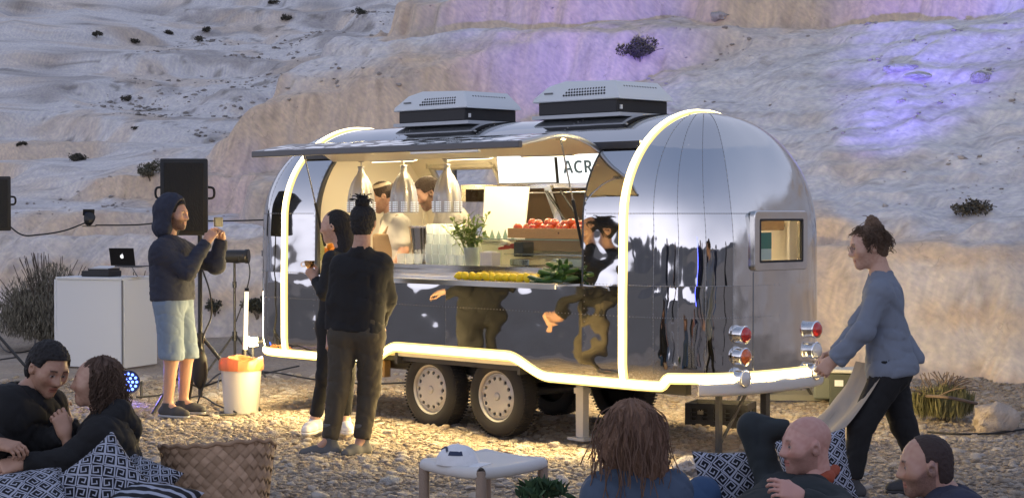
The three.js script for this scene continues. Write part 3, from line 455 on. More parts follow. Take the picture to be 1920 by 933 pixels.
// ---- roof air conditioners
const acMat = mat(rgb(0.62, 0.65, 0.66), 0.4), acDark = mat(rgb(0.012, 0.012, 0.014), 0.6);
function airConditioner(x) {
  const t = new THREE.Group(); t.name = 'air_conditioner'; t.position.set(x, TTOP - 0.012, 0); t.scale.setScalar(0.87); trailer.add(t);
  const L = 0.92, D = 0.66;
  part('base_tray', [box(L + 0.1, 0.03, D - 0.02, -0.02, 0.015, 0)], mat(rgb(0.42, 0.44, 0.46), 0.4), t);
  part('lower_shell', [box(L - 0.02, 0.11, D - 0.02, 0.0, 0.085, 0, 0.01)], acDark, t);
  const sh = new THREE.Shape(); sh.moveTo(-L / 2 - 0.03, 0); sh.lineTo(L / 2 + 0.03, 0); sh.lineTo(L / 2 + 0.02, 0.02); sh.lineTo(L / 2 - 0.08, 0.135); sh.lineTo(-L / 2 + 0.28, 0.155); sh.lineTo(-L / 2 + 0.1, 0.12); sh.lineTo(-L / 2 - 0.025, 0.02); sh.closePath();
  const g = new THREE.ExtrudeGeometry(sh, { depth: D, bevelEnabled: true, bevelSize: 0.012, bevelThickness: 0.012, bevelSegments: 3 }).translate(0, 0.15, -D / 2), p = g.attributes.position;
  for (let i = 0; i < p.count; i++) { const y = p.getY(i) - 0.15; p.setZ(i, p.getZ(i) * (1 - 0.2 * sstep(0, 0.16, y))); } g.computeVertexNormals();
  part('cover', toCreasedNormals(g, 0.5), acMat, t);
  const dots = [], dot = (a, b, end) => { const y = 0.19 + b * 0.024; if (end) dots.push(new THREE.CylinderGeometry(0.009, 0.009, 0.006, 8).rotateZ(-Math.PI / 2 + 0.72).translate(L / 2 + 0.02 - 0.088 * (y - 0.17) / 0.115 + 0.004, y, a)); else dots.push(new THREE.CylinderGeometry(0.009, 0.009, 0.006, 8).rotateX(Math.PI / 2 - 0.38).translate(a, y, (D / 2 + 0.012) * (1 - 0.2 * sstep(0, 0.16, y - 0.15)) + 0.001)); };
  for (let b = 0; b < 3; b++) for (let a = 0; a < 14 - (2 - b) * -1; a++) { dot(-0.14 + a * 0.031 - b * -0.02, b, false); } for (let b = 0; b < 4; b++) for (let a = 0; a < 13; a++) dot(-0.2 + a * 0.033, b * 0.85, true);
  part('vent_holes', dots, acDark, t);
  part('maker_plate', [box(0.1, 0.014, 0.004, -0.33, 0.215, (D / 2 + 0.012) * 0.93 + 0.004)], mat(rgb(0.12, 0.13, 0.14), 0.5), t);
  part('connector', [box(0.05, 0.035, 0.02, L / 2 - 0.02, 0.075, D / 2 - 0.06)], M.white, t);
}
{ const a = onPlane(857, 215, 0), b = onPlane(1130, 200, 0); airConditioner(a.x); airConditioner(b.x); }
// ---- the raised serving hatch
const hatch = new THREE.Group(); hatch.name = 'serving_hatch'; trailer.add(hatch);
const hingeY = OY1, hingeZ = halfWidth(OY1), HB = 1.28;
const lipAt = (() => { const c = V(0, 2.102 - hingeY, TW + 0.628 - hingeZ); return Math.atan2(c.y, c.z); })(), closedAt = Math.atan2(HB - hingeY, TW - hingeZ), swing = lipAt - closedAt;
const hatchPt = (f, off = 0) => { // f 0 hinge .. 1 lip
  const y = lerp(hingeY, HB, f), h = 1e-3, z = halfWidth(y), n = V(0, halfWidth(y - h) - halfWidth(y + h), 2 * h).normalize(); n.set(0, n.y, n.z);
  const c = V(0, y - hingeY + n.y * off, z - hingeZ + n.z * off), s = Math.sin(swing), k = Math.cos(swing); return V(0, hingeY + c.y * k + c.z * s, hingeZ - c.y * s + c.z * k);
};
function hatchSheet(off, x0, x1, k, nu = 60, nv = 26) {
  const pos = [], uv = [], idx = []; for (let j = 0; j <= nv; j++) for (let i = 0; i <= nu; i++) { const p = hatchPt(j / nv, off); pos.push(lerp(x0, x1, i / nu), p.y + k * 0.003 * noise(i * 0.25, j * 0.3, 7), p.z); uv.push(i / nu * 3, j / nv); if (i && j) { const c = j * (nu + 1) + i, b = c - nu - 1; idx.push(b - 1, b, c, b - 1, c, c - 1); } }
  const g = new THREE.BufferGeometry(); g.setAttribute('position', new THREE.Float32BufferAttribute(pos, 3)); g.setAttribute('uv', new THREE.Float32BufferAttribute(uv, 2)); g.setIndex(idx); g.computeVertexNormals(); return g;
}
part('outer_skin', hatchSheet(0.004, OX0 + 0.01, OX1 - 0.01, 1), mirror, hatch);
part('inner_lining', hatchSheet(-0.028, OX0 + 0.02, OX1 - 0.02, 0), mat(rgb(0.74, 0.68, 0.56), 0.4), hatch);
{
  const edge = (x) => rail(Array.from({ length: 27 }, (_, j) => ({ p: V(x, hatchPt(j / 26, -0.012).y, hatchPt(j / 26, -0.012).z), n: V(Math.sign(x), 0, 0) })), 0.04, 0.012);
  part('edge_trim', edge(OX1 - 0.012), brushed, hatch); part('edge_trim', edge(OX0 + 0.012), brushed, hatch);
  const lip = hatchPt(1, -0.012); part('lip_seal', [box(OX1 - OX0 + 0.02, 0.048, 0.04, (OX0 + OX1) / 2, lip.y - 0.006, lip.z, 0.008)], mat(rgb(0.10, 0.10, 0.105), 0.45), hatch);
  part('lip_seal', [box(0.7, 0.03, 0.03, 0.72, lip.y - 0.035, lip.z - 0.03, 0.006)], brushed, hatch);
  part('hinge_cover', [box(2 * TL - 0.03, 0.05, 0.02, 0, hingeY + 0.03, hingeZ + 0.002).rotateX(0)], mat(rgb(0.03, 0.03, 0.033), 0.4), hatch);
}
// hatch gas struts
for (const [x, zt, yt, yb] of [[OX1 - 0.05, 1.18, 0, 1.38], [OX0 + 0.05, 1.18, 0, 1.36]]) {
  const top = hatchPt(0.42, -0.04); const a = V(x, top.y, top.z), b = V(x, yb, TW - 0.06), m = a.clone().lerp(b, 0.55), g = new THREE.Group(); g.name = 'gas_strut'; hatch.add(g);
  part('piston', rod(a, m, 0.006), M.steel, g); part('cylinder', rod(m, b, 0.012), M.blackMetal, g); part('bracket', [box(0.05, 0.03, 0.05, a.x, a.y + 0.01, a.z)], M.steel, g);
}

// ------------------------------------------------------------------ inside the trailer
const shellZ = (x, y) => { const d = Math.abs(x) - TL; if (d <= 0) return Math.max(0, halfWidth(y) - 0.03); const e = endLength(y) - 0.03; return d >= e ? 0 : Math.max(0, halfWidth(y) * Math.pow(1 - (d / e) ** 2.7, 1 / 2.7) - 0.04); };
{ // walls, end walls and ceiling of the cabin, each 2 cm inside the skin
  const inner = (side, y0, y1, hole) => { const pos = [], idx = [], nu = 60, nv = 40; for (let j = 0; j <= nv; j++) for (let i = 0; i <= nu; i++) { const k = j / nv, y = y0 > 1.7 ? lerp(y0, y1, k) : y1 > 1.7 ? (k < 0.5 ? lerp(y0, 1.59, k * 2) : 1.59 + (y1 - 1.59) * Math.sin((k - 0.5) * Math.PI)) : lerp(y0, y1, k), x = lerp(-TL - 0.04, TL + 0.55, i / nu); const dx = Math.max(0, (Math.abs(x) - TL) / TE), yl = 1.38 + (TTOP - 1.38) * Math.sqrt(1 - Math.pow(dx, 2 / 0.9)) - 0.11; pos.push(x, dx > 0 ? Math.min(y - (y > 1.59 ? 0.025 : 0), yl) : y - (y > 1.59 ? 0.025 : 0), side * shellZ(x, dx > 0 ? Math.min(y, yl) : y)); if (i && j && !(hole && hole(lerp(-TL - 0.04, TL + 0.55, (i - 0.5) / nu), y))) { const c = j * (nu + 1) + i, b = c - nu - 1; idx.push(b - 1, b, c, b - 1, c, c - 1); } } const g = new THREE.BufferGeometry(); g.setAttribute('position', new THREE.Float32BufferAttribute(pos, 3)); g.setIndex(idx); g.computeVertexNormals(); return g; };
  part('inner_wall', inner(-1, 0.53, TTOP - 0.01, (x, y) => x > BW[0] - 0.03 && x < BW[1] + 0.03 && y > BW[2] - 0.02 && y < BW[3] + 0.03), lining, trailer);
  part('inner_wall', inner(1, 0.53, OY0 - 0.02), lining, trailer);
  const ceil = inner(1, 2.07, TTOP - 0.01); part('ceiling', ceil, lining, trailer);
  const endShape = new THREE.Shape(); for (let i = 0; i <= 40; i++) { const y = lerp(0.54, TTOP - 0.04, Math.sin(i / 40 * Math.PI / 2)); endShape[i ? 'lineTo' : 'moveTo'](halfWidth(y) - 0.035, y - 0.01); } for (let i = 40; i >= 0; i--) { const y = lerp(0.54, TTOP - 0.04, Math.sin(i / 40 * Math.PI / 2)); endShape.lineTo(-halfWidth(y) + 0.035, y - 0.01); }
  const eg = new THREE.ExtrudeGeometry(endShape, { depth: 0.02, bevelEnabled: false }).rotateY(Math.PI / 2);
  part('end_wall', eg.clone().translate(-TL - 0.06, 0, 0), lining, trailer);
  // the rear end wall has a window opening in line with the rear window
  const h = new THREE.Path(); h.moveTo(-0.54, 1.40); h.lineTo(0.54, 1.40); h.lineTo(0.54, 1.98); h.lineTo(-0.54, 1.98); h.closePath(); endShape.holes.push(h);
  part('end_wall', new THREE.ExtrudeGeometry(endShape, { depth: 0.02, bevelEnabled: false }).rotateY(Math.PI / 2).scale(1, 0.60, 0.5).translate(TL + 0.54, 0.42, 0), lining, trailer);
  // opening frame on the serving side
  const fr = (x) => { const pts = []; for (let i = 0; i <= 30; i++) { const y = lerp(OY0 - 0.01, OY1 + 0.01, i / 30); pts.push({ p: V(x, y, halfWidth(y) - 0.034), n: V(0, 0, 1) }); } return rail(pts, 0.035, 0.036); };
  part('opening_frame', fr(OX0 - 0.002), mat(rgb(0.06, 0.06, 0.062), 0.4), trailer); part('opening_frame', fr(OX1 + 0.002), mat(rgb(0.06, 0.06, 0.062), 0.4), trailer);
}
// ceiling lamps: unseen warm panels added to light the cabin
const addedLampMat = mat(rgb(0.3, 0.28, 0.22), 0.5, 0, { emissive: rgb(1, 0.83, 0.52), emissiveIntensity: 3 });
function addedCeilingLamp(x, y, z, w, d, power, tilt = 0) {
  const g = new THREE.Group(); g.name = 'added_ceiling_lamp'; g.position.set(x, y, z); g.rotation.x = tilt; trailer.add(g);
  part('casing', [box(w + 0.02, 0.02, d + 0.02, 0, 0.013, 0)], M.white, g); part('diffuser', [box(w, 0.006, d, 0, 0, 0)], addedLampMat, g);
  const L = new THREE.RectAreaLight(rgb(1, 0.78, 0.44), power, w, d); L.position.set(0, -0.008, 0); L.rotation.x = -Math.PI / 2; g.add(L);
}
addedCeilingLamp(-0.95, 2.24, 0.05, 0.5, 0.12, 40); addedCeilingLamp(0.05, 2.24, 0.05, 0.5, 0.12, 40); addedCeilingLamp(0.95, 2.24, 0.05, 0.5, 0.12, 40);
// more added panels, tucked under the hatch hinge to light the counter
addedCeilingLamp(-0.75, 2.03, 0.60, 0.5, 0.04, 14, 0.25); addedCeilingLamp(0.1, 2.03, 0.60, 0.5, 0.04, 14, 0.25); addedCeilingLamp(0.95, 2.03, 0.60, 0.5, 0.04, 14, 0.25);
addedCeilingLamp(1.85, 2.02, 0.0, 0.12, 0.4, 30);  // unseen lamp added to brighten the view through the rear window
part('rear_cupboard', [box(0.3, 0.16, 0.3, 1.95, 1.58, -0.5, 0.01)], mat(rgb(0.30, 0.21, 0.12), 0.5), trailer);

// ------------------------------------------------------------------ counter, shelf, lamps, screens and everything on them
const L = (u, v, z) => onPlane(u, v, z);                             // photograph pixel on a plane along the trailer, in trailer axes
const inTrailer = (name, label, category, p, group) => { const w = toWorld(p.x, p.y, p.z), t = thing(name, label, category, [w.x, w.y, w.z], TH, group); return t; };
const CY = 1.235, CZ = 0.775;                                         // inner worktop height and front edge
const steelSheet = mat(rgb(0.56, 0.55, 0.53), 0.3, 1, { roughnessMap: blotchTex });
part('worktop', [box(OX1 - OX0 - 0.04, 0.03, 0.46, (OX0 + OX1) / 2, CY - 0.015, CZ - 0.23)], steelSheet, trailer);
part('counter_riser', [box(OX1 - OX0 - 0.04, 0.11, 0.012, (OX0 + OX1) / 2, CY - 0.086, CZ - 0.004)], steelSheet, trailer);
const shelfX0 = L(640, 530, 1.08).x, shelfY = OY0 + 0.0;
{ const g = new THREE.Group(); g.name = 'serving_shelf'; trailer.add(g); const w = OX1 - 0.005 - shelfX0, cx = (OX1 - 0.005 + shelfX0) / 2;
  part('shelf_top', [box(w, 0.014, 0.27, cx, shelfY, TW + 0.115)], steelSheet, g); part('shelf_edge', [box(w, 0.03, 0.014, cx, shelfY - 0.009, TW + 0.256)], brushed, g); part('front_moulding', [box(w, 0.006, 0.02, cx, shelfY + 0.0105, TW + 0.246)], mat(rgb(0.75, 0.66, 0.5), 0.4), g);
}
// hanging heat lamps of fluted, perforated aluminium
const aluminium = mat(rgb(0.42, 0.40, 0.37), 0.68, 0.75, { roughnessMap: blotchTex }), perfGlow = mat(rgb(0.6, 0.63, 0.66), 0.4, 0, { emissive: rgb(0.8, 0.86, 0.95), emissiveIntensity: 0.3 });
[[677, 'first', 'leftmost of the three fluted aluminium lamps hanging over the counter'], [757, 'second', 'middle one of the three fluted aluminium lamps hanging over the counter'], [838, 'third', 'rightmost of the three fluted aluminium lamps hanging over the counter']].forEach(([u, , label], k) => {
  const z = 0.60, a = L(u, 399, z), t = inTrailer('hanging_lamp', label, 'lamp', a, 'heat lamps over the counter');
  const prof = [[0.101, 0], [0.1005, 0.06], [0.097, 0.12], [0.088, 0.18], [0.072, 0.235], [0.05, 0.28], [0.031, 0.31], [0.024, 0.335], [0.022, 0.36], [0.026, 0.362], [0.026, 0.372], [0.0, 0.374]], g = lathe(prof, 72), p = g.attributes.position;
  for (let i = 0; i < p.count; i++) { const x = p.getX(i), y = p.getY(i), zz = p.getZ(i), s = 1 + 0.045 * Math.cos(Math.atan2(zz, x) * 9) * sstep(0.33, 0.24, y); p.setXYZ(i, x * s, y, zz * s); } g.computeVertexNormals();
  g.scale(1.08, 1, 1.08); part('shade', g, aluminium, t);
  const dots = []; for (let r = 0; r < 5; r++) for (let i = 0; i < 54; i++) { if (i % 6 > 3) continue; const an = i / 54 * 6.283; dots.push(box(0.007, 0.0075, 0.004, 0, 0.016 + r * 0.0165, 0.1012 * (1 + 0.045 * Math.cos((Math.PI / 2 - an) * 9)) + 0.001).rotateY(an)); }
  for (const q of dots) q.scale(1.08, 1, 1.08);
  part('glowing_perforations', dots, perfGlow, t).userData.kind = 'stuff';  // small glowing squares stand in for bulb light through the holes
  part('bulb', new THREE.SphereGeometry(0.035, 16, 12).translate(0, 0.09, 0), mat(rgb(0.3, 0.28, 0.2), 0.5, 0, { emissive: rgb(1, 0.78, 0.42), emissiveIntensity: 4 }), t);
  const lamp = new THREE.PointLight(rgb(1, 0.76, 0.42), 0.75); lamp.position.set(0, 0.09, 0); lamp.shadow.radius = 1.5; t.add(lamp);
  const top = L(u, 297, z).y - a.y; part('cord', [rod(V(0, 0.37, 0), V(0, top, 0), 0.004)], aluminium, t); part('ceiling_cup', lathe([[0.0, top - 0.03], [0.02, top - 0.028], [0.042, top], [0.04, top + 0.012], [0, top + 0.012]], 24), aluminium, t);
});
part('lamp_rail', [box(2.2, 0.03, 0.06, -0.1, L(757, 294, 0.6).y + 0.012, 0.6)], lining, trailer);
// back window with a hinged sash standing open
{ const g = new THREE.Group(); g.name = 'back_window'; trailer.add(g); const cx = (BW[0] + BW[1]) / 2, cy = (BW[2] + BW[3]) / 2, w = BW[1] - BW[0], h = BW[3] - BW[2];
  const zAt = (y) => -(halfWidth(y) - 0.04); const fr = []; for (const y of [BW[2], BW[3]]) fr.push(box(w + 0.06, 0.04, 0.05, cx, y, zAt(y))); for (const x of [BW[0], BW[1]]) fr.push(rail(Array.from({ length: 14 }, (_, i) => { const y = lerp(BW[2] - 0.02, BW[3] + 0.02, i / 13); return { p: V(x, y, zAt(y) - 0.02), n: V(0, 0, 1) }; }), 0.045, 0.05));
  part('frame', fr, mat(rgb(0.42, 0.38, 0.3), 0.45), g); part('sash', [box(0.03, h, 0.03, BW[0] + 0.02, cy, zAt(cy) - 0.12), box(w, 0.03, 0.03, cx, BW[3] - 0.02, zAt(BW[3]) - 0.08)], mat(rgb(0.05, 0.05, 0.05), 0.4), g); }
// menu screens
const screenTex = canvasTex(512, 256, (c, w, h) => { c.fillStyle = '#f4fbff'; c.fillRect(0, 0, w, h); c.fillStyle = '#16303a'; c.font = 'bold 150px sans-serif'; c.textBaseline = 'middle'; c.save(); c.translate(46, 118); c.scale(0.92, 1); c.fillText('ACRO', 0, 0); c.restore(); });
const menuTex = canvasTex(512, 256, (c, w, h) => { c.fillStyle = '#f6fcff'; c.fillRect(0, 0, w, h); c.fillStyle = '#d3e6ea'; const r = seeded(3); for (let k = 0; k < 3; k++) for (let i = 0; i < 7; i++) c.fillRect(40 + k * 155, 60 + i * 22, 40 + 60 * r(), 5); });
const screenMat = (t) => mat(rgb(0.02, 0.02, 0.02), 0.25, 0, { emissive: rgb(1, 1, 1), emissiveMap: t, emissiveIntensity: 0.8 });
[[933, 1041, menuTex, 'white glowing menu screen over the kitchen shelf'], [1046, 1156, screenTex, 'white glowing screen with large dark letters, beside the hatch edge']].forEach(([u0, u1, tx, label]) => {
  const z = -0.42, a = L(u0, 344, z), b = L(u1, 284, z), w = b.x - a.x, h = b.y - a.y, t = inTrailer('menu_screen', label, 'screen', V((a.x + b.x) / 2, (a.y + b.y) / 2, z), 'screens over the kitchen'); const s = new THREE.Group(); s.name = 'panel'; s.rotation.x = 0.12; t.add(s);
  part('housing', [box(w + 0.01, h + 0.012, 0.03, 0, 0, -0.017)], M.black, s); const q = new THREE.PlaneGeometry(w - 0.006, h - 0.006); part('display', q, screenMat(tx), s);
  const RL = new THREE.RectAreaLight(rgb(0.95, 1, 1), 0.9, w, h); RL.position.set(0, 0, 0.012); RL.rotation.y = Math.PI; s.add(RL);
});
// cooking hood with shelf, and the white lid under it
{ const z0 = -0.3, a = L(866, 351, z0), b = L(1125, 351, z0), y = a.y, t = inTrailer('cooking_hood', 'steel cooking hood with a shelf under the screens', 'hood', V(0, 0, 0)); t.position.copy(trailer.position);
  part('shelf', [box(b.x - a.x, 0.035, 0.42, (a.x + b.x) / 2, y, z0 - 0.2)], steelSheet, t); part('back_panel', [box(b.x - a.x - 0.3, 0.5, 0.02, (a.x + b.x) / 2 + 0.13, y - 0.27, z0 - 0.36)], mat(rgb(0.17, 0.12, 0.085), 0.5, 0.4), t);
  const c = L(1030, 352, z0), d = L(1075, 430, z0); part('side_arm', [box(0.07, 0.36, 0.02, 0, 0, 0).rotateZ(0.45).translate(c.x + 0.08, y - 0.17, z0 + 0.02)], steelSheet, t); part('gas_strut', [rod(V(c.x + 0.0, y - 0.04, z0 + 0.04), V(d.x - 0.02, y - 0.30, z0 + 0.04), 0.008)], M.black, t); part('gas_strut', [rod(V(c.x + 0.16, y - 0.04, z0 + 0.04), V(d.x + 0.12, y - 0.28, z0 + 0.04), 0.008)], M.black, t);
  part('rod', [rod(V(a.x + 0.3, y - 0.055, z0 + 0.03), V(b.x, y - 0.05, z0 + 0.03), 0.006)], M.steel, t); part('end_bracket', [box(0.05, 0.12, 0.3, a.x + 0.02, y - 0.06, z0 - 0.15)], steelSheet, t); }
{ const z = -0.12, a = L(906, 446, z), b = L(990, 350, z), w = b.x - a.x, h = b.y - a.y, t = inTrailer('white_board', 'bright white board with small green trees printed along its foot, leaning under the shelf', 'board', V(a.x, a.y, z));
  const tx = canvasTex(256, 256, (c, W, H) => { c.fillStyle = '#fffdf6'; c.fillRect(0, 0, W, H); c.fillStyle = '#7d9a8a'; for (const [x, k] of [[20, 34], [58, 46], [96, 40], [134, 48], [176, 30]]) { c.beginPath(); c.moveTo(x, H - k); c.lineTo(x + 16, H); c.lineTo(x - 16, H); c.fill(); } });
  const s = new THREE.Shape(); s.moveTo(0, 0); s.lineTo(w * 0.93, 0); s.lineTo(w * 1.04, h); s.lineTo(w * 0.06, h * 1.02); s.closePath(); const g = new THREE.ExtrudeGeometry(s, { depth: 0.012, bevelEnabled: false }), uv = g.attributes.uv, p = g.attributes.position; for (let i = 0; i < p.count; i++) uv.setXY(i, p.getX(i) / w, p.getY(i) / h); part('sheet', g, mat(rgb(1, 1, 1), 0.5, 0, { map: tx }), t); part('backing_edge', [box(w * 0.9, 0.012, 0.02, w * 0.48, -0.004, 0.006)], steelSheet, t); }
{ const a = L(781, 405, -0.74), t = inTrailer('wall_cabinet', 'cream wall cabinet with a dark slot on the back wall between the lamps', 'cabinet', a); part('door', [box(0.24, 0.30, 0.05, 0, 0, 0.0, 0.02)], lining, t); part('slot', [box(0.10, 0.05, 0.02, -0.01, 0.02, 0.02)], M.black, t); }
// glass
const glass = phys({ color: rgb(0.93, 0.95, 0.95), roughness: 0.3, transmission: 0.85, thickness: 0, ior: 1.5 }), paneGlass = phys({ color: rgb(0.93, 0.97, 0.95), roughness: 0.02, transmission: 1, thickness: 0, ior: 1.5 });
const tumblerGeo = lathe([[0, 0.004], [0.026, 0.004], [0.028, 0.002], [0.034, 0.072], [0.036, 0.072], [0.0305, -0.001], [0.028, -0.002], [0, -0.002]], 20);
{ const z0 = 0.63, a = L(800, 497, z0); let first; const rows = [5, 5, 4, 4]; let n = 0;
  const pos = ['bottom', 'second', 'third', 'top'];
  for (let r = 0; r < 4; r++) for (let k = 0; k < rows[r]; k++) for (let d = 0; d < 2; d++) {
    const p = V(a.x + 0.035 + k * 0.0745 + (r > 1 ? 0.01 : 0) - (r === 3 ? 0.0 : 0), CY + 0.003 + r * 0.0765, z0 - d * 0.078 + 0.003 * noise(k, r, d)); const w = toWorld(p.x, p.y, p.z), label = `clear tumbler in the ${pos[r]} row of the glass stack on the counter`;
    if (!first) { first = part('tumbler', tumblerGeo, glass, scene); tag(first, label, 'glass', 'clear tumblers stacked in the ' + pos[r] + ' row'); first.position.copy(w); } else { const c = copyOf(first, label, w.toArray()); c.userData.group = 'clear tumblers stacked in the ' + pos[r] + ' row'; }
  }
  for (const [u, zz, lab] of [[846, 0.735, 'single tumbler standing before the glass stack beside the lemons'], [862, 0.735, 'second loose tumbler next to the first lemon']]) { const q = L(u, 520, zz); const w = toWorld(q.x, CY + 0.003, zz); copyOf(first, lab, w.toArray()).userData.group = undefined; }
  for (const [k, u] of [752, 768, 784].entries()) { const q = L(u, 497, 0.66), w = toWorld(q.x, CY + 0.003, 0.66); copyOf(first, ['left', 'middle', 'right'][k] + ' one of three tumblers left of the steel bucket', w.toArray()).userData.group = undefined; }
}
{ const z = 0.47, a = L(800, 497, z), t = inTrailer('ice_bucket', 'tall polished steel ice bucket behind the stacked glasses', 'bucket', V(a.x, CY, z)); part('bucket', lathe([[0, 0.004], [0.10, 0.004], [0.105, 0.012], [0.138, 0.27], [0.146, 0.278], [0.15, 0.286], [0.142, 0.288], [0.134, 0.27], [0.10, 0.016], [0, 0.016]], 48), mat(rgb(0.7, 0.68, 0.65), 0.13, 1), t); }
{ const z = 0.66, a = L(884, 497, z), t = inTrailer('herb_vase', 'bunch of leafy green herbs in a glass of water on the counter', 'herbs', V(a.x, CY, z)); part('vase', lathe([[0, 0.006], [0.045, 0.006], [0.055, 0.135], [0.058, 0.135], [0.05, 0.0], [0, 0.0]], 28), glass, t); part('water', lathe([[0, 0.012], [0.043, 0.012], [0.048, 0.07], [0, 0.07]], 24), phys({ color: rgb(0.9, 0.93, 0.9), roughness: 0.02, transmission: 1, thickness: 0.05, ior: 1.33 }), t);
  const r = seeded(71), leaf = [], stem = []; for (let i = 0; i < 26; i++) { const an = r() * 6.28, sp = 0.04 + 0.14 * r(), tip = V(Math.cos(an) * sp - 0.06, 0.2 + 0.16 * r(), Math.sin(an) * sp * 0.8), b = V(Math.cos(an) * 0.02, 0.02, Math.sin(an) * 0.02), m = b.clone().lerp(tip, 0.5).add(V(-0.01, 0.04, 0)); stem.push(tube([b, m, tip], 0.0035, 8, 5));
    for (let k = 0; k < 9; k++) { const f = 0.45 + 0.6 * r(), o = b.clone().lerp(tip, f).add(V(0, 0.03 * Math.sin(f * 3), 0)), d = V(r() - 0.5, r() * 0.7 - 0.15, r() - 0.5).normalize(), l = 0.045 + 0.045 * r(), s = d.clone().cross(V(r() - 0.5, 1, r() - 0.5)).normalize().multiplyScalar(0.009 + 0.006 * r()), e = o.clone().addScaledVector(d, l).add(V(0, -0.012, 0)), c = o.clone().addScaledVector(d, l * 0.45), A = [o, c.clone().add(s), e, o, e, c.clone().sub(s)], g = new THREE.BufferGeometry(); g.setAttribute('position', new THREE.Float32BufferAttribute(A.flatMap((q) => q.toArray()), 3)); g.computeVertexNormals(); leaf.push(g); } }
  part('stems', stem, mat(rgb(0.16, 0.20, 0.05), 0.6), t).userData.kind = 'stuff'; part('leaves', leaf, phys({ color: rgb(0.17, 0.24, 0.045), roughness: 0.6, transmission: 0.3, thickness: 0 }), t).userData.kind = 'stuff'; }
{ const z = 0.70, a = L(919, 499, z), t = inTrailer('napkin_box', 'small off-white napkin box in front of the glass case', 'box', V(a.x, CY, z)); part('box', [box(0.13, 0.10, 0.09, 0, 0.052, 0, 0.006)], mat(rgb(0.6, 0.55, 0.46), 0.6), t); part('napkins', [box(0.09, 0.006, 0.05, 0, 0.106, 0)], M.white, t); }
// glass case, wooden crate of tomatoes on it
const caseA = L(897, 499, 0.6), caseB = OX1 - 0.03, caseTop = L(1000, 449, 0.62).y;
{ const w = caseB - caseA.x, h = caseTop - CY, t = inTrailer('display_case', 'low glass display case on the right of the counter under the wooden crate', 'display case', V(caseA.x + w / 2, CY, 0.5));
  part('front_pane', [box(w, h - 0.01, 0.006, 0, h / 2, 0.14)], paneGlass, t); part('top_pane', [box(w, 0.008, 0.3, 0, h, -0.005)], paneGlass, t); part('side_pane', [box(0.006, h - 0.01, 0.28, -w / 2, h / 2, 0)], paneGlass, t); part('top_edge', [box(w, 0.008, 0.006, 0, h + 0.001, 0.147)], mat(rgb(0.22, 0.3, 0.22), 0.2), t); part('middle_shelf', [box(w - 0.3, 0.006, 0.2, 0.12, h * 0.45, 0.0)], M.steel, t);
  part('food_tray', [box(0.2, 0.05, 0.18, -w / 2 + 0.42, 0.028, 0, 0.008)], M.steel, t); part('food_tray', [box(0.46, 0.06, 0.18, w / 2 - 0.26, 0.034, 0, 0.008)], mat(rgb(0.55, 0.52, 0.4), 0.4), t); part('dark_jar_box', [box(0.1, 0.11, 0.12, -w / 2 + 0.36, h - 0.075, -0.02, 0.01)], mat(rgb(0.05, 0.045, 0.04), 0.5), t);
  const r = seeded(8); for (let i = 0; i < 9; i++) part('wrapped_snack', [box(0.09, 0.02, 0.05, 0, 0, 0, 0.006).rotateY(r()).rotateZ((r() - 0.5) * 0.8).translate(-w / 2 + 0.13 + 0.22 * r(), h * 0.47 + 0.03 + 0.05 * r(), 0.05 * (r() - 0.5))], mat(i % 2 ? rgb(0.5, 0.06, 0.04) : rgb(0.7, 0.62, 0.52), 0.5), t); }
const crateX0 = L(953, 440, 0.60).x, crateX1 = OX1 - 0.035; const woodTex = noiseTex(256, (u, v) => { const k = 0.5 + 0.5 * Math.sin((v * 14 + 1.4 * tile(u, v, 2.2, 4)) * 6.28), q = 0.84 + 0.16 * k - 0.1 * Math.max(0, tile(u, v, 30, 2)); return [232 * q, 178 * q, 108 * q]; }, 1, true); const wood = mat(rgb(0.8, 0.8, 0.8), 0.6, 0, { map: woodTex });
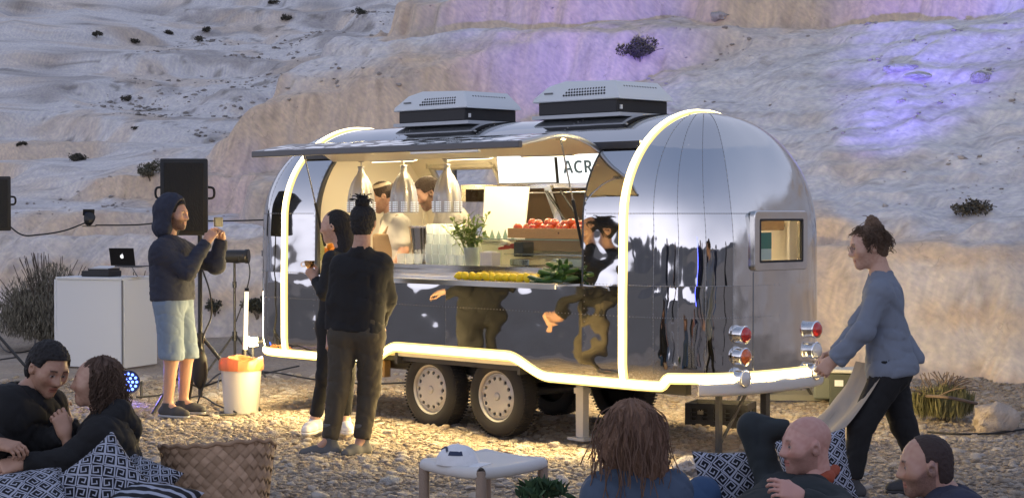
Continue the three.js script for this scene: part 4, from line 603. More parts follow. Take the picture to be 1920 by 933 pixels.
{ const w = crateX1 - crateX0, h = L(1000, 428, 0.6).y - caseTop - 0.008, t = inTrailer('wooden_crate', 'shallow pale wooden crate holding tomatoes on the glass case', 'crate', V(crateX0 + w / 2, caseTop + 0.009, 0.5)); part('front_board', [box(w, h, 0.016, 0, h / 2, 0.10, 0.002)], wood, t); part('back_board', [box(w, h, 0.016, 0, h / 2, -0.12, 0.002)], wood, t); part('end_board', [box(0.016, h, 0.2, -w / 2 + 0.008, h / 2, -0.01)], wood, t); part('end_board', [box(0.016, h, 0.2, w / 2 - 0.008, h / 2, -0.01)], wood, t); part('bottom_board', [box(w - 0.03, 0.01, 0.2, 0, 0.008, -0.01)], wood, t); part('knot', [cyl(0.008, 0.008, 0.003, 0, -0.0015, 0, 10).rotateX(Math.PI / 2).translate(0.06, h * 0.55, 0.109)], mat(rgb(0.16, 0.07, 0.03), 0.7), t);
  const r = seeded(33), tg = lathe([[0, -0.028], [0.018, -0.026], [0.033, -0.01], [0.035, 0.006], [0.026, 0.024], [0.01, 0.027], [0, 0.022]], 20), calyx = []; for (let i = 0; i < 5; i++) calyx.push(new THREE.ConeGeometry(0.004, 0.02, 4).rotateZ(1.3).translate(0.009, 0.027, 0).rotateY(i * 1.257)); const cg = merge(calyx), N = 11; let base;
  for (let row = 0; row < 2; row++) for (let i = 0; i < N; i++) { if (row && (i === 0 || i > 8)) continue; const yellow = !row && i === N - 1, x = crateX0 + 0.05 + i * (w - 0.1) / (N - 1) + (row ? 0.02 : 0) + 0.006 * (r() - 0.5), p = toWorld(x, caseTop + h + 0.006 + row * 0.034 + 0.008 * r(), 0.55 - row * 0.03 - (i % 2) * 0.02); const tm = thing('tomato', yellow ? 'yellow tomato at the right end of the wooden crate' : row ? 'ripe red tomato in the upper layer of the wooden crate' : ['first', 'second', 'third', 'fourth', 'fifth', 'sixth', 'seventh', 'eighth', 'ninth', 'tenth'][i] + ' tomato from the left in the front row of the wooden crate', 'tomato', p.toArray(), r() * 6, yellow ? undefined : row ? 'tomatoes in the upper layer of the crate' : 'tomatoes in the front row of the crate'); tm.rotation.x = (r() - 0.5) * 1.4; part('fruit', tg, phys({ color: yellow ? rgb(0.75, 0.42, 0.03) : rgb(0.5 + 0.12 * r(), 0.05 + 0.04 * r(), 0.02), roughness: 0.3, clearcoat: 0.4 }), tm); part('calyx', cg, mat(rgb(0.06, 0.12, 0.02), 0.7), tm); } }
{ // lemons in a row, cucumbers in a heap on the shelf
  const lemonGeo = lathe([[0, -0.043], [0.006, -0.04], [0.011, -0.034], [0.024, -0.022], [0.0305, 0], [0.024, 0.022], [0.012, 0.033], [0.007, 0.041], [0, 0.043]], 20).rotateZ(Math.PI / 2), lm = mat(rgb(0.82, 0.60, 0.01), 0.42, 0, { bumpMap: grainTex, bumpScale: 0.001 }), r = seeded(19); let first; const x0 = L(862, 520, 0.90).x, x1 = L(1003, 524, 0.90).x, N = 12;
  for (let i = 0; i < N; i++) { const w = toWorld(lerp(x0, x1, i / (N - 1)), shelfY + 0.037, 0.905 + 0.008 * (r() - 0.5)), label = i === 0 ? 'lemon at the left end of the row, beside the loose tumbler' : i === N - 1 ? 'lemon at the right end of the row, against the cucumbers' : ['second', 'third', 'fourth', 'fifth', 'sixth', 'seventh', 'eighth', 'ninth', 'tenth', 'eleventh'][i - 1] + ' lemon from the left in the row on the serving shelf'; let o; if (!first) { o = first = part('lemon', lemonGeo, lm, scene); tag(o, label, 'lemon', 'lemons in a row on the shelf'); o.position.copy(w); } else o = copyOf(first, label, w.toArray()); o.rotation.set(r() * 3, TH + (r() - 0.5) * 1.2 + (i % 3 ? 0 : 1), (r() - 0.5) * 0.5); }
  const cg = tube([V(-0.085, 0.008, 0), V(-0.03, -0.003, 0), V(0.03, -0.004, 0), V(0.085, 0.010, 0)], 0.016, 16, 9), p = cg.attributes.position; for (let i = 0; i < p.count; i++) { const k = Math.sqrt(Math.max(0.02, 1 - (p.getX(i) / 0.087) ** 4)), cy = 0.00; p.setY(i, cy + (p.getY(i) - cy) * k); p.setZ(i, p.getZ(i) * k); } cg.computeVertexNormals();
  const tones = [0, 1, 2].map((k) => phys({ color: rgb(0.028 + 0.014 * k, 0.075 + 0.03 * k, 0.018), roughness: 0.38, clearcoat: 0.3 })); const xa = L(1000, 520, 0.95).x, xb = OX1 - 0.03; let k = 0;
  for (const [layer, n] of [[0, 20], [1, 15], [2, 9]]) for (let i = 0; i < n; i++) { const f = r(), x = lerp(xa + layer * 0.05 + 0.04, xb - 0.06 - layer * 0.02, (i + 0.5) / n * 0.95 + 0.05 * f), y = shelfY + 0.022 + layer * 0.03 + 0.012 * f + 0.045 * sstep(xa, xb, x) * (layer + 0.6) * 0.6, z = lerp(0.83, 1.02 - 0.05 * layer, r()), w = toWorld(x, y, z), o = part('cucumber', cg, tones[k++ % 3], scene); o.position.copy(w); o.rotation.set((r() - 0.5) * 1.2, TH + (r() - 0.5) * 1.9, (r() - 0.5) * 0.5); tag(o, ['small dark green cucumber lying in the bottom layer of the heap on the shelf', 'small dark green cucumber in the middle layer of the heap on the shelf', 'small dark green cucumber on top of the heap on the shelf'][layer], 'cucumber', ['cucumbers at the bottom of the heap', 'cucumbers in the middle of the heap', 'cucumbers on top of the heap'][layer]); } }
{ // left end of the counter, behind the couple
  const z = 0.6, a = L(600, 480, z), t = inTrailer('bottle', 'clear bottle with a white cap at the left end of the counter', 'bottle', V(a.x, CY, z)); part('glass_body', lathe([[0, 0.003], [0.035, 0.003], [0.037, 0.01], [0.037, 0.13], [0.016, 0.17], [0.014, 0.21], [0.013, 0.21], [0, 0.205]], 24), phys({ color: rgb(0.75, 0.85, 0.7), roughness: 0.05, transmission: 1, thickness: 0.03, ior: 1.4, attenuationColor: rgb(0.75, 0.75, 0.4), attenuationDistance: 0.1 }), t); part('cap', [cyl(0.016, 0.016, 0.022, 0, 0.205, 0)], M.white, t);
  const b = L(622, 470, 0.45), o = inTrailer('fruit_bowl', 'bowl of oranges at the left end of the counter', 'bowl', V(b.x, CY, 0.45)); part('bowl', lathe([[0, 0], [0.05, 0.0], [0.1, 0.05], [0.104, 0.05], [0.055, -0.002], [0, -0.002]], 28), M.steel, o); const om = mat(rgb(0.75, 0.28, 0.03), 0.5); for (const [x, y, q] of [[-0.05, 0.06, 0.03], [0.045, 0.06, 0.02], [0, 0.06, -0.05], [0, 0.11, 0]]) part('orange', new THREE.SphereGeometry(0.042, 18, 14).translate(x, y, q), om, o); }

// ------------------------------------------------------------------ people: a distance field per body, garment and head of hair, meshed with surface nets
function netMesh(f, lo, hi, cell, color) {
  const nx = Math.ceil((hi.x - lo.x) / cell) + 1, ny = Math.ceil((hi.y - lo.y) / cell) + 1, nz = Math.ceil((hi.z - lo.z) / cell) + 1, B = 4, v = new Float32Array(nx * ny * nz), sx = 1, sy = nx, sz = nx * ny;
  for (let k = 0; k < nz; k += B) for (let j = 0; j < ny; j += B) for (let i = 0; i < nx; i += B) {
    const c = f(lo.x + (i + 1.5) * cell, lo.y + (j + 1.5) * cell, lo.z + (k + 1.5) * cell), far = Math.abs(c) > cell * 5.5;
    for (let c2 = k; c2 < Math.min(k + B, nz); c2++) for (let b = j; b < Math.min(j + B, ny); b++) for (let a = i; a < Math.min(i + B, nx); a++) v[a + b * sy + c2 * sz] = far ? c : f(lo.x + a * cell, lo.y + b * cell, lo.z + c2 * cell);
  }
  const at = new Int32Array(nx * ny * nz).fill(-1), pos = [], idx = [], E = [[0, 1], [2, 3], [4, 5], [6, 7], [0, 2], [1, 3], [4, 6], [5, 7], [0, 4], [1, 5], [2, 6], [3, 7]], q = new Float32Array(8);
  for (let k = 0; k < nz - 1; k++) for (let j = 0; j < ny - 1; j++) for (let i = 0; i < nx - 1; i++) {
    const o = i + j * sy + k * sz; let m = 0; for (let c = 0; c < 8; c++) { q[c] = v[o + (c & 1) + ((c >> 1) & 1) * sy + (c >> 2) * sz]; if (q[c] < 0) m |= 1 << c; }
    if (m === 0 || m === 255) continue;
    let x = 0, y = 0, z = 0, n = 0; for (const [a, b] of E) if ((q[a] < 0) !== (q[b] < 0)) { const t = q[a] / (q[a] - q[b]); x += (a & 1) + t * ((b & 1) - (a & 1)); y += ((a >> 1) & 1) + t * (((b >> 1) & 1) - ((a >> 1) & 1)); z += (a >> 2) + t * ((b >> 2) - (a >> 2)); n++; }
    at[o] = pos.length / 3; pos.push(lo.x + (i + x / n) * cell, lo.y + (j + y / n) * cell, lo.z + (k + z / n) * cell);
  }
  for (let k = 1; k < nz - 1; k++) for (let j = 1; j < ny - 1; j++) for (let i = 1; i < nx - 1; i++) {
    const o = i + j * sy + k * sz, s = v[o] < 0;
    const quad = (a, b, c, d, flip) => { if (a < 0 || b < 0 || c < 0 || d < 0) return; flip ? idx.push(a, c, b, a, d, c) : idx.push(a, b, c, a, c, d); };
    if (s !== (v[o + sx] < 0)) quad(at[o - sy - sz], at[o - sz], at[o], at[o - sy], !s);
    if (s !== (v[o + sy] < 0)) quad(at[o - sx - sz], at[o - sz], at[o], at[o - sx], s);
    if (s !== (v[o + sz] < 0)) quad(at[o - sx - sy], at[o - sy], at[o], at[o - sx], !s);
  }
  const g = new THREE.BufferGeometry(), n = pos.length / 3, uv = new Float32Array(n * 2); for (let i = 0; i < n; i++) { uv[2 * i] = (pos[3 * i] + 0.6 * pos[3 * i + 2]) * 5; uv[2 * i + 1] = (pos[3 * i + 1] + 0.3 * pos[3 * i + 2]) * 5; }
  g.setAttribute('position', new THREE.Float32BufferAttribute(pos, 3)); g.setAttribute('uv', new THREE.BufferAttribute(uv, 2)); g.setIndex(idx); g.computeVertexNormals();
  if (color) { const c = new Float32Array(n * 3); for (let i = 0; i < n; i++) c.set(color(pos[3 * i], pos[3 * i + 1], pos[3 * i + 2]), 3 * i); g.setAttribute('color', new THREE.BufferAttribute(c, 3)); }
  return g;
}
const smin = (a, b, k) => { const h = Math.max(k - Math.abs(a - b), 0) / k; return Math.min(a, b) - h * h * k * 0.25; }, smax = (a, b, k) => -smin(-a, -b, k);
function cap(x, y, z, c) { const dx = c.bx - c.ax, dy = c.by - c.ay, dz = c.bz - c.az, px = x - c.ax, py = y - c.ay, pz = z - c.az, l = dx * dx + dy * dy + dz * dz, t = l > 1e-9 ? clamp((px * dx + py * dy + pz * dz) / l, 0, 1) : 0, ex = px - dx * t, ey = py - dy * t, ez = pz - dz * t; return Math.sqrt(ex * ex + ey * ey + ez * ez) - (c.ra + (c.rb - c.ra) * t); }
const C = (a, b, ra, rb = ra, k = 0.03) => ({ ax: a.x, ay: a.y, az: a.z, bx: b.x, by: b.y, bz: b.z, ra, rb, k });
const union = (list) => (x, y, z) => { let d = 1e3; for (const c of list) d = smin(d, cap(x, y, z, c), c.k); return d; };
function boundsOf(list, pad) { const lo = V(1e3, 1e3, 1e3), hi = V(-1e3, -1e3, -1e3); for (const c of list) for (const [x, y, z, r] of [[c.ax, c.ay, c.az, c.ra], [c.bx, c.by, c.bz, c.rb]]) { lo.min(V(x - r, y - r, z - r)); hi.max(V(x + r, y + r, z + r)); } return [lo.subScalar(pad), hi.addScalar(pad)]; }
const plane = (p, n) => { const m = n.clone().normalize(); return (x, y, z) => (x - p.x) * m.x + (y - p.y) * m.y + (z - p.z) * m.z; };   // keeps the side against n
const ell = (x, y, z, a, b, c) => { const k0 = Math.hypot(x / a, y / b, z / c), k1 = Math.hypot(x / (a * a), y / (b * b), z / (c * c)); return k1 > 1e-9 ? k0 * (k0 - 1) / k1 : -Math.min(a, b, c); };
// ---- head, in its own frame: z forward, y up, x to the person's left; 0.235 m tall
function headField(o = {}) {
  const jaw = o.jaw ?? 1, caps = [C(V(0, 0.018, 0.088), V(0, -0.028, 0.113), 0.009, 0.0125, 0.018), C(V(-0.012, -0.033, 0.1), V(0.012, -0.033, 0.1), 0.010, 0.010, 0.012), C(V(-0.045, 0.024, 0.074), V(0.045, 0.024, 0.074), 0.015, 0.015, 0.022), C(V(-0.016, -0.061, 0.089), V(0.016, -0.061, 0.089), 0.0075, 0.0075, 0.009), C(V(-0.014, -0.0725, 0.087), V(0.014, -0.0725, 0.087), 0.008, 0.008, 0.009), C(V(0, -0.105, 0.07), V(0, -0.1, 0.076), 0.019, 0.02, 0.03), C(V(-0.045, -0.018, 0.062), V(0.045, -0.018, 0.062), 0.026, 0.026, 0.035), C(V(0, -0.05, -0.03), V(0, -0.17, -0.045), 0.056, 0.058, 0.03)];
  return (x, y, z) => {
    const ax = Math.abs(x);
    let d = ell(x, y - 0.032, z + 0.006, 0.077, 0.087, 0.099);
    d = smin(d, ell(x, y + 0.036, z - 0.03, 0.06 * jaw, 0.084, 0.066), 0.05);
    for (const c of caps) d = smin(d, cap(x, y, z, c), c.k);
    d = smax(d, -(Math.hypot(ax - 0.031, y - 0.004, z - 0.104) - 0.019), 0.014);
    d = smin(d, Math.hypot(ax - 0.031, y - 0.003, z - 0.081) - 0.0125, 0.003);
    const ey = y + 0.006, ez = z + 0.008; d = smin(d, Math.max(ell(ax - 0.079 - 0.12 * Math.max(0, -ez) , ey, ez, 0.011, 0.033, 0.02), -(Math.hypot(ax - 0.092, ey - 0.002, ez - 0.004) - 0.012)), 0.008);
    return d;
  };
}
function headColour(o) {
  const s0 = o.skin, s = s0, lip = [s[0] * 0.85, s[1] * 0.6, s[2] * 0.6], brow = o.brow ?? [0.03, 0.022, 0.018], beard = o.beard;
  return (x, y, z) => {
    const ax = Math.abs(x), mott = 1 + 0.07 * noise(x * 38, y * 38, z * 38); let c = [s[0] * mott, s[1] * mott * mott, s[2] * mott * mott];
    if (z > 0.05) c = mixc(c, [s[0] * 1.02, s[1] * 0.86, s[2] * 0.82], 0.7 * sstep(0.03, 0.01, Math.hypot(ax - 0.04, y + 0.03, (z - 0.08) * 0.6)));
    if (beard) { const b = (y < -0.036 + 0.9 * Math.max(0, 0.06 - z) && y > -0.135 && z > -0.02) ? sstep(-0.03, -0.05, y - 0.9 * Math.max(0, 0.055 - z) * (z < 0.055 ? 1 : 0)) : 0; c = mixc(c, beard, 0.8 * b * (Math.abs(noise(x * 300, y * 300, z * 300)) * 0.5 + 0.6)); }
    if (z > 0.07 && Math.abs(y + 0.067) < 0.011 && ax < 0.024) c = Math.abs(y + 0.067) < 0.002 ? [s[0] * 0.25, s[1] * 0.15, s[2] * 0.15] : lip;
    if (z > 0.06 && Math.abs(y - 0.027 - 0.1 * (0.03 - Math.abs(ax - 0.033))) < 0.0042 && ax > 0.015 && ax < 0.052) c = mixc(s, brow, 0.75);
    const e = Math.hypot(ax - 0.031, y - 0.003); if (z > 0.08 && e < 0.0135) { const yy = y - 0.003 + 14 * (ax - 0.031) ** 2; c = yy > 0.0045 || yy < -0.004 ? mixc(s, [0.05, 0.03, 0.02], yy > 0 ? 0.5 : 0.15) : e < 0.0058 ? [0.02, 0.014, 0.01] : [0.33, 0.29, 0.26]; }
    if (o.stubble && y > 0.045 + 0.6 * Math.max(0, z - 0.02) - 0.9 * Math.max(0, -z) - 0.0) c = mixc(c, o.stubble, 0.2);
    return c;
  };
}
// ---- hand: wrist, direction to the knuckles, normal of the back of the hand; curl 0 flat .. 1 fist
function handCaps(w, dir, back, side, curl = 0.35, size = 1, spread = 0.1) { // side: +1 thumb on dir x back
  const d = dir.clone().normalize(), b = back.clone().addScaledVector(d, -back.dot(d)).normalize(), s = d.clone().cross(b).multiplyScalar(side).normalize(), P = (a, c, e) => w.clone().addScaledVector(d, a * size).addScaledVector(s, c * size).addScaledVector(b, e * size), L = [];
  for (let i = 0; i < 4; i++) { const y = 0.030 - 0.02 * i; L.push(C(P(0.005, y * 0.6, 0), P(0.085 - 0.004 * i, y, 0.003), 0.017 * size, 0.0125 * size, 0.02 * size)); }
  for (let i = 0; i < 4; i++) {
    const y = 0.030 - 0.02 * i, len = [0.074, 0.082, 0.076, 0.06][i], cv = curl + 0.05 * i, r = [0.0092, 0.0094, 0.009, 0.008][i]; let p = P(0.085 - 0.004 * i, y, 0.003), a = 0.15 + cv * 0.9;
    for (let k = 0; k < 3; k++) { const l = len * [0.45, 0.31, 0.24][k], f = spread * (1.5 - i) * 0.4, n = p.clone().addScaledVector(d, Math.cos(a) * l * size).addScaledVector(s, Math.sin(f) * l * size).addScaledVector(b, -Math.sin(a) * l * size); L.push(C(p, n, r * (1 - 0.08 * k) * size, r * (0.94 - 0.09 * k) * size, 0.004)); p = n; a += 0.25 + cv * 1.1; }
  }
  const t0 = P(0.022, 0.026, -0.008), t1 = P(0.055, 0.052, -0.018 - 0.012 * curl), t2 = P(0.082, 0.056 - 0.03 * curl, -0.03 - 0.02 * curl), t3 = P(0.104, 0.05 - 0.045 * curl, -0.036 - 0.025 * curl);
  L.push(C(t0, t1, 0.016 * size, 0.0115 * size, 0.02 * size), C(t1, t2, 0.0108 * size, 0.0098 * size, 0.004), C(t2, t3, 0.0098 * size, 0.008 * size, 0.004));
  L.push(C(w.clone().addScaledVector(d, -0.05), P(0.01, 0, 0), 0.026 * size, 0.024 * size, 0.02));
  return L;
}
const cloth = (r, g, b, extra = {}) => mat(rgb(r, g, b), 0.9, 0, { bumpMap: weaveTex, bumpScale: 0.0012, ...extra });
const skinMat = phys({ color: 0xffffff, vertexColors: true, roughness: 0.5 });
skinMat.side = THREE.FrontSide;
function fold(amp, fx, fy, seed) { return (x, y, z) => { const a = noise(x * fx * 0.45 + seed, y * fy * 0.5 + x * 2.5, z * fx * 0.45), b = noise(x * fx * 0.8 + 3, y * fy * 0.35 - z * 4 + seed, z * fx * 0.8); return amp * (0.35 * a + 0.9 * sstep(0.22, 0, Math.abs(a)) + 0.6 * sstep(0.16, 0, Math.abs(b)) - 0.35); }; }
// ---- one person. J: joints in the world; everything is stored relative to root
function makePerson(o) {
  const root = o.root, g = thing('person', o.label, 'person', [root.x, root.y, root.z], 0, o.group), J = {}; for (const k in o.J) J[k] = o.J[k].clone().sub(root);
  const w = o.w ?? 1, th = o.thick ?? 1, R = J.shR.clone().sub(J.shL).normalize(), mid = J.shL.clone().add(J.shR).multiplyScalar(0.5), up = mid.clone().sub(J.pelvis).normalize();
  if (!J.hipL) { const hr = (o.hipDir ?? R).clone().normalize(); J.hipL = J.pelvis.clone().addScaledVector(hr, -0.085 * w).addScaledVector(up, -0.03); J.hipR = J.pelvis.clone().addScaledVector(hr, 0.085 * w).addScaledVector(up, -0.03); }
  const HR = J.hipR.clone().sub(J.hipL).normalize(), waist = mid.clone().lerp(J.pelvis, 0.62), chest = mid.clone().lerp(J.pelvis, 0.18), low = J.neck.clone().addScaledVector(up, -0.02);
  // torso, arms, legs as tapered capsules; e = how far a garment stands off
  const torso = (e, k = 0.06) => { const L = [C(J.shL.clone().addScaledVector(up, -0.01), J.shR.clone().addScaledVector(up, -0.01), 0.052 * w + e, 0.052 * w + e, k), C(low, mid, 0.06 + e * 0.6, 0.075 + e, k)]; for (const s of [-1, 1]) L.push(C(chest.clone().addScaledVector(R, s * 0.082 * w), waist.clone().addScaledVector(R, s * 0.062 * w), 0.098 * w * th + e, 0.088 * w * th + e, k), C(waist.clone().addScaledVector(R, s * 0.062 * w), J.pelvis.clone().addScaledVector(HR, s * 0.072 * w), 0.088 * w * th + e, 0.104 * w * th + e, k)); return L; };
  const arm = (s, e, k = 0.035) => [C(J['sh' + s], J['el' + s], 0.05 * w + e, 0.041 * w + e * 0.9, k), C(J['el' + s], J['wr' + s], 0.04 * w + e * 0.9, 0.028 + e * 0.7, k)];
  const leg = (s, e, k = 0.03, e2 = e) => J['kn' + s] ? [C(J['hip' + s], J['kn' + s], 0.088 * w + e, 0.058 * w + e2, k), C(J['kn' + s], J['an' + s], 0.056 * w + e2, 0.037 + e2, k)] : [];
  // body: one continuous skin with the head and hands on finer grids
  const list = [...torso(0), ...arm('L', 0), ...arm('R', 0), ...leg('L', 0), ...leg('R', 0)]; for (const s of ['L', 'R']) if (J['an' + s]) list.push(C(J['an' + s], J['toe' + s], 0.034, 0.028, 0.02));
  const Hd = o.head, HS = Hd.size ?? 1, basis = new THREE.Matrix4().makeRotationFromEuler(new THREE.Euler(rad(Hd.pitch ?? 0), rad(Hd.yaw), rad(Hd.roll ?? 0), 'YXZ')), frame = basis.clone().setPosition(J.head).multiply(new THREE.Matrix4().makeScale(HS, HS, HS)), hw = (x, y, z) => V(x, y, z).applyMatrix4(frame);
  list.push(C(hw(0, -0.06, -0.03), low, 0.052, 0.06, 0.03));
  const body = [netMesh(union(list), ...boundsOf(list, 0.03), 0.014, () => o.skin)];
  const hf = headField(Hd); body.push(netMesh(hf, V(-0.115, -0.16, -0.125), V(0.115, 0.14, 0.145), 0.0034, headColour({ skin: o.skin, ...Hd })).applyMatrix4(frame));
  for (const s of ['L', 'R']) { const hnd = o['hand' + s]; if (!hnd) continue; const L = handCaps(J['wr' + s], hnd.dir, hnd.back, hnd.side ?? (s === 'R' ? -1 : 1), hnd.curl, hnd.size ?? 1); body.push(netMesh(union(L), ...boundsOf(L, 0.012), 0.0036, () => o.skin)); }
  const bg = mergeGeometries(body); part('body', bg, skinMat, g);
  // garments
  const H = { g, J, R, up, mid, waist, chest, low, torso, arm, leg, hw, frame, HS, HR, head: hf, o };
  H.garment = (name, prims, m, clips = [], f = null, cell = 0.0125, label, parent = g) => { const u = union(prims), fn = (x, y, z) => { let d = u(x, y, z); if (f && d < 0.1) d += f(x, y, z); for (const c of clips) d = smax(d, c(x, y, z), 0.008); return d; }; const p = part(name, netMesh(fn, ...boundsOf(prims, 0.04), cell), m, parent); if (label) p.userData.label = label; return p; };
  H.headPart = (name, field, m, box, cell = 0.005) => part(name, netMesh(field, box[0], box[1], cell).applyMatrix4(frame), m, g);
  return H;
}
// garment helpers
function top(H, m, o = {}) { // jersey, shirt, jacket
  const e = o.ease ?? 0.018, J = H.J, clips = [], prims = [...H.torso(e, 0.07)], hem = J.pelvis.clone().addScaledVector(H.up, o.hem ?? -0.05);
  for (const s of ['L', 'R']) { const a = H.arm(s, e); if (o.sleeve === 'short') { const mid2 = J['sh' + s].clone().lerp(J['el' + s], 0.62); prims.push(C(J['sh' + s], mid2, 0.05 * 1 + e, 0.046 + e, 0.035)); } else prims.push(a[0], a[1]); }
  { const hp = plane(hem, H.up.clone().negate()), pv = J.pelvis; clips.push((x, y, z) => Math.hypot(x - pv.x, y - pv.y, z - pv.z) < (o.hemR ?? 0.42) ? hp(x, y, z) : -1); }
  const nk = H.low.clone().addScaledVector(H.up, o.neck ?? 0.03); clips.push((x, y, z) => 0.065 - Math.hypot(x - nk.x, y - nk.y - 0.035, z - nk.z));
  // sleeves end a little above the wrist
  if (o.sleeve !== 'short') for (const s of ['L', 'R']) { const d = J['wr' + s].clone().sub(J['el' + s]).normalize(), p = J['wr' + s].clone().addScaledVector(d, o.cuff ?? -0.01); clips.push((x, y, z) => { const q = (x - p.x) * d.x + (y - p.y) * d.y + (z - p.z) * d.z, r = Math.hypot(x - p.x - d.x * q, y - p.y - d.y * q, z - p.z - d.z * q); return r < 0.09 && q < 0.25 ? q : -1; }); }
  const f = fold(o.fold ?? 0.006, o.fx ?? 9, o.fy ?? 16, o.seed ?? 1);
  const hemOpen = o.flare ? (x, y, z) => -o.flare * sstep(0.28, 0, (x - hem.x) * H.up.x + (y - hem.y) * H.up.y + (z - hem.z) * H.up.z) : () => 0;
  return H.garment(o.name ?? 'jumper', prims, m, clips, (x, y, z) => f(x, y, z) + hemOpen(x, y, z), o.cell ?? 0.0125, o.label);
}
function trousers(H, m, o = {}) {
  const e = o.ease ?? 0.016, J = H.J, prims = [...H.leg('L', e, 0.03, o.ease2 ?? e), ...H.leg('R', e, 0.03, o.ease2 ?? e)]; for (const s of [-1, 1]) prims.push(C(H.waist.clone().addScaledVector(H.R, s * 0.062), J.pelvis.clone().addScaledVector(H.HR, s * 0.07), 0.088 + e, 0.107 + e, 0.05));
  const wp = plane(J.pelvis.clone().addScaledVector(H.up, o.waist ?? 0.12), H.up), wv = H.waist, clips = [(x, y, z) => Math.hypot(x - wv.x, y - wv.y, z - wv.z) < 0.27 ? wp(x, y, z) : -1];
  for (const s of ['L', 'R']) if (J['kn' + s]) { const a = J['kn' + s], b = J['an' + s], d = b.clone().sub(a).normalize(), p = a.clone().lerp(b, o.len ?? 0.93); clips.push((x, y, z) => { const q = (x - p.x) * d.x + (y - p.y) * d.y + (z - p.z) * d.z, r = Math.hypot(x - p.x - d.x * q, y - p.y - d.y * q, z - p.z - d.z * q); return q > -0.02 && r < 0.15 ? q : -1; }); }
  return H.garment(o.name ?? 'trousers', prims, m, clips, fold(o.fold ?? 0.005, 12, 14, o.seed ?? 3), 0.0125, o.label);
}
function shoe(H, s, m, soleM, o = {}) {
  const J = H.J, a = J['an' + s], t = J['toe' + s], d = t.clone().sub(a); d.y = 0; d.normalize(); const base = Math.min(t.y, a.y - 0.05) - 0.03, heel = V(a.x, base + 0.045, a.z).addScaledVector(d, -0.045), ball = V(a.x, base + 0.042, a.z).addScaledVector(d, 0.10), tip = V(a.x, base + 0.035, a.z).addScaledVector(d, 0.175), prims = [C(heel, ball, 0.042, 0.046, 0.03), C(ball, tip, 0.046, 0.036, 0.03), C(heel.clone().addScaledVector(d, 0.03), V(a.x, a.y + (o.high ?? 0.0), a.z), 0.042, 0.046, 0.03)];
  H.garment('shoe', prims, m, [(x, y, z) => base + 0.022 - y, (x, y, z) => y - (a.y + (o.high ?? 0.0) + 0.012)], null, 0.008);
  H.garment('shoe_sole', [C(heel.clone().setY(base + 0.03), ball.clone().setY(base + 0.03), 0.046, 0.05, 0.03), C(ball.clone().setY(base + 0.03), tip.clone().setY(base + 0.03), 0.05, 0.04, 0.03)], soleM, [(x, y, z) => base + 0.001 - y, (x, y, z) => y - (base + 0.024)], null, 0.008);
}
// hair
const lock = (x, y, z, w = 1) => { const a = Math.atan2(x, -z - 0.02), s = Math.sin(y * 34 * w + 2 * noise(a * 2, y * 4, 1)) * 0.16; return 0.009 * noise(a * 5 + s * 3, y * 5, 2) + 0.006 * noise(a * 13 + s * 9, y * 9, 5) + 0.0028 * noise(a * 34 + s * 20, y * 16, 8); };
const hairMat = (r, g, b) => mat(rgb(r, g, b), 0.8, 0, { bumpMap: grainTex, bumpScale: 0.003 });
const HB0 = [V(-0.14, -0.2, -0.17), V(0.14, 0.18, 0.15)];
function shortHair(H, m, o = {}) { // hairline from forehead to nape
  const t = o.t ?? 0.011; return H.headPart('hair', (x, y, z) => {
    let d = smin(ell(x, y - 0.032, z + 0.006, 0.077 + t, 0.087 + t * 1.1, 0.099 + t), ell(x, y + 0.03, z + 0.04, 0.062 + t, 0.08, 0.06 + t), 0.03) + (o.n ?? 0.0035) * noise(x * 55, y * 40, z * 55) + 0.002 * noise(x * 130, y * 90, z * 130);
    const front = (o.front ?? 0.073) - y + 0.5 * Math.max(0, z - 0.04), side = (z - (o.temple ?? 0.035)) + 0.25 * (0.0 - y), nape = -0.078 - y; // outside these the skin shows
    const rag = 0.005 * noise(x * 160, y * 160, z * 160), cut = rag + Math.max(Math.min(front, 1e3) * (z > -0.2 ? 1 : 1) > 0 && side > 0 ? Math.min(front, side) : -1, nape, y < 0.02 && Math.abs(x) > 0.05 && z > -0.035 ? Math.min(0.02 - y, z + 0.035) : -1);
    d = Math.max(d, cut); if (o.recede) d = Math.max(d, Math.min(z - 0.015 - 0.35 * Math.max(0, y - 0.05) + 0.5 * Math.abs(x) * 0, y - 0.02)); return d;
  }, m, HB0, 0.0045);
}
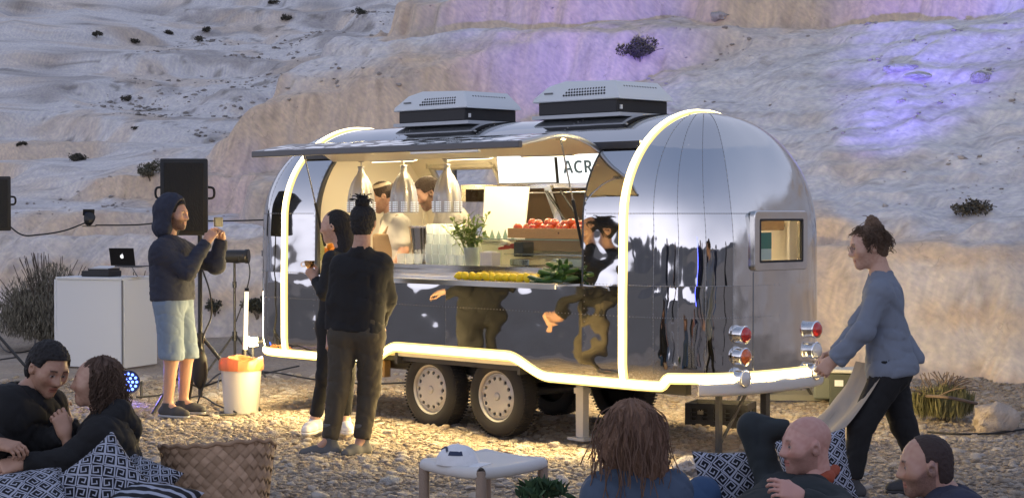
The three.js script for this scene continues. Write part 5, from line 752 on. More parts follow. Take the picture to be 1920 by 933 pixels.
function curls(H, m, n, o) { // loose curls hanging from the scalp
  const r = seeded(o.seed), L = []; for (let i = 0; i < n; i++) {
    const a = r() * 6.283, e = o.e0 + (o.e1 - o.e0) * r(), dir = V(Math.cos(a) * Math.cos(e), Math.sin(e), Math.sin(a) * Math.cos(e)); if (dir.z > (o.face ?? 0.45) && dir.y < 0.75) continue;
    let p = V(dir.x * 0.09, 0.032 + dir.y * 0.098, dir.z * 0.108 - 0.012), pts = [], len = o.len * (0.6 + 0.7 * r()), k = 10, ph = r() * 6.28, cr = o.curl * (0.6 + 0.8 * r()), vel = dir.clone().multiplyScalar(o.out).add(V((r() - 0.5) * 0.5, -0.1 - 0.7 * r(), (r() - 0.5) * 0.5)).normalize(), rr = (o.rad ?? 0.1) * (0.92 + 0.22 * r());
    for (let q = 0; q <= k; q++) { const f = q / k, g2 = Math.sin(Math.min(1, f * 2.2) * 1.57); pts.push(p.clone().add(V(Math.cos(ph + f * o.turns) * cr * g2, Math.sin(ph * 2 + f * o.turns * 0.7) * cr * 0.4 * g2, Math.sin(ph + f * o.turns) * cr * g2))); vel.y -= o.drop; vel.normalize(); p = p.clone().addScaledVector(vel, len / k); const e = Math.max(0.25, 1 - Math.max(0, p.y - 0.03) / 0.14), lim = rr * Math.sqrt(Math.max(0.05, Math.min(1, e * 1.2))), h = Math.hypot(p.x, p.z + 0.025); if (h < lim) { p.x *= lim / (h + 1e-6); p.z = (p.z + 0.025) * lim / (h + 1e-6) - 0.025; } if (p.y < 0.075 && p.z > (o.zMax ?? 0.025)) p.z = o.zMax ?? 0.025; }
    const world = pts.map((q) => q.applyMatrix4(H.frame)); L.push(new THREE.TubeGeometry(new THREE.CatmullRomCurve3(world), 12, (o.r ?? 0.0045) * (0.7 + 0.7 * r()), 3));
  }
  const p = part('curls', L, m, o.parent ?? H.g); p.userData.kind = 'stuff'; return p;
}

// ------------------------------------------------------------------ the people in the photograph
const px = (d) => (u, v, near = 0) => at(u, v, d - near);            // photograph pixels at a depth of d metres, `near` metres closer
const SK = { light: [0.50, 0.30, 0.215], tan: [0.40, 0.225, 0.15], warm: [0.45, 0.255, 0.175], pink: [0.52, 0.28, 0.22] };
const C_ = { navy: cloth(0.022, 0.026, 0.045), black: cloth(0.0085, 0.0085, 0.0095), black2: cloth(0.012, 0.0125, 0.014), denimLight: cloth(0.16, 0.215, 0.29), denim: cloth(0.035, 0.075, 0.15), olive: cloth(0.048, 0.040, 0.028), white: cloth(0.38, 0.36, 0.32), blueGrey: cloth(0.165, 0.19, 0.235), jacketBlue: cloth(0.055, 0.08, 0.12), darkGreen: cloth(0.02, 0.026, 0.028), apron: cloth(0.36, 0.31, 0.25), brown: cloth(0.2, 0.13, 0.07), rust: cloth(0.30, 0.06, 0.025) };
const shoeDark = mat(rgb(0.05, 0.05, 0.052), 0.8), shoeSole = mat(rgb(0.4, 0.4, 0.4), 0.7), shoeWhite = mat(rgb(0.7, 0.68, 0.66), 0.6), hairBlack = hairMat(0.010, 0.008, 0.008), hairBrown = hairMat(0.035, 0.020, 0.013), hairMid = hairMat(0.12, 0.072, 0.043);
const dirOf = (a, b) => b.clone().sub(a).normalize();

{ // 1 -- man in a hooded top, taking a picture of the trailer
  const p = px(14.3), J = { head: p(327, 402, 0), neck: p(314, 446, 0), shR: p(303, 468, 0.17), shL: p(335, 466, -0.17), elR: p(352, 508, 0.2), wrR: p(388, 451, 0.10), elL: p(404, 497, -0.1), wrL: p(415, 446, -0.08), pelvis: p(323, 563, 0), hipR: p(316, 572, 0.10), hipL: p(333, 570, -0.10), knR: p(321, 668, 0.12), anR: p(314, 757, 0.1), toeR: p(338, 777, 0.16), knL: p(349, 664, -0.06), anL: p(343, 752, -0.1), toeL: p(372, 770, -0.04) };
  const H = makePerson({ root: V(J.pelvis.x, groundHeight(J.pelvis.x, J.pelvis.z), J.pelvis.z), label: 'bearded man in dark blue hooded top and denim shorts photographing the trailer', J, skin: SK.warm, thick: 1.12, w: 1.06, head: { yaw: 74, pitch: 2, beard: [0.035, 0.022, 0.016], size: 0.98 }, handR: { dir: dirOf(J.wrR, p(405, 427, 0.04)), back: V(-0.1, 0.3, 1), curl: 0.5 }, handL: { dir: dirOf(J.wrL, p(409, 424, 0.02)), back: V(0.5, 0.2, -1), curl: 0.55 } });
  top(H, C_.navy, { name: 'hooded_top', ease: 0.028, hem: -0.0, fold: 0.010, fy: 22, seed: 2 });
  H.headPart('hood', (x, y, z) => { const o = smin(ell(x, y - 0.022, z + 0.038, 0.124, 0.156, 0.15), ell(x, y + 0.11, z + 0.06, 0.125, 0.1, 0.125), 0.05) + 0.005 * noise(x * 18, y * 14, z * 18), i = ell(x, y - 0.005, z - 0.01, 0.098, 0.122, 0.14); return smax(smax(o, -i, 0.02), z - 0.052 + 0.25 * (0.06 - y), 0.015); }, C_.navy, [V(-0.16, -0.26, -0.22), V(0.16, 0.22, 0.16)], 0.0055);
  shortHair(H, hairBlack, { front: 0.07 });
  trousers(H, C_.denimLight, { name: 'denim_shorts', ease: 0.022, ease2: 0.034, len: 0.06, waist: 0.1, fold: 0.008, seed: 6 });
  shoe(H, 'R', shoeDark, shoeSole); shoe(H, 'L', shoeDark, shoeSole);
  const ph = thing('phone', 'black phone held up sideways by the man in the hooded top', 'phone', p(409, 416, 0.0).toArray(), rad(-15)); part('phone_case', [box(0.012, 0.075, 0.15, 0, 0, 0, 0.004)], M.black, ph); part('screen', [box(0.002, 0.066, 0.138, -0.0075, 0, 0)], mat(rgb(0.05, 0.05, 0.05), 0.2, 0, { emissive: rgb(1, 0.62, 0.25), emissiveIntensity: 0.9 }), ph);
  const PL = new THREE.RectAreaLight(rgb(1, 0.62, 0.25), 1.2, 0.13, 0.066); PL.position.set(-0.012, 0, 0); PL.rotation.y = Math.PI / 2; ph.add(PL);
}
{ // 2 -- woman at the counter, half hidden behind the man with the bun
  const p = px(13.2), J = { head: p(628, 424, 0), neck: p(646, 468, 0), shL: p(622, 486, 0.16), shR: p(668, 484, -0.16), elL: p(608, 548, 0.2), wrL: p(590, 523, 0.1), elR: p(680, 545, -0.1), wrR: p(655, 560, -0.25), pelvis: p(630, 610, 0), hipL: p(618, 618, 0.1), hipR: p(646, 618, -0.08), knL: p(608, 706, 0.13), anL: p(590, 787, 0.06), toeL: p(582, 806, 0.14), knR: p(650, 706, -0.02), anR: p(646, 785, -0.06), toeR: p(650, 806, 0.05) };
  const H = makePerson({ root: V(J.pelvis.x, groundHeight(J.pelvis.x, J.pelvis.z), J.pelvis.z), label: 'dark-haired woman in black with white trainers standing at the counter holding a copper cup', J, skin: SK.light, w: 0.9, head: { yaw: -108, pitch: 4, size: 0.98 }, handL: { dir: dirOf(J.wrL, p(578, 504, 0.1)), back: V(-0.4, -0.1, 0.9), curl: 0.6, size: 0.95 }, handR: { dir: V(-0.5, 0, -0.8), back: V(0, 1, 0), curl: 0.4 } });
  top(H, C_.black2, { name: 'jacket', ease: 0.016, hem: -0.12, fold: 0.008, seed: 12 });
  trousers(H, C_.black, { ease: 0.008, len: 0.9, seed: 13 });
  H.headPart('hair', (x, y, z) => { let d = ell(x, y - 0.03, z + 0.018, 0.086, 0.094, 0.102); d = smin(d, cap(x, y, z, C(V(0, 0.0, -0.07), V(0, -0.16, -0.085), 0.068, 0.075)), 0.05); d += 0.004 * noise(x * 60, y * 16, z * 60); return Math.max(d, Math.min(z - 0.012, 0.078 - y), -0.24 - y); }, hairBlack, [V(-0.15, -0.28, -0.2), V(0.15, 0.16, 0.12)]);
  shoe(H, 'L', shoeWhite, shoeWhite); shoe(H, 'R', shoeWhite, shoeWhite);
  const cup = thing('copper_cup', 'small shiny copper cup in the hand of the woman at the counter', 'cup', p(580, 502, 0.12).toArray()); part('cup', lathe([[0, 0], [0.022, 0.0], [0.034, 0.02], [0.038, 0.05], [0.036, 0.052], [0.032, 0.022], [0, 0.006]], 24), mat(rgb(0.85, 0.55, 0.28), 0.18, 1), cup); part('handle', new THREE.TorusGeometry(0.016, 0.003, 8, 16).translate(-0.046, 0.026, 0), mat(rgb(0.85, 0.55, 0.28), 0.18, 1), cup);
}
{ // 3 -- man with his hair in a bun, seen from behind
  const p = px(12.3), J = { head: p(681, 416, 0), neck: p(677, 466, 0.03), shL: p(641, 496, 0), shR: p(714, 494, 0), elL: p(628, 566, 0.03), wrL: p(620, 628, -0.02), elR: p(726, 562, -0.08), wrR: p(712, 610, -0.25), pelvis: p(668, 622, 0), hipL: p(643, 636, 0), hipR: p(694, 634, 0), knL: p(634, 730, 0.02), anL: p(618, 824, 0.06), toeL: p(585, 851, 0.05), knR: p(692, 726, -0.05), anR: p(678, 824, 0.0), toeR: p(662, 850, 0.08) };
  const H = makePerson({ root: V(J.pelvis.x, groundHeight(J.pelvis.x, J.pelvis.z), J.pelvis.z), label: 'man with a black hair bun in black jumper and olive trousers, seen from behind', J, skin: SK.tan, w: 0.98, thick: 1.0, head: { yaw: 172, pitch: -2, size: 1.0 }, handL: { dir: dirOf(J.wrL, p(616, 656, 0)), back: V(-0.9, 0, 0.4), curl: 0.45 }, handR: { dir: V(0, -0.4, -0.9), back: V(0.4, 0.8, 0), curl: 0.4 } });
  top(H, C_.black, { name: 'jumper', ease: 0.022, hem: 0.0, fold: 0.008, fx: 7, fy: 14, seed: 22 });
  trousers(H, C_.olive, { ease: 0.014, ease2: 0.02, len: 0.99, fold: 0.008, seed: 24 });
  const hair = H.headPart('hair', (x, y, z) => { let d = ell(x, y - 0.028, z + 0.012, 0.088, 0.098, 0.106); d = smin(d, ell(x, y + 0.04, z + 0.05, 0.07, 0.07, 0.055), 0.03) + 0.005 * noise(x * 60, y * 40, z * 60); return Math.max(d, Math.min(z - 0.045, 0.085 - y), -0.085 - y); }, hairBlack, HB0);
  H.headPart('hair_bun', (x, y, z) => smin(ell(x, y - 0.128, z + 0.025, 0.048, 0.036, 0.048), ell(x, y - 0.155, z + 0.02, 0.03, 0.028, 0.032), 0.02) + 0.006 * noise(x * 90, y * 90, z * 90), hairBlack, [V(-0.08, 0.06, -0.1), V(0.08, 0.21, 0.06)], 0.004);
  { const L = [], r = seeded(5); for (let i = 0; i < 34; i++) { const a = r() * 6.28, e = r() * 1.1, d = V(Math.cos(a) * Math.cos(e), Math.sin(e), Math.sin(a) * Math.cos(e)), b = V(0, 0.135, -0.022).addScaledVector(d, 0.025), c = b.clone().addScaledVector(d, 0.03 + 0.025 * r()), f = c.clone().addScaledVector(d, 0.015).add(V((r() - 0.5) * 0.03, -0.012, (r() - 0.5) * 0.03)); L.push(tube([b, c, f].map((q) => q.applyMatrix4(H.frame)), 0.0035, 6, 4)); } const q = part('loose_strands', L, hairBlack, hair); q.userData.kind = 'stuff'; }
  shoe(H, 'L', mat(rgb(0.10, 0.10, 0.10), 0.85), shoeDark, { high: 0.10 }); shoe(H, 'R', mat(rgb(0.10, 0.10, 0.10), 0.85), shoeDark, { high: 0.10 });
}
{ // 4 -- kitchen worker in a headscarf
  const p = px(14.6), J = { head: p(716, 368, 0), neck: p(735, 400, 0), shL: p(752, 420, 0.15), shR: p(730, 418, -0.15), elL: p(757, 470, 0.17), wrL: p(738, 497, 0.2), elR: p(722, 470, -0.1), wrR: p(716, 500, 0.05), pelvis: p(752, 530, 0) };
  J.knL = J.pelvis.clone().add(V(0.05, -0.25, 0.1)); J.anL = J.knL.clone().add(V(0.06, -0.22, 0)); J.toeL = J.anL.clone().add(V(-0.1, -0.03, 0)); J.knR = J.pelvis.clone().add(V(-0.05, -0.25, -0.1)); J.anR = J.knR.clone().add(V(0.06, -0.22, 0)); J.toeR = J.anR.clone().add(V(-0.1, -0.03, 0));
  const H = makePerson({ root: J.pelvis.clone().setY(0.55), label: 'kitchen worker in white T-shirt and dark headscarf bending over the counter inside', J, skin: SK.tan, w: 0.9, head: { yaw: -82, pitch: 22, size: 0.97 }, handL: { dir: V(-0.7, -0.3, 0.5), back: V(-0.2, 0.9, 0.3), curl: 0.5 }, handR: { dir: V(-0.5, -0.4, 0.6), back: V(0, 0.8, 0.3), curl: 0.5 } });
  top(H, C_.white, { name: 't_shirt', sleeve: 'short', ease: 0.022, hem: -0.02, seed: 31 }); trousers(H, C_.black, { seed: 32 });
  H.headPart('hair', (x, y, z) => { let d = smin(ell(x, y - 0.03, z + 0.012, 0.086, 0.095, 0.104), ell(x, y - 0.03, z + 0.115, 0.04, 0.04, 0.035), 0.02) + 0.003 * noise(x * 70, y * 50, z * 70); return Math.max(d, Math.min(z - 0.05, 0.09 - y), -0.06 - y + 0.5 * Math.max(0, z)); }, hairBrown, [V(-0.13, -0.14, -0.19), V(0.13, 0.16, 0.13)]);
  H.headPart('headscarf', (x, y, z) => { const d = Math.abs(ell(x, y - 0.03, z + 0.008, 0.088, 0.1, 0.106)) - 0.006, t = y - 0.092 - 0.12 * z; return Math.max(d, Math.abs(t) - 0.015); }, mat(rgb(0.36, 0.29, 0.21), 0.8), HB0);
  H.garment('apron', [C(H.mid.clone().add(V(-0.08, -0.12, 0.06)), H.J.pelvis.clone().add(V(-0.1, 0, 0.06)), 0.10, 0.12, 0.05)], C_.brown, [plane(H.mid.clone().add(V(0.03, 0, 0)), V(1, 0.15, -0.1)), (x, y, z) => y - H.mid.y + 0.08], null, 0.012);
  H.garment('apron_strap', [C(H.J.shL.clone().add(V(-0.03, 0.06, 0.0)), H.mid.clone().add(V(-0.12, -0.13, 0.1)), 0.018, 0.018)], C_.brown, [], null, 0.008);
}
{ // 5 -- kitchen worker, man leaning forward
  const p = px(14.4), J = { head: p(803, 362, 0), neck: p(835, 384, -0.05), shL: p(852, 406, 0.16), shR: p(836, 400, -0.18), elL: p(832, 462, 0.18), wrL: p(806, 492, 0.14), elR: p(815, 455, -0.15), wrR: p(800, 488, -0.05), pelvis: p(880, 500, -0.1) };
  J.knL = J.pelvis.clone().add(V(0, -0.28, 0.1)); J.anL = J.knL.clone().add(V(0.06, -0.26, 0)); J.toeL = J.anL.clone().add(V(-0.1, -0.03, 0)); J.knR = J.pelvis.clone().add(V(-0.05, -0.28, -0.1)); J.anR = J.knR.clone().add(V(0.06, -0.26, 0)); J.toeR = J.anR.clone().add(V(-0.1, -0.03, 0));
  const H = makePerson({ root: J.pelvis.clone().setY(0.55), label: 'dark-haired kitchen worker in white shirt leaning forward behind the hanging lamps', J, skin: SK.warm, w: 1.0, head: { yaw: -78, pitch: 26, beard: [0.05, 0.03, 0.02] }, handL: { dir: V(-0.8, -0.4, 0.2), back: V(-0.2, 0.9, 0.3), curl: 0.5 }, handR: { dir: V(-0.8, -0.4, 0.2), back: V(0, 0.8, 0.3), curl: 0.5 } });
  top(H, C_.white, { name: 'shirt', ease: 0.026, hem: -0.02, seed: 41 }); trousers(H, C_.black, { seed: 42 }); shortHair(H, hairBrown, { t: 0.017, front: 0.06 });
}
{ // 6 -- woman in a grey-blue jumper walking past on the right
  const p = px(10.4), J = { head: p(1629, 462, 0), neck: p(1652, 512, 0), shL: p(1652, 545, 0.16), shR: p(1656, 540, -0.16), elL: p(1622, 618, 0.19), wrL: p(1562, 676, 0.12), elR: p(1612, 610, -0.16), wrR: p(1566, 664, -0.1), pelvis: p(1672, 688, 0), hipL: p(1670, 700, 0.09), hipR: p(1668, 698, -0.09), knL: p(1616, 796, 0.1), anL: p(1598, 900, 0.08), toeL: p(1562, 928, 0.1), knR: p(1694, 795, -0.08), anR: p(1728, 882, -0.1), toeR: p(1712, 916, -0.1) };
  const H = makePerson({ root: V(J.pelvis.x, groundHeight(J.pelvis.x, J.pelvis.z), J.pelvis.z), label: 'woman in grey-blue jumper and beige apron walking past behind the reclining men', J, skin: SK.light, w: 0.92, thick: 0.98, head: { yaw: -86, pitch: 10, size: 1.0 }, handL: { dir: dirOf(J.wrL, p(1538, 700, 0.1)), back: V(-0.2, 0.3, 0.9), curl: 0.5 }, handR: { dir: V(-0.8, -0.6, 0), back: V(0, 0.3, -0.9), curl: 0.4 } });
  top(H, C_.blueGrey, { ease: 0.021, hem: -0.05, flare: 0.035, fold: 0.009, fx: 7, fy: 12, seed: 51 });
  H.garment('jumper_tail', [C(H.J.pelvis.clone().add(V(0.05, 0.12, 0)), H.J.pelvis.clone().add(V(0.12, 0.05, 0.0)), 0.09, 0.07, 0.05)], C_.blueGrey, [(x, y, z) => H.J.pelvis.y + 0.02 - y], fold(0.006, 14, 9, 2), 0.0125);
  trousers(H, C_.black, { ease: 0.02, len: 0.96, fold: 0.008, seed: 53 });
  { // apron hanging forward of the stride
    const a = H.J.pelvis, pos = [], idx = [], nu = 14, nv = 18; for (let j = 0; j <= nv; j++) for (let i = 0; i <= nu; i++) { const f = j / nv, s = i / nu - 0.5, q = V(a.x + 0.02 - 0.14 - 0.12 * f * f - 0.14 * f + 0.10 * s, a.y + 0.02 - 0.38 * f, a.z + s * (0.34 + 0.06 * f) + 0.02 * noise(s * 6, f * 3, 1)); q.x += 0.025 * Math.sin(s * 9 + f * 2) * f; pos.push(q.x, q.y, q.z); if (i && j) { const c = j * (nu + 1) + i, b = c - nu - 1; idx.push(b - 1, b, c, b - 1, c, c - 1); } }
    const gg = new THREE.BufferGeometry(); gg.setAttribute('position', new THREE.Float32BufferAttribute(pos, 3)); gg.setIndex(idx); gg.computeVertexNormals(); gg.setAttribute('uv', new THREE.Float32BufferAttribute(pos.filter((_, i) => i % 3 < 2).map((v) => v * 5), 2)); part('apron', gg, C_.apron, H.g);
  }
  H.headPart('hair', (x, y, z) => { let d = smin(ell(x, y - 0.03, z + 0.012, 0.088, 0.097, 0.106), ell(x, y + 0.03, z + 0.06, 0.06, 0.06, 0.05), 0.03) + 0.006 * noise(x * 60, y * 60, z * 60); return Math.max(d, Math.min(z - 0.045, 0.082 - y), -0.075 - y, Math.min(z + 0.01, 0.0 - y)); }, hairMid, HB0);
  H.headPart('hair_bun', (x, y, z) => smin(ell(x, y - 0.132, z + 0.045, 0.038, 0.042, 0.038), ell(x, y - 0.1, z + 0.05, 0.05, 0.03, 0.05), 0.03) + 0.007 * noise(x * 80, y * 80, z * 80), hairMid, [V(-0.08, 0.04, -0.13), V(0.08, 0.21, 0.05)], 0.0045);
  curls(H, hairMid, 420, { seed: 9, e0: -0.1, e1: 1.2, len: 0.075, curl: 0.010, turns: 9, drop: 0.22, out: 0.3, rad: 0.086, r: 0.0018, face: 0.6 });
  shoe(H, 'L', shoeDark, shoeDark); shoe(H, 'R', shoeDark, shoeDark);
  { const gl = part('spectacles', [new THREE.TorusGeometry(0.021, 0.0015, 6, 20).translate(0.031, 0.003, 0.106), new THREE.TorusGeometry(0.021, 0.0015, 6, 20).translate(-0.031, 0.003, 0.106), rod(V(0.05, 0.006, 0.103), V(0.082, 0.008, 0.0), 0.0015), rod(V(-0.05, 0.006, 0.103), V(-0.082, 0.008, 0.0), 0.0015), rod(V(-0.01, 0.006, 0.107), V(0.01, 0.006, 0.107), 0.0015)].map((q) => q.applyMatrix4(H.frame)), mat(rgb(0.06, 0.05, 0.045), 0.3), H.g); }
}
{ // 7 -- man in black leaning forward, lower left
  const p = px(8.75), J = { head: p(88, 690, 0), neck: p(52, 735, -0.02), shR: p(12, 760, 0.12), shL: p(88, 762, -0.16), elR: p(12, 850, 0.26), wrR: p(6, 838, 0.34), elL: p(116, 806, -0.02), wrL: p(112, 796, 0.14), pelvis: p(-75, 925, -0.1) };
  J.wrL = p(120, 812, 0.16); J.elL = p(82, 838, 0.0); J.elR = p(-28, 845, 0.2); J.wrR = p(-2, 832, 0.36);
  J.hipR = p(-80, 940, 0.05); J.hipL = p(-60, 940, -0.2); J.knR = p(20, 915, 0.25); J.anR = p(10, 1050, 0.25); J.toeR = p(40, 1060, 0.3); J.knL = p(60, 905, -0.15); J.anL = p(60, 1040, -0.15); J.toeL = p(90, 1050, -0.15);
  const H = makePerson({ root: J.pelvis.clone().setY(0.02), label: 'man in black leaning forward to talk, at the lower left edge', J, skin: SK.tan, w: 1.08, thick: 1.2, head: { yaw: 48, pitch: 24, roll: -6, size: 1.02, brow: [0.012, 0.01, 0.01] }, handR: { dir: V(0.9, -0.15, 0.3), back: V(0, 0.9, 0.4), curl: 0.35 }, handL: { dir: dirOf(J.wrL, p(108, 772, 0.16)), back: V(0.5, 0.1, 0.9), curl: 0.6 } });
  top(H, C_.black, { name: 'jacket', ease: 0.036, hem: -0.08, fold: 0.012, fx: 7, fy: 10, seed: 61, hemR: 0.3 }); trousers(H, C_.denim, { ease: 0.022, seed: 62 });
  shortHair(H, hairBlack, { t: 0.015, front: 0.062, n: 0.005 });
}
{ // 8 -- woman with brown curls, lower left
  const p = px(8.75), J = { head: p(178, 716, 0), neck: p(200, 775, 0.0), shL: p(190, 812, 0.17), shR: p(208, 805, -0.17), elL: p(120, 868, 0.26), wrL: p(38, 868, 0.32), elR: p(160, 850, -0.28), wrR: p(124, 790, -0.22), pelvis: p(212, 930, 0) };
  J.hipL = p(205, 940, 0.1); J.hipR = p(210, 940, -0.1); J.knL = p(60, 908, 0.22); J.anL = p(30, 1010, 0.3); J.toeL = p(0, 1030, 0.3); J.knR = p(70, 915, -0.05); J.anR = p(40, 1010, -0.05); J.toeR = p(10, 1030, -0.05);
  const H = makePerson({ root: J.pelvis.clone().setY(0.02), label: 'woman with brown curly hair in black hooded jacket and jeans sitting beside him', J, skin: SK.light, w: 0.96, thick: 1.15, head: { yaw: -84, pitch: -2, size: 0.96 }, handL: { dir: V(-0.95, -0.2, 0.1), back: V(0, 0.6, 0.8), curl: 0.35 }, handR: { dir: dirOf(J.wrR, p(116, 768, -0.2)), back: V(-0.3, 0, 0.9), curl: 0.6 } });
  top(H, C_.black, { name: 'jacket', ease: 0.03, hem: -0.12, fold: 0.010, seed: 71, hemR: 0.3 }); trousers(H, C_.denim, { ease: 0.016, seed: 72 });
  H.garment('hood', [C(p(225, 768, 0.06).sub(H.g.position), p(238, 800, -0.02).sub(H.g.position), 0.055, 0.05, 0.05), C(p(205, 785, 0.12).sub(H.g.position), p(240, 805, 0.0).sub(H.g.position), 0.05, 0.05, 0.05), C(p(210, 780, -0.12).sub(H.g.position), p(240, 800, 0.0).sub(H.g.position), 0.05, 0.05, 0.05)], C_.black, [], fold(0.008, 14, 14, 4), 0.012);
  const brownCurl = hairMat(0.085, 0.05, 0.033), hair = H.headPart('hair', (x, y, z) => { let d = ell(x, y - 0.025, z + 0.03, 0.10, 0.105, 0.108); d = smin(d, ell(x, y + 0.07, z + 0.055, 0.10, 0.105, 0.082), 0.05) + 1.25 * lock(x, y, z, 1.6); return Math.max(d, Math.min(z - 0.022, 0.078 - y)); }, brownCurl, [V(-0.16, -0.24, -0.2), V(0.16, 0.17, 0.15)], 0.004);
  curls(H, hairMat(0.11, 0.066, 0.042), 520, { seed: 4, e0: -0.5, e1: 0.8, len: 0.17, curl: 0.010, turns: 19, drop: 0.35, out: 0.25, rad: 0.100, r: 0.0021, face: 0.1, zMax: 0.012, parent: hair });
}
{ // 9 -- woman with long brown curls and a denim jacket, from behind, in front
  const p = px(8.0), J = { head: p(1185, 812, 0), neck: p(1186, 880, 0.02), shL: p(1132, 925, 0.02), shR: p(1255, 920, 0), elL: p(1105, 1020, 0.1), wrL: p(1120, 1090, -0.1), elR: p(1285, 1020, 0.05), wrR: p(1290, 1070, -0.25), pelvis: p(1190, 1060, 0.05) };
  J.hipL = p(1165, 1065, 0); J.hipR = p(1215, 1065, 0); J.knL = p(1150, 985, -0.55); J.anL = p(1150, 1080, -0.75); J.toeL = p(1140, 1085, -0.9); J.knR = p(1318, 926, -0.32); J.anR = p(1330, 1040, -0.55); J.toeR = p(1335, 1060, -0.7);
  const H = makePerson({ root: J.pelvis.clone().setY(0.02), label: 'woman with long brown curls in blue-grey jacket, seen from behind in the foreground', J, skin: SK.light, w: 0.98, thick: 1.1, head: { yaw: 188, pitch: 4, size: 1.0 }, handL: { dir: V(0, -0.3, -0.9), back: V(0, 0.9, 0), curl: 0.4 }, handR: { dir: V(0, -0.3, -0.9), back: V(0, 0.9, 0), curl: 0.4 } });
  top(H, C_.jacketBlue, { name: 'jacket', ease: 0.042, hem: -0.1, fold: 0.010, fx: 7, fy: 9, seed: 81, hemR: 0.3 }); trousers(H, C_.denim, { ease: 0.022, seed: 82 });
  H.garment('collar', [C(J.neck.clone().sub(H.g.position).add(V(-0.07, -0.02, 0.05)), J.neck.clone().sub(H.g.position).add(V(0.1, -0.01, 0.03)), 0.04, 0.045, 0.04)], C_.jacketBlue, [], fold(0.006, 12, 12, 3), 0.012);
  const brownWave = hairMat(0.19, 0.108, 0.066), hair = H.headPart('hair', (x, y, z) => { let d = ell(x, y - 0.03, z + 0.02, 0.118, 0.118, 0.122); d = smin(d, ell(x + 0.0, y + 0.06, z + 0.045, 0.142, 0.125, 0.10), 0.06); d = smin(d, ell(x + 0.05, y + 0.15, z + 0.06, 0.09, 0.075, 0.07), 0.05) + 1.45 * lock(x, y, z, 0.8); return Math.max(d, Math.min(z - 0.04, 0.07 - y)); }, brownWave, [V(-0.21, -0.28, -0.22), V(0.21, 0.19, 0.15)], 0.004);
  curls(H, brownWave, 170, { seed: 14, e0: -0.6, e1: 1.45, len: 0.29, curl: 0.010, turns: 8, drop: 0.3, out: 0.15, rad: 0.128, r: 0.0026, face: 0.2, parent: hair });
}
{ // 10 -- bald man reclining with an arm behind his head
  const p = px(8.3), J = { head: p(1514, 834, 0), neck: p(1533, 912, 0.0), shR: p(1452, 925, -0.16), shL: p(1568, 945, 0.18), elR: p(1410, 800, -0.20), wrR: p(1484, 806, -0.18), elL: p(1580, 962, 0.34), wrL: p(1500, 930, 0.36), pelvis: p(1400, 1010, 0.2) };
  J.hipR = p(1385, 1015, 0.05); J.hipL = p(1400, 1025, 0.3); J.knR = p(1230, 1040, 0.2); J.anR = p(1120, 1090, 0.3); J.toeR = p(1100, 1060, 0.3); J.knL = p(1240, 1060, 0.5); J.anL = p(1120, 1100, 0.6); J.toeL = p(1100, 1070, 0.6);
  const H = makePerson({ root: J.pelvis.clone().setY(0.02), label: 'bald man in dark jacket reclining with one arm behind his head', J, skin: SK.pink, w: 1.06, thick: 1.15, head: { yaw: -78, pitch: 3, roll: 0, size: 1.1, brow: [0.28, 0.15, 0.11], stubble: [0.25, 0.14, 0.11], beard: [0.30, 0.17, 0.13] }, handR: { dir: dirOf(J.wrR, p(1514, 826, -0.16)), back: V(-0.2, 0.7, -0.6), curl: 0.3 }, handL: { dir: dirOf(J.wrL, p(1440, 905, 0.37)), back: V(0.1, 0.55, 0.85), curl: 0.22, size: 1.05 } });
  top(H, C_.darkGreen, { name: 'jacket', ease: 0.022, hem: -0.08, fold: 0.008, fx: 8, fy: 10, seed: 91, hemR: 0.3 }); trousers(H, C_.black2, { seed: 92 });
  H.garment('collar', [C(p(1516, 906, 0.10).sub(H.g.position), p(1552, 896, 0.05).sub(H.g.position), 0.022, 0.022, 0.03), C(p(1552, 896, 0.05).sub(H.g.position), p(1566, 880, -0.06).sub(H.g.position), 0.024, 0.026, 0.03)], C_.rust, [], fold(0.004, 20, 20, 5), 0.009, 'rust red collar');
}
{ // 11 -- man with short dark hair, lower right
  const p = px(7.2), J = { head: p(1738, 872, 0), neck: p(1776, 926, 0), shR: p(1760, 962, -0.17), shL: p(1800, 966, 0.17), elL: p(1780, 1060, 0.25), wrL: p(1690, 1080, 0.2), elR: p(1690, 1030, -0.2), wrR: p(1668, 985, -0.2), pelvis: p(1830, 1120, 0) };
  J.hipL = p(1820, 1130, 0.1); J.hipR = p(1830, 1130, -0.1); J.knL = p(1660, 1100, 0.2); J.anL = p(1600, 1200, 0.2); J.toeL = p(1560, 1210, 0.2); J.knR = p(1650, 1090, -0.1); J.anR = p(1600, 1190, -0.1); J.toeR = p(1560, 1200, -0.1);
  const H = makePerson({ root: J.pelvis.clone().setY(0.02), label: 'man with cropped dark receding hair in navy top, nearest the camera at lower right', J, skin: SK.tan, w: 1.08, thick: 1.15, head: { yaw: -92, pitch: 6, size: 1.0, beard: [0.10, 0.06, 0.045] }, handL: { dir: V(-0.9, -0.1, 0), back: V(0, 0.8, 0.5), curl: 0.4 }, handR: { dir: V(-0.5, 0.6, 0), back: V(0.4, 0.2, -0.8), curl: 0.5 } });
  top(H, C_.navy, { name: 'jumper', ease: 0.03, hem: -0.08, fold: 0.009, seed: 101, hemR: 0.3 }); trousers(H, C_.black2, { seed: 102 });
  shortHair(H, hairBrown, { t: 0.0035, front: 0.088, temple: 0.02, n: 0.002, recede: true });
}

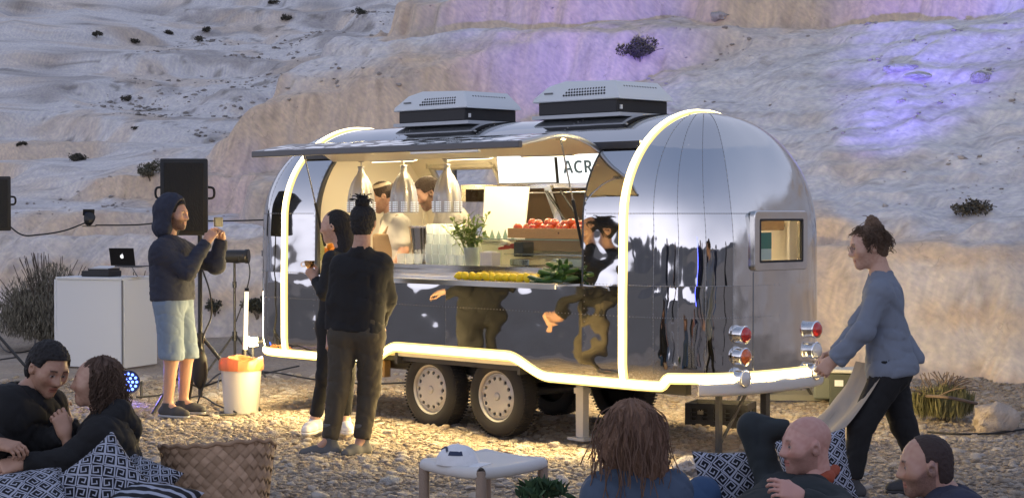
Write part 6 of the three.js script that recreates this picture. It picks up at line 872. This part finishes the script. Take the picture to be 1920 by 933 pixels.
// ------------------------------------------------------------------ stage gear and furniture outside
const standIn = (g, h, spread, y0, r = 0.016, turn = 0, hub = 0.55) => { part('pole', [rod(V(0, y0 + 0.12, 0), V(0, h, 0), r)], M.blackMetal, g); part('collar', [cyl(r * 2, r * 2, 0.09, 0, y0 + hub - 0.05, 0, 14)], M.blackMetal, g); for (let i = 0; i < 3; i++) { const a = turn + i * 2.094, c = Math.cos(a), s = Math.sin(a); part('leg', [rod(V(c * 0.02, y0 + hub, s * 0.02), V(c * spread, y0 + 0.015, s * spread), r * 0.8)], M.blackMetal, g); part('brace', [rod(V(0, y0 + 0.2, 0), V(c * spread * 0.52, y0 + hub * 0.48, s * spread * 0.52), r * 0.45)], M.blackMetal, g); } };
function loudspeaker(label, p, w, h, d, turn) {
  const g = thing('loudspeaker', label, 'loudspeaker', p.toArray(), turn), s = new THREE.Shape(); s.moveTo(-w / 2, d / 2); s.lineTo(w / 2, d / 2); s.lineTo(w / 2, 0); s.lineTo(w * 0.28, -d / 2); s.lineTo(-w * 0.28, -d / 2); s.lineTo(-w / 2, 0); s.closePath();
  const sh = new THREE.ExtrudeGeometry(s, { depth: h, bevelEnabled: true, bevelSize: 0.012, bevelThickness: 0.012, bevelSegments: 2 }).rotateX(-Math.PI / 2).scale(1, 1, -1); sh.index || 0; const cab = toCreasedNormals(sh, 0.6); part('cabinet', cab, mat(rgb(0.012, 0.012, 0.013), 0.6, 0, { bumpMap: grainTex, bumpScale: 0.002 }), g);
  part('grille', [box(w * 0.9, h * 0.93, 0.012, 0, h / 2, d / 2 + 0.014, 0.005)], mat(rgb(0.006, 0.006, 0.006), 0.75, 0, { bumpMap: grainTex, bumpScale: 0.004 }), g); for (const q of [-1, 1]) part('handle', tube([V(q * (w / 2 + 0.008), h * 0.48, -0.03), V(q * (w / 2 + 0.055), h * 0.5, -0.03), V(q * (w / 2 + 0.055), h * 0.62, -0.03), V(q * (w / 2 + 0.008), h * 0.64, -0.03)], 0.01, 18), M.black, g); return g;
}
{ const D = 15.1, base = at(374, 440, D); const y0 = groundHeight(base.x, base.z); loudspeaker('tall black loudspeaker on a stand behind the hooded man', V(at(346, 438, D).x, at(346, 438, D).y, -D), 0.36, 0.61, 0.36, rad(8));
  const st = thing('speaker_stand', 'black tripod stand under the tall loudspeaker', 'stand', [base.x, y0, -D]); standIn(st, base.y - y0 + 0.02, 0.52, 0, 0.019, 0.15, 0.62); part('cable_loop', tube([V(0.02, 1.2, 0.02), V(0.09, 1.0, 0.05), V(0.1, 0.8, 0.05), V(0.03, 0.62, 0.03), V(0.05, 0.3, 0.04), V(-0.03, 0.02, 0.1)], 0.007, 40), M.cable, st); part('sand_bag', new THREE.SphereGeometry(0.09, 18, 14).scale(0.75, 1.9, 0.6).translate(0.0, 0.36, 0.02), M.black, st);
  const p2 = at(-18, 430, 17.5); loudspeaker('loudspeaker cut by the left edge of the picture', p2, 0.34, 0.5, 0.3, 0.3); const s2 = thing('speaker_stand', 'black tripod stand at the left edge of the picture', 'stand', [p2.x, groundHeight(p2.x, p2.z), p2.z]); standIn(s2, p2.y, 0.5, 0, 0.018, 0.25, 0.5); }
{ // long black lamp on a thin stand, right of the hooded man
  const D = 17.2, p = at(439, 490, D), y0 = groundHeight(p.x, p.z) + 0.05, g = thing('lamp_stand', 'thin black stand carrying a black drum lamp, left of the trailer', 'stand', [p.x, y0, p.z]); standIn(g, p.y - y0, 0.34, 0, 0.012, 0.4, 0.4); part('clamp', [cyl(0.02, 0.02, 0.06, 0, p.y - y0 - 0.25, 0)], M.blackMetal, g);
  const l = thing('drum_lamp', 'long black drum lamp lying across the top of its thin stand', 'stage lamp', [p.x, p.y + 0.05, p.z], rad(-6)); part('can', lathe([[0, -0.14], [0.05, -0.14], [0.062, -0.12], [0.062, 0.1], [0.068, 0.11], [0.068, 0.14], [0, 0.13]], 28).rotateZ(-Math.PI / 2), M.blackMetal, l); part('yoke', tube([V(0.06, 0.0, 0.075), V(0.06, -0.05, 0.07), V(0.0, -0.06, 0.0), V(0.06, -0.05, -0.07), V(0.06, 0.0, -0.075)], 0.007, 24), M.blackMetal, l); part('cable', tube([V(0.13, 0, 0.03), V(0.16, -0.15, 0.04), V(0.1, -0.4, 0.03), V(0.02, -0.62, 0.03)], 0.006, 24), M.cable, l);
  const q = at(166, 412, 19), sm = thing('small_spotlight', 'small black spotlight with a barn door on the bank, upper left', 'stage lamp', q.toArray(), rad(200)); part('can', lathe([[0, -0.05], [0.045, -0.05], [0.055, 0.0], [0.06, 0.06], [0, 0.06]], 20).rotateX(-Math.PI / 2 + 0.5), M.blackMetal, sm); part('barn_door', [box(0.12, 0.07, 0.006, 0, 0.06, 0.06).rotateX(-0.4)], M.blackMetal, sm); part('foot', [box(0.14, 0.012, 0.08, 0, -0.066, 0), rod(V(0, -0.066, 0), V(0, 0, 0), 0.01)], M.blackMetal, sm);
  { const aim = onHill(440, 374), dv = aim.clone().sub(q).normalize(), SL = new THREE.SpotLight(lampBlue, 9, 0, 0.16, 0.9); SL.shadow.radius = 2; SL.castShadow = true; SL.position.copy(q).addScaledVector(dv, 0.09); SL.target.position.copy(aim); scene.add(SL, SL.target); part('lens', new THREE.CircleGeometry(0.045, 18).applyQuaternion(new THREE.Quaternion().setFromUnitVectors(V(0, 0, 1), dv.clone().applyAxisAngle(V(0, 1, 0), -rad(200)))).translate(0, 0.02, 0), ledBlue, sm); }
  const c1 = [[0, 408], [40, 440], [70, 440], [120, 432], [158, 418]].map(([u, v]) => at(u, v, 19.0)), c2 = [[178, 422], [260, 421], [330, 414], [420, 414], [500, 412]].map(([u, v], i) => at(u, v, 19 + 0.15 * i)); tag(part('cable', tube(c1, 0.008, 40), M.cable, scene), 'black cable drooping over the bank to the small spotlight', 'cable'); tag(part('cable', tube(c2, 0.008, 40), M.cable, scene), 'black cable strung from the small spotlight behind the loudspeaker to the trailer', 'cable'); }
{ // white stage table with gear
  const corner = onGround(229, 690, 0.02), a = V(-0.93, 0, -0.36).normalize(), b = V(0.62, 0, -0.78).normalize(); const g = thing('stage_table', 'white panelled stage table left of the hooded man', 'table', corner.toArray(), Math.atan2(-a.z, a.x)); g.position.y = 0.02; g.rotation.y = Math.atan2(-(-a.z), -a.x);
  const w = 0.80, dp = 0.62, h = 0.91, panelM = mat(rgb(0.62, 0.64, 0.66), 0.5); part('front_panel', [box(w, h, 0.03, -w / 2, h / 2, 0, 0.004)], panelM, g); part('side_panel', [box(0.03, h, dp, 0.017, h / 2, -dp / 2 + 0.012, 0.004)], panelM, g); part('table_top', [box(w + 0.02, 0.025, dp, -w / 2 + 0.01, h + 0.014, -dp / 2 + 0.03, 0.004)], panelM, g); part('corner_strip', [box(0.012, h, 0.012, 0.014, h / 2, 0.023)], mat(rgb(0.2, 0.2, 0.2), 0.4, 0.6), g); part('side_panel', [box(0.03, h, dp, -w - 0.017, h / 2, -dp / 2 + 0.012, 0.004)], panelM, g);
  g.updateMatrixWorld(true); const W = (x, y, z) => g.localToWorld(V(x, y, z)).toArray();
  const mx = thing('mixer', 'low black mixer with a silver top on the stage table', 'mixer', W(-0.42, h + 0.028, -0.25), g.rotation.y); part('body', [box(0.34, 0.06, 0.24, 0, 0.03, 0, 0.006)], M.black, mx); part('top_plate', [box(0.24, 0.012, 0.2, 0.03, 0.09, -0.01).rotateX(0.12)], mat(rgb(0.5, 0.5, 0.5), 0.35, 0.8), mx); part('riser', [box(0.26, 0.03, 0.2, 0.03, 0.072, 0)], M.black, mx);
  const lp = thing('laptop', 'open dark laptop with a small white emblem on its lid, on the stage table', 'laptop', W(-0.07, h + 0.14, -0.22), g.rotation.y + 0.2); part('keyboard', [box(0.3, 0.012, 0.2, 0.04, 0, 0, 0.004)], mat(rgb(0.05, 0.05, 0.055), 0.4, 0.5), lp); const lid = new THREE.Group(); lid.name = 'lid'; lid.position.set(0.0, 0.008, 0.09); lid.rotation.x = 0.28; lid.rotation.z = 0.0; lp.add(lid); part('shell', [box(0.27, 0.19, 0.008, -0.02, 0.095, 0, 0.003)], mat(rgb(0.02, 0.02, 0.022), 0.35, 0.6), lid);
  const e = new THREE.Shape(); e.absarc(0, 0, 0.02, 0.5, 2 * Math.PI - 0.5); e.absarc(0.024, 0, 0.0115, Math.PI + 0.9, Math.PI - 0.9, true); part('emblem', [new THREE.ShapeGeometry(e).translate(-0.02, 0.1, 0.0055), new THREE.CircleGeometry(0.006, 8).scale(0.5, 1, 1).rotateZ(-0.6).translate(-0.015, 0.128, 0.0055)], mat(rgb(0.4, 0.4, 0.4), 0.4, 0, { emissive: rgb(0.9, 0.95, 1), emissiveIntensity: 0.7 }), lid);
  const ls = thing('laptop_stand', 'small silver stand under the laptop', 'stand', W(-0.05, h + 0.028, -0.22), g.rotation.y); part('plate', [box(0.24, 0.006, 0.2, 0.02, 0.098, 0)], M.steel, ls); part('foot', [box(0.2, 0.006, 0.16, 0.02, 0.003, 0)], M.steel, ls); part('prop', [rod(V(0.06, 0.005, -0.05), V(0.06, 0.1, 0.05), 0.006)], M.steel, ls); }
{ // bucket with an orange liner, light tube beside it
  const p = onGround(452, 765), y = groundHeight(p.x, p.z), g = thing('rubbish_bin', 'white plastic bin with an orange liner folded over its rim, left of the trailer', 'bin', [p.x, y, p.z]); part('bin', lathe([[0, 0.01], [0.135, 0.01], [0.138, 0.0], [0.142, 0.012], [0.168, 0.37], [0.176, 0.375], [0.176, 0.385], [0.166, 0.385], [0.138, 0.02], [0, 0.02]], 48), mat(rgb(0.60, 0.585, 0.55), 0.45), g);
  const lg = lathe([[0.15, 0.30], [0.160, 0.41], [0.166, 0.455], [0.172, 0.462], [0.179, 0.45], [0.184, 0.40], [0.184, 0.365], [0.1815, 0.363]], 64), q = lg.attributes.position; for (let i = 0; i < q.count; i++) { const a = Math.atan2(q.getZ(i), q.getX(i)), f = sstep(0.36, 0.46, q.getY(i)), k = 1 + 0.025 * Math.sin(a * 13) * f + 0.015 * Math.sin(a * 29 + 1); q.setXYZ(i, q.getX(i) * k, q.getY(i) + 0.014 * Math.sin(a * 3 + 1) * f, q.getZ(i) * k); } lg.computeVertexNormals(); part('liner', lg, phys({ color: rgb(0.80, 0.26, 0.09), roughness: 0.45, transmission: 0.25, thickness: 0 }), g); part('handle', tube([V(-0.176, 0.32, 0), V(-0.19, 0.26, 0.02), V(-0.186, 0.2, 0.04)], 0.004, 10), M.steel, g);
  const b = at(457, 664, 15.6), t2 = thing('light_tube', 'glowing upright light tube standing behind the white bin', 'lamp', [b.x, groundHeight(b.x, b.z), b.z]); const y0 = at(457, 655, 15.6).y - t2.position.y, y1 = at(461, 546, 15.6).y - t2.position.y; const em = mat(rgb(0.4, 0.38, 0.3), 0.4, 0, { emissive: rgb(1, 0.82, 0.5), emissiveIntensity: 1.1 }); const tb = new THREE.Group(); tb.name = 'tube'; tb.rotation.z = -0.025; t2.add(tb); part('diffuser', [cyl(0.017, 0.017, y1 - y0, 0, y0, 0, 18)], em, tb); part('channel', [box(0.016, y1 - y0, 0.02, -0.017, (y0 + y1) / 2, -0.008)], brushed, tb); part('end_cap', [cyl(0.019, 0.019, 0.03, 0, y1, 0, 16)], M.black, tb); part('foot', [cyl(0.02, 0.02, y0, 0, 0, 0, 14), cyl(0.12, 0.11, 0.02, 0, 0, 0, 24)], M.black, t2); const RL = new THREE.RectAreaLight(rgb(1, 0.8, 0.45), 30, 0.03, y1 - y0); RL.position.set(0.0, (y0 + y1) / 2, 0.022); RL.rotation.y = Math.PI; tb.add(RL); const R2 = new THREE.RectAreaLight(rgb(1, 0.8, 0.45), 260, 0.03, y1 - y0); R2.position.set(-0.012, (y0 + y1) / 2, -0.03); R2.rotation.y = 0.55; tb.add(R2);
  const s = at(473, 640, 15.8), sb = thing('work_lamp', 'small square work lamp beside the light tube', 'lamp', s.toArray(), 0.5); part('body', [box(0.09, 0.1, 0.05, 0, 0, 0, 0.008)], M.steel, sb); part('knob', [cyl(0.02, 0.02, 0.05, 0, 0, 0, 14).rotateZ(-Math.PI / 2).translate(0.05, 0, 0)], M.black, sb); part('post', [rod(V(0, -0.05, 0), V(0, -(s.y - groundHeight(s.x, s.z)), 0), 0.012)], M.black, sb); }
{ const p = onGround(240, 744), q = V(p.x, groundHeight(p.x, p.z) + 0.005, p.z); parLamp(q, q.clone().add(V(0.16, 0.02, 1)), 5, 0.6, 'stage lamp with glowing blue diodes on the ground behind the curly-haired woman'); }
// cables over the ground
[['black cables tangled on the ground at the foot of the loudspeaker stand', [[255, 742], [300, 738], [340, 700], [380, 722], [420, 700], [470, 706], [560, 690]]], ['black cable looping on the ground beside the white bin', [[330, 748], [372, 738], [405, 752], [440, 770], [380, 776], [345, 762]]], ['black cable lying from the bin to the trailer wheels', [[480, 700], [520, 706], [600, 716], [690, 722], [760, 716]]], ['black cable along the gravel at far right', [[1740, 800], [1800, 806], [1860, 806], [1920, 800], [1960, 798]]], ['loose cables at the left edge behind the man in black', [[-10, 640], [20, 660], [55, 655], [60, 640], [20, 625], [-15, 600]]]].forEach(([label, pts]) => tag(part('cable', tube(pts.map(([u, v]) => { const p = onGround(u, v, 0.02); p.y = groundHeight(p.x, p.z) + 0.025; return p; }), 0.008, 60), M.cable, scene), label, 'cable'));
// things stowed under and beside the trailer's rear
{ const p = onGround(1352, 796), g = thing('plastic_crate', 'black plastic crate under the rear bumper', 'crate', [p.x, groundHeight(p.x, p.z), p.z], -0.35); const w = 0.46, h = 0.19, d = 0.3; part('base', [box(w, 0.02, d, 0, 0.012, 0)], M.black, g); for (const z of [-d / 2, d / 2]) { part('long_side', [box(w, 0.05, 0.012, 0, 0.035, z), box(w, 0.04, 0.014, 0, h - 0.02, z), ...[-0.5, -0.3, -0.1, 0.1, 0.3, 0.5].map((k) => box(0.05, h, 0.01, k * w * 0.95, h / 2, z)), box(w * 0.9, 0.01, 0.01, 0, h * 0.45, z), box(w * 0.9, 0.01, 0.01, 0, h * 0.62, z)], M.black, g); } for (const x of [-w / 2, w / 2]) part('short_side', [box(0.012, 0.06, d, x, 0.04, 0), box(0.014, 0.05, d, x, h - 0.025, 0), box(0.01, h, 0.06, x, h / 2, 0)], M.black, g); part('inner_load', [box(w - 0.04, h - 0.05, d - 0.04, 0, h / 2 - 0.01, 0)], mat(rgb(0.02, 0.018, 0.016), 0.8), g); const tx = canvasTex(128, 96, (c, W, H) => { c.clearRect(0, 0, W, H); c.fillStyle = '#141210'; c.fillRect(0, 0, W, H); c.fillStyle = '#b9ad98'; for (const [x, k] of [[18, 60], [38, 74], [58, 56], [78, 74], [98, 66]]) c.fillRect(x, 80 - k, 8, k); }); part('mark', [new THREE.PlaneGeometry(0.06, 0.045).translate(-w / 2 + 0.11, h * 0.64, d / 2 + 0.0085)], mat(rgb(1, 1, 1), 0.6, 0, { map: tx }), g); }
{ const p = onGround(1592, 768), g = thing('green_bin', 'dark green plastic bin with a white sticker behind the walking woman', 'bin', [p.x, groundHeight(p.x, p.z), p.z], -0.25); part('bin', [box(0.30, 0.30, 0.28, 0, 0.15, 0, 0.015)], mat(rgb(0.035, 0.045, 0.035), 0.5), g); part('lid', [box(0.36, 0.03, 0.32, -0.02, 0.318, 0, 0.01)], mat(rgb(0.5, 0.5, 0.45), 0.5), g); part('sticker', [box(0.07, 0.05, 0.003, -0.07, 0.22, 0.141)], M.white, g);
  const q = onGround(1500, 752), c = thing('folding_crate', 'grey slatted crate lying flat behind the rear bumper', 'crate', [q.x, groundHeight(q.x, q.z) + 0.01, q.z], -0.1); part('rim', [box(0.56, 0.05, 0.02, 0, 0.03, 0.2), box(0.56, 0.05, 0.02, 0, 0.03, -0.2), box(0.02, 0.05, 0.4, 0.27, 0.03, 0), box(0.02, 0.05, 0.4, -0.27, 0.03, 0)], mat(rgb(0.18, 0.18, 0.16), 0.6), c); for (let i = 0; i < 12; i++) part('slat', [box(0.012, 0.1, 0.012, -0.24 + i * 0.044, 0.1, -0.2)], mat(rgb(0.12, 0.12, 0.11), 0.6), c); part('top_rail', [box(0.56, 0.02, 0.02, 0, 0.155, -0.2)], mat(rgb(0.18, 0.18, 0.16), 0.6), c);
  const l = onGround(1556, 758), t = thing('grey_tub', 'grey plastic tub with a tilted lid between the bumper and the green bin', 'tub', [l.x, groundHeight(l.x, l.z) + 0.02, l.z], -0.2); part('tub', [box(0.26, 0.24, 0.3, 0, 0.13, 0, 0.02)], mat(rgb(0.13, 0.15, 0.14), 0.5), t); part('lid', [box(0.32, 0.03, 0.34, 0, 0.0, 0, 0.01).rotateZ(0.12).translate(-0.02, 0.31, 0)], mat(rgb(0.17, 0.19, 0.19), 0.45), t);
  const s = thing('dry_branch', 'long dry branch lying on the bank behind the grass tuft', 'branch', [0, 0, 0]); part('branch', tube([onGround(1735, 742, 0.2), onGround(1780, 745, 0.25), onGround(1832, 756, 0.15)], 0.012, 20), mat(rgb(0.14, 0.1, 0.075), 0.9), s); part('side_twig', tube([onGround(1760, 743, 0.23), onGround(1790, 730, 0.33), onGround(1812, 726, 0.36)], 0.006, 12), mat(rgb(0.14, 0.1, 0.075), 0.9), s); }
// ---- cushions, basket, stool, cap
function keyPattern(size, cell, line) { return canvasTex(size, size, (c, W) => { c.fillStyle = '#12131a'; c.fillRect(0, 0, W, W); c.strokeStyle = '#c9cbd2'; c.lineWidth = line; c.lineCap = 'butt'; c.lineJoin = 'miter'; for (let j = -1; j <= Math.ceil(W / cell) * 2; j++) for (let i = -1; i <= Math.ceil(W / cell); i++) { const cx = i * cell + (j % 2 ? cell / 2 : 0), cy = j * cell * 0.5; c.save(); c.translate(cx, cy); c.scale(1, 1); if ((i + j) % 2) c.scale(-1, 1); const P = []; let k = 0; const R = cell * 0.46; c.beginPath(); const dirs = [[0, -1], [1, 0], [0, 1], [-1, 0]]; let r = R; c.moveTo(0, -r); for (let q = 1; q < 11; q++) { const d = dirs[q % 4]; r -= q > 2 ? line * 0.98 : 0; if (r < line) break; c.lineTo(d[0] * r, d[1] * r); } c.stroke(); c.restore(); } }); }
const keyTex = keyPattern(768, 128, 9.5), cushionMat = mat(rgb(0.62, 0.64, 0.70), 0.9, 0, { map: keyTex, bumpMap: weaveTex, bumpScale: 0.001 });
const stripeTex = canvasTex(256, 256, (c, W) => { c.fillStyle = '#14151c'; c.fillRect(0, 0, W, W); c.fillStyle = '#c9cbd2'; for (let i = 0; i < 10; i++) c.fillRect(0, i * 25.6, W, 10); }), stripeMat = mat(rgb(0.62, 0.64, 0.7), 0.9, 0, { map: stripeTex });
function cushion(label, p, s, e, m, rep = 1, seed = 1) {
  const n = 30, pos = [], uv = [], idx = []; for (const f of [1, -1]) { const o = pos.length / 3; for (let j = 0; j <= n; j++) for (let i = 0; i <= n; i++) { const a = 2 * i / n - 1, b = 2 * j / n - 1, k = Math.pow(Math.max(0, (1 - a * a) * (1 - b * b)), 0.42), pin = 1 - 0.10 * (1 - a * a) * Math.abs(b) ** 4, pin2 = 1 - 0.10 * (1 - b * b) * Math.abs(a) ** 4; pos.push(a * s / 2 * pin2, b * s / 2 * pin, f * (s * 0.2 * k + 0.006 * k * noise(a * 3 + seed, b * 3, f))); uv.push((a + 1) / 2 * rep, (b + 1) / 2 * rep); if (i && j) { const c = o + j * (n + 1) + i, d = c - n - 1; f > 0 ? idx.push(d - 1, d, c, d - 1, c, c - 1) : idx.push(d - 1, c, d, d - 1, c - 1, c); } } }
  const g = new THREE.BufferGeometry(); g.setAttribute('position', new THREE.Float32BufferAttribute(pos, 3)); g.setAttribute('uv', new THREE.Float32BufferAttribute(uv, 2)); g.setIndex(idx); g.computeVertexNormals(); const o = thing('cushion', label, 'cushion', p.toArray(), 0, 'black and white patterned cushions'); o.rotation.set(...e, 'YXZ'); part('cover', g, m, o); const r = []; for (let i = 0; i < 4; i++) r.push(rod(V(...[[-1, -1, 0], [1, -1, 0], [1, 1, 0], [-1, 1, 0]][i]).multiplyScalar(s * 0.492), V(...[[1, -1, 0], [1, 1, 0], [-1, 1, 0], [-1, -1, 0]][i]).multiplyScalar(s * 0.492), 0.003)); return o;
}
cushion('patterned cushion with its corner up, leaning behind the curly-haired woman at left', at(195, 925, 8.2), 0.42, [-0.35, 0.35, 0.62], cushionMat, 0.9, 1);
cushion('patterned cushion lying low at the right of the left pair of cushions', at(252, 912, 8.5), 0.34, [-0.9, -0.3, -0.35], cushionMat, 0.9, 2);
cushion('patterned cushion at the lower left corner of the picture', at(40, 950, 8.0), 0.44, [-1.0, 0.25, 0.2], cushionMat, 0.9, 3);
cushion('black and white striped cushion at the bottom edge left of the basket', at(270, 955, 8.1), 0.4, [-1.2, -0.1, -0.2], stripeMat, 0.7, 4);
cushion('patterned cushion behind the elbow of the bald man', at(1385, 922, 8.65), 0.42, [-0.25, 0.15, 0.04], cushionMat, 0.9, 5);
cushion('patterned cushion behind the head of the bald man', at(1530, 880, 8.9), 0.36, [-0.3, -0.2, 0.2], cushionMat, 0.9, 6);
{ // woven basket: bands plaited over and under, each band its own piece
  const c = at(407, 948, 8.9), g = thing('woven_basket', 'wide basket plaited from brown palm strips beside the cushions', 'basket', [c.x, c.y - 0.06, c.z], 0.15); g.rotation.order = 'YXZ'; g.rotation.x = -0.3; const W = 0.275, Hh = 0.34, tones = [0, 1, 2, 3].map((k) => mat(rgb(0.30 + 0.05 * k, 0.19 + 0.035 * k, 0.11 + 0.025 * k), 0.75, 0, { bumpMap: grainTex, bumpScale: 0.003 })); const R = (y) => W * (0.86 + 0.16 * y / Hh), N = 30;
  const band = (fn, w) => { const pos = [], idx = []; const M2 = 40; for (let i = 0; i <= M2; i++) { const [a, y, o, sx] = fn(i / M2), r = R(y) + o; for (const q of [-0.5, 0.5]) { const aa = a - q * w * sx / R(y), yy = y + q * w * 0.75; pos.push(Math.cos(aa) * (R(yy) + o), yy + 0.02 * Math.sin(aa * 2 + 1) * yy / Hh, Math.sin(aa) * (R(yy) + o) * 0.85); } if (i) { const k = i * 2; idx.push(k - 2, k - 1, k, k - 1, k + 1, k); } } const b = new THREE.BufferGeometry(); b.setAttribute('position', new THREE.Float32BufferAttribute(pos, 3)); b.setIndex(idx); b.computeVertexNormals(); return b; };
  for (let k = 0; k < N; k++) for (const s of [1, -1]) { const a0 = k / N * 6.283; part('plaited_strip', band((f) => [a0 + s * f * 1.25, f * Hh, 0.006 * s * Math.cos(f * 1.25 / (6.283 / N) * Math.PI * 2), s * 0.75], 0.034), tones[(k * 3 + (s > 0 ? 1 : 0)) % 4], g); }
  const rim = []; for (let i = 0; i <= 60; i++) { const a = i / 60 * 6.283; rim.push(V(Math.cos(a) * R(Hh) * 1.01, Hh + 0.02 * Math.sin(a * 2 + 1) + 0.006 * Math.sin(a * 17), Math.sin(a) * R(Hh) * 0.86)); } part('rim', tube(rim, 0.011, 160, 7), tones[1], g); part('lining', lathe([[0, 0.02], [R(0.02) * 0.93, 0.02], [R(Hh) * 0.95, Hh - 0.02]], 40).scale(1, 1, 0.85), mat(rgb(0.33, 0.27, 0.2), 0.9), g); }
{ // low stool: four timber legs and a seat of stretched canvas
  const seatY = at(905, 875, 8.95).y, P = (u, v, d) => { const q = at(u, v, d); q.y = seatY; return q; }, A = P(795, 876, 9.05), B = P(902, 900, 8.72), Cc = P(1018, 884, 9.1), D = A.clone().add(Cc).sub(B), g = thing('stool', 'low timber stool with a stretched white canvas seat', 'stool', [0, 0, 0]); const w2 = mat(rgb(0.30, 0.225, 0.17), 0.75, 0, { bumpMap: grainTex, bumpScale: 0.003 }), canvas2 = cloth(0.62, 0.6, 0.57);
  for (const q of [A, B, Cc, D]) { part('leg', [rod(V(q.x, 0.0, q.z), V(q.x, seatY + 0.012, q.z), 0.028, 0.026, 16)], w2, g); }
  const nrm = (q) => q.clone().sub(A.clone().add(Cc).multiplyScalar(0.5)).setY(0).normalize(); const edges = [[A, B], [B, Cc], [Cc, D], [D, A]]; for (const [a, b] of edges) part('seat_roll', tube([a, a.clone().lerp(b, 0.3).add(V(0, -0.008, 0)), a.clone().lerp(b, 0.7).add(V(0, -0.008, 0)), b], 0.03, 16, 12), canvas2, g);
  const pos = [], idx = [], n = 16; for (let j = 0; j <= n; j++) for (let i = 0; i <= n; i++) { const q = A.clone().lerp(B, i / n).lerp(D.clone().lerp(Cc, i / n), j / n), s = Math.sin(Math.PI * i / n) * Math.sin(Math.PI * j / n); pos.push(q.x, seatY + 0.02 - 0.03 * s, q.z); if (i && j) { const c = j * (n + 1) + i, d = c - n - 1; idx.push(d - 1, d, c, d - 1, c, c - 1); } } const sg = new THREE.BufferGeometry(); sg.setAttribute('position', new THREE.Float32BufferAttribute(pos, 3)); sg.setIndex(idx); sg.computeVertexNormals(); part('seat', sg, canvas2, g);
  for (const [a, b] of [[A, B], [B, Cc]]) part('stretcher', [rod(V(a.x, 0.12, a.z), V(b.x, 0.12, b.z), 0.015)], w2, g);
  const cpos = at(858, 880, 8.95); cpos.y = seatY + 0.012; const cap2 = thing('cap', 'white cap with a dark stripe lying on the canvas stool', 'cap', cpos.toArray(), 1.2), wm = cloth(0.72, 0.72, 0.73);
  { const up2 = (x, y, z) => ell(x, y, z, 0.092, 0.098, 0.108); part('crown', netMesh((x, y, z) => Math.max(Math.abs(up2(x, y, z) + 0.0025 * noise(x * 18, y * 18, z * 18)) - 0.004, -y), V(-0.13, -0.02, -0.13), V(0.13, 0.13, 0.13), 0.0045), wm, cap2);
    part('peak', netMesh((x, y, z) => { const r = Math.hypot(x / 0.085, (z - 0.07) / 0.105); return Math.max(Math.abs(y - 0.012 + 2.2 * x * x) - 0.0035, (r - 1) * 0.085, 0.085 - z - 0.0 * x); }, V(-0.1, -0.06, 0.07), V(0.1, 0.05, 0.19), 0.0045), wm, cap2); part('button', new THREE.SphereGeometry(0.008, 10, 8).translate(0, 0.099, 0), wm, cap2);
    const onCap = (a, e) => V(Math.sin(a) * Math.cos(e) * 0.0965, Math.sin(e) * 0.1025, Math.cos(a) * Math.cos(e) * 0.1125); const navy = mat(rgb(0.02, 0.03, 0.07), 0.6);
    const patch = (a0, a1, e0, e1) => { const pos = [], idx = [], n = 8; for (let j = 0; j <= n; j++) for (let i = 0; i <= n; i++) { const q = onCap(lerp(a0, a1, i / n), lerp(e0, e1, j / n)).multiplyScalar(1.006); pos.push(q.x, q.y, q.z); if (i && j) { const c = j * (n + 1) + i, d = c - n - 1; idx.push(d - 1, d, c, d - 1, c, c - 1); } } const g = new THREE.BufferGeometry(); g.setAttribute('position', new THREE.Float32BufferAttribute(pos, 3)); g.setIndex(idx); g.computeVertexNormals(); return g; };
    part('badge', patch(-1.75, -0.95, 0.55, 0.80), navy, cap2); const rimPts = []; for (let i = 0; i <= 20; i++) rimPts.push(onCap(lerp(-3.0, -1.9, i / 20), 0.75 + 0.25 * Math.sin(i / 20 * Math.PI))); part('strap', tube(rimPts, 0.006, 30), navy, cap2); } }

// ------------------------------------------------------------------ guests standing on the beach out of the frame, mirrored in the trailer's rear corner
{
  const men = scene.children.filter((o) => /^person/.test(o.name)), src = [men[0], men[2], men[5], men[1]], names = ['hooded', 'black-clad', 'grey-blue clad', 'dark-jacketed'];
  const spots = [[2.9, -5.2, 2.2], [3.6, -4.0, 1.2], [4.6, -5.6, 0.4], [5.4, -3.2, 2.9], [6.6, -5.0, 4.1], [3.1, -2.2, 3.6], [7.6, -2.4, 0.9], [-3.4, -3.6, 5.2], [-4.6, -5.2, 0.3], [8.6, -6.0, 5.5]];
  spots.forEach(([x, z, turn], k) => { const s = src[k % 4], c = copyOf(s, [`${names[k % 4]} guest nearest the camera's right, mirrored in the rear corner`, `${names[k % 4]} guest second from the camera's right, mirrored in the rear corner`, `${names[k % 4]} guest third from the camera's right, mirrored in the rear corner`, `${names[k % 4]} guest fourth from the camera's right, mirrored in the rear corner`, `${names[k % 4]} guest beside the hill, mirrored in the rear corner`, `${names[k % 4]} guest just behind the camera's right shoulder, mirrored in the rear corner`, `${names[k % 4]} guest far to the right, mirrored in the rear corner`, `${names[k % 4]} guest to the left of the camera, mirrored in the side`, `${names[k % 4]} guest further left of the camera, mirrored in the side`, `${names[k % 4]} guest at the foot of the hill, mirrored in the rear end`][k], [x, groundHeight(x, z), z], turn); c.userData.group = 'guests out of the frame'; });
}

// ------------------------------------------------------------------ draw
renderer.render(scene, camera);
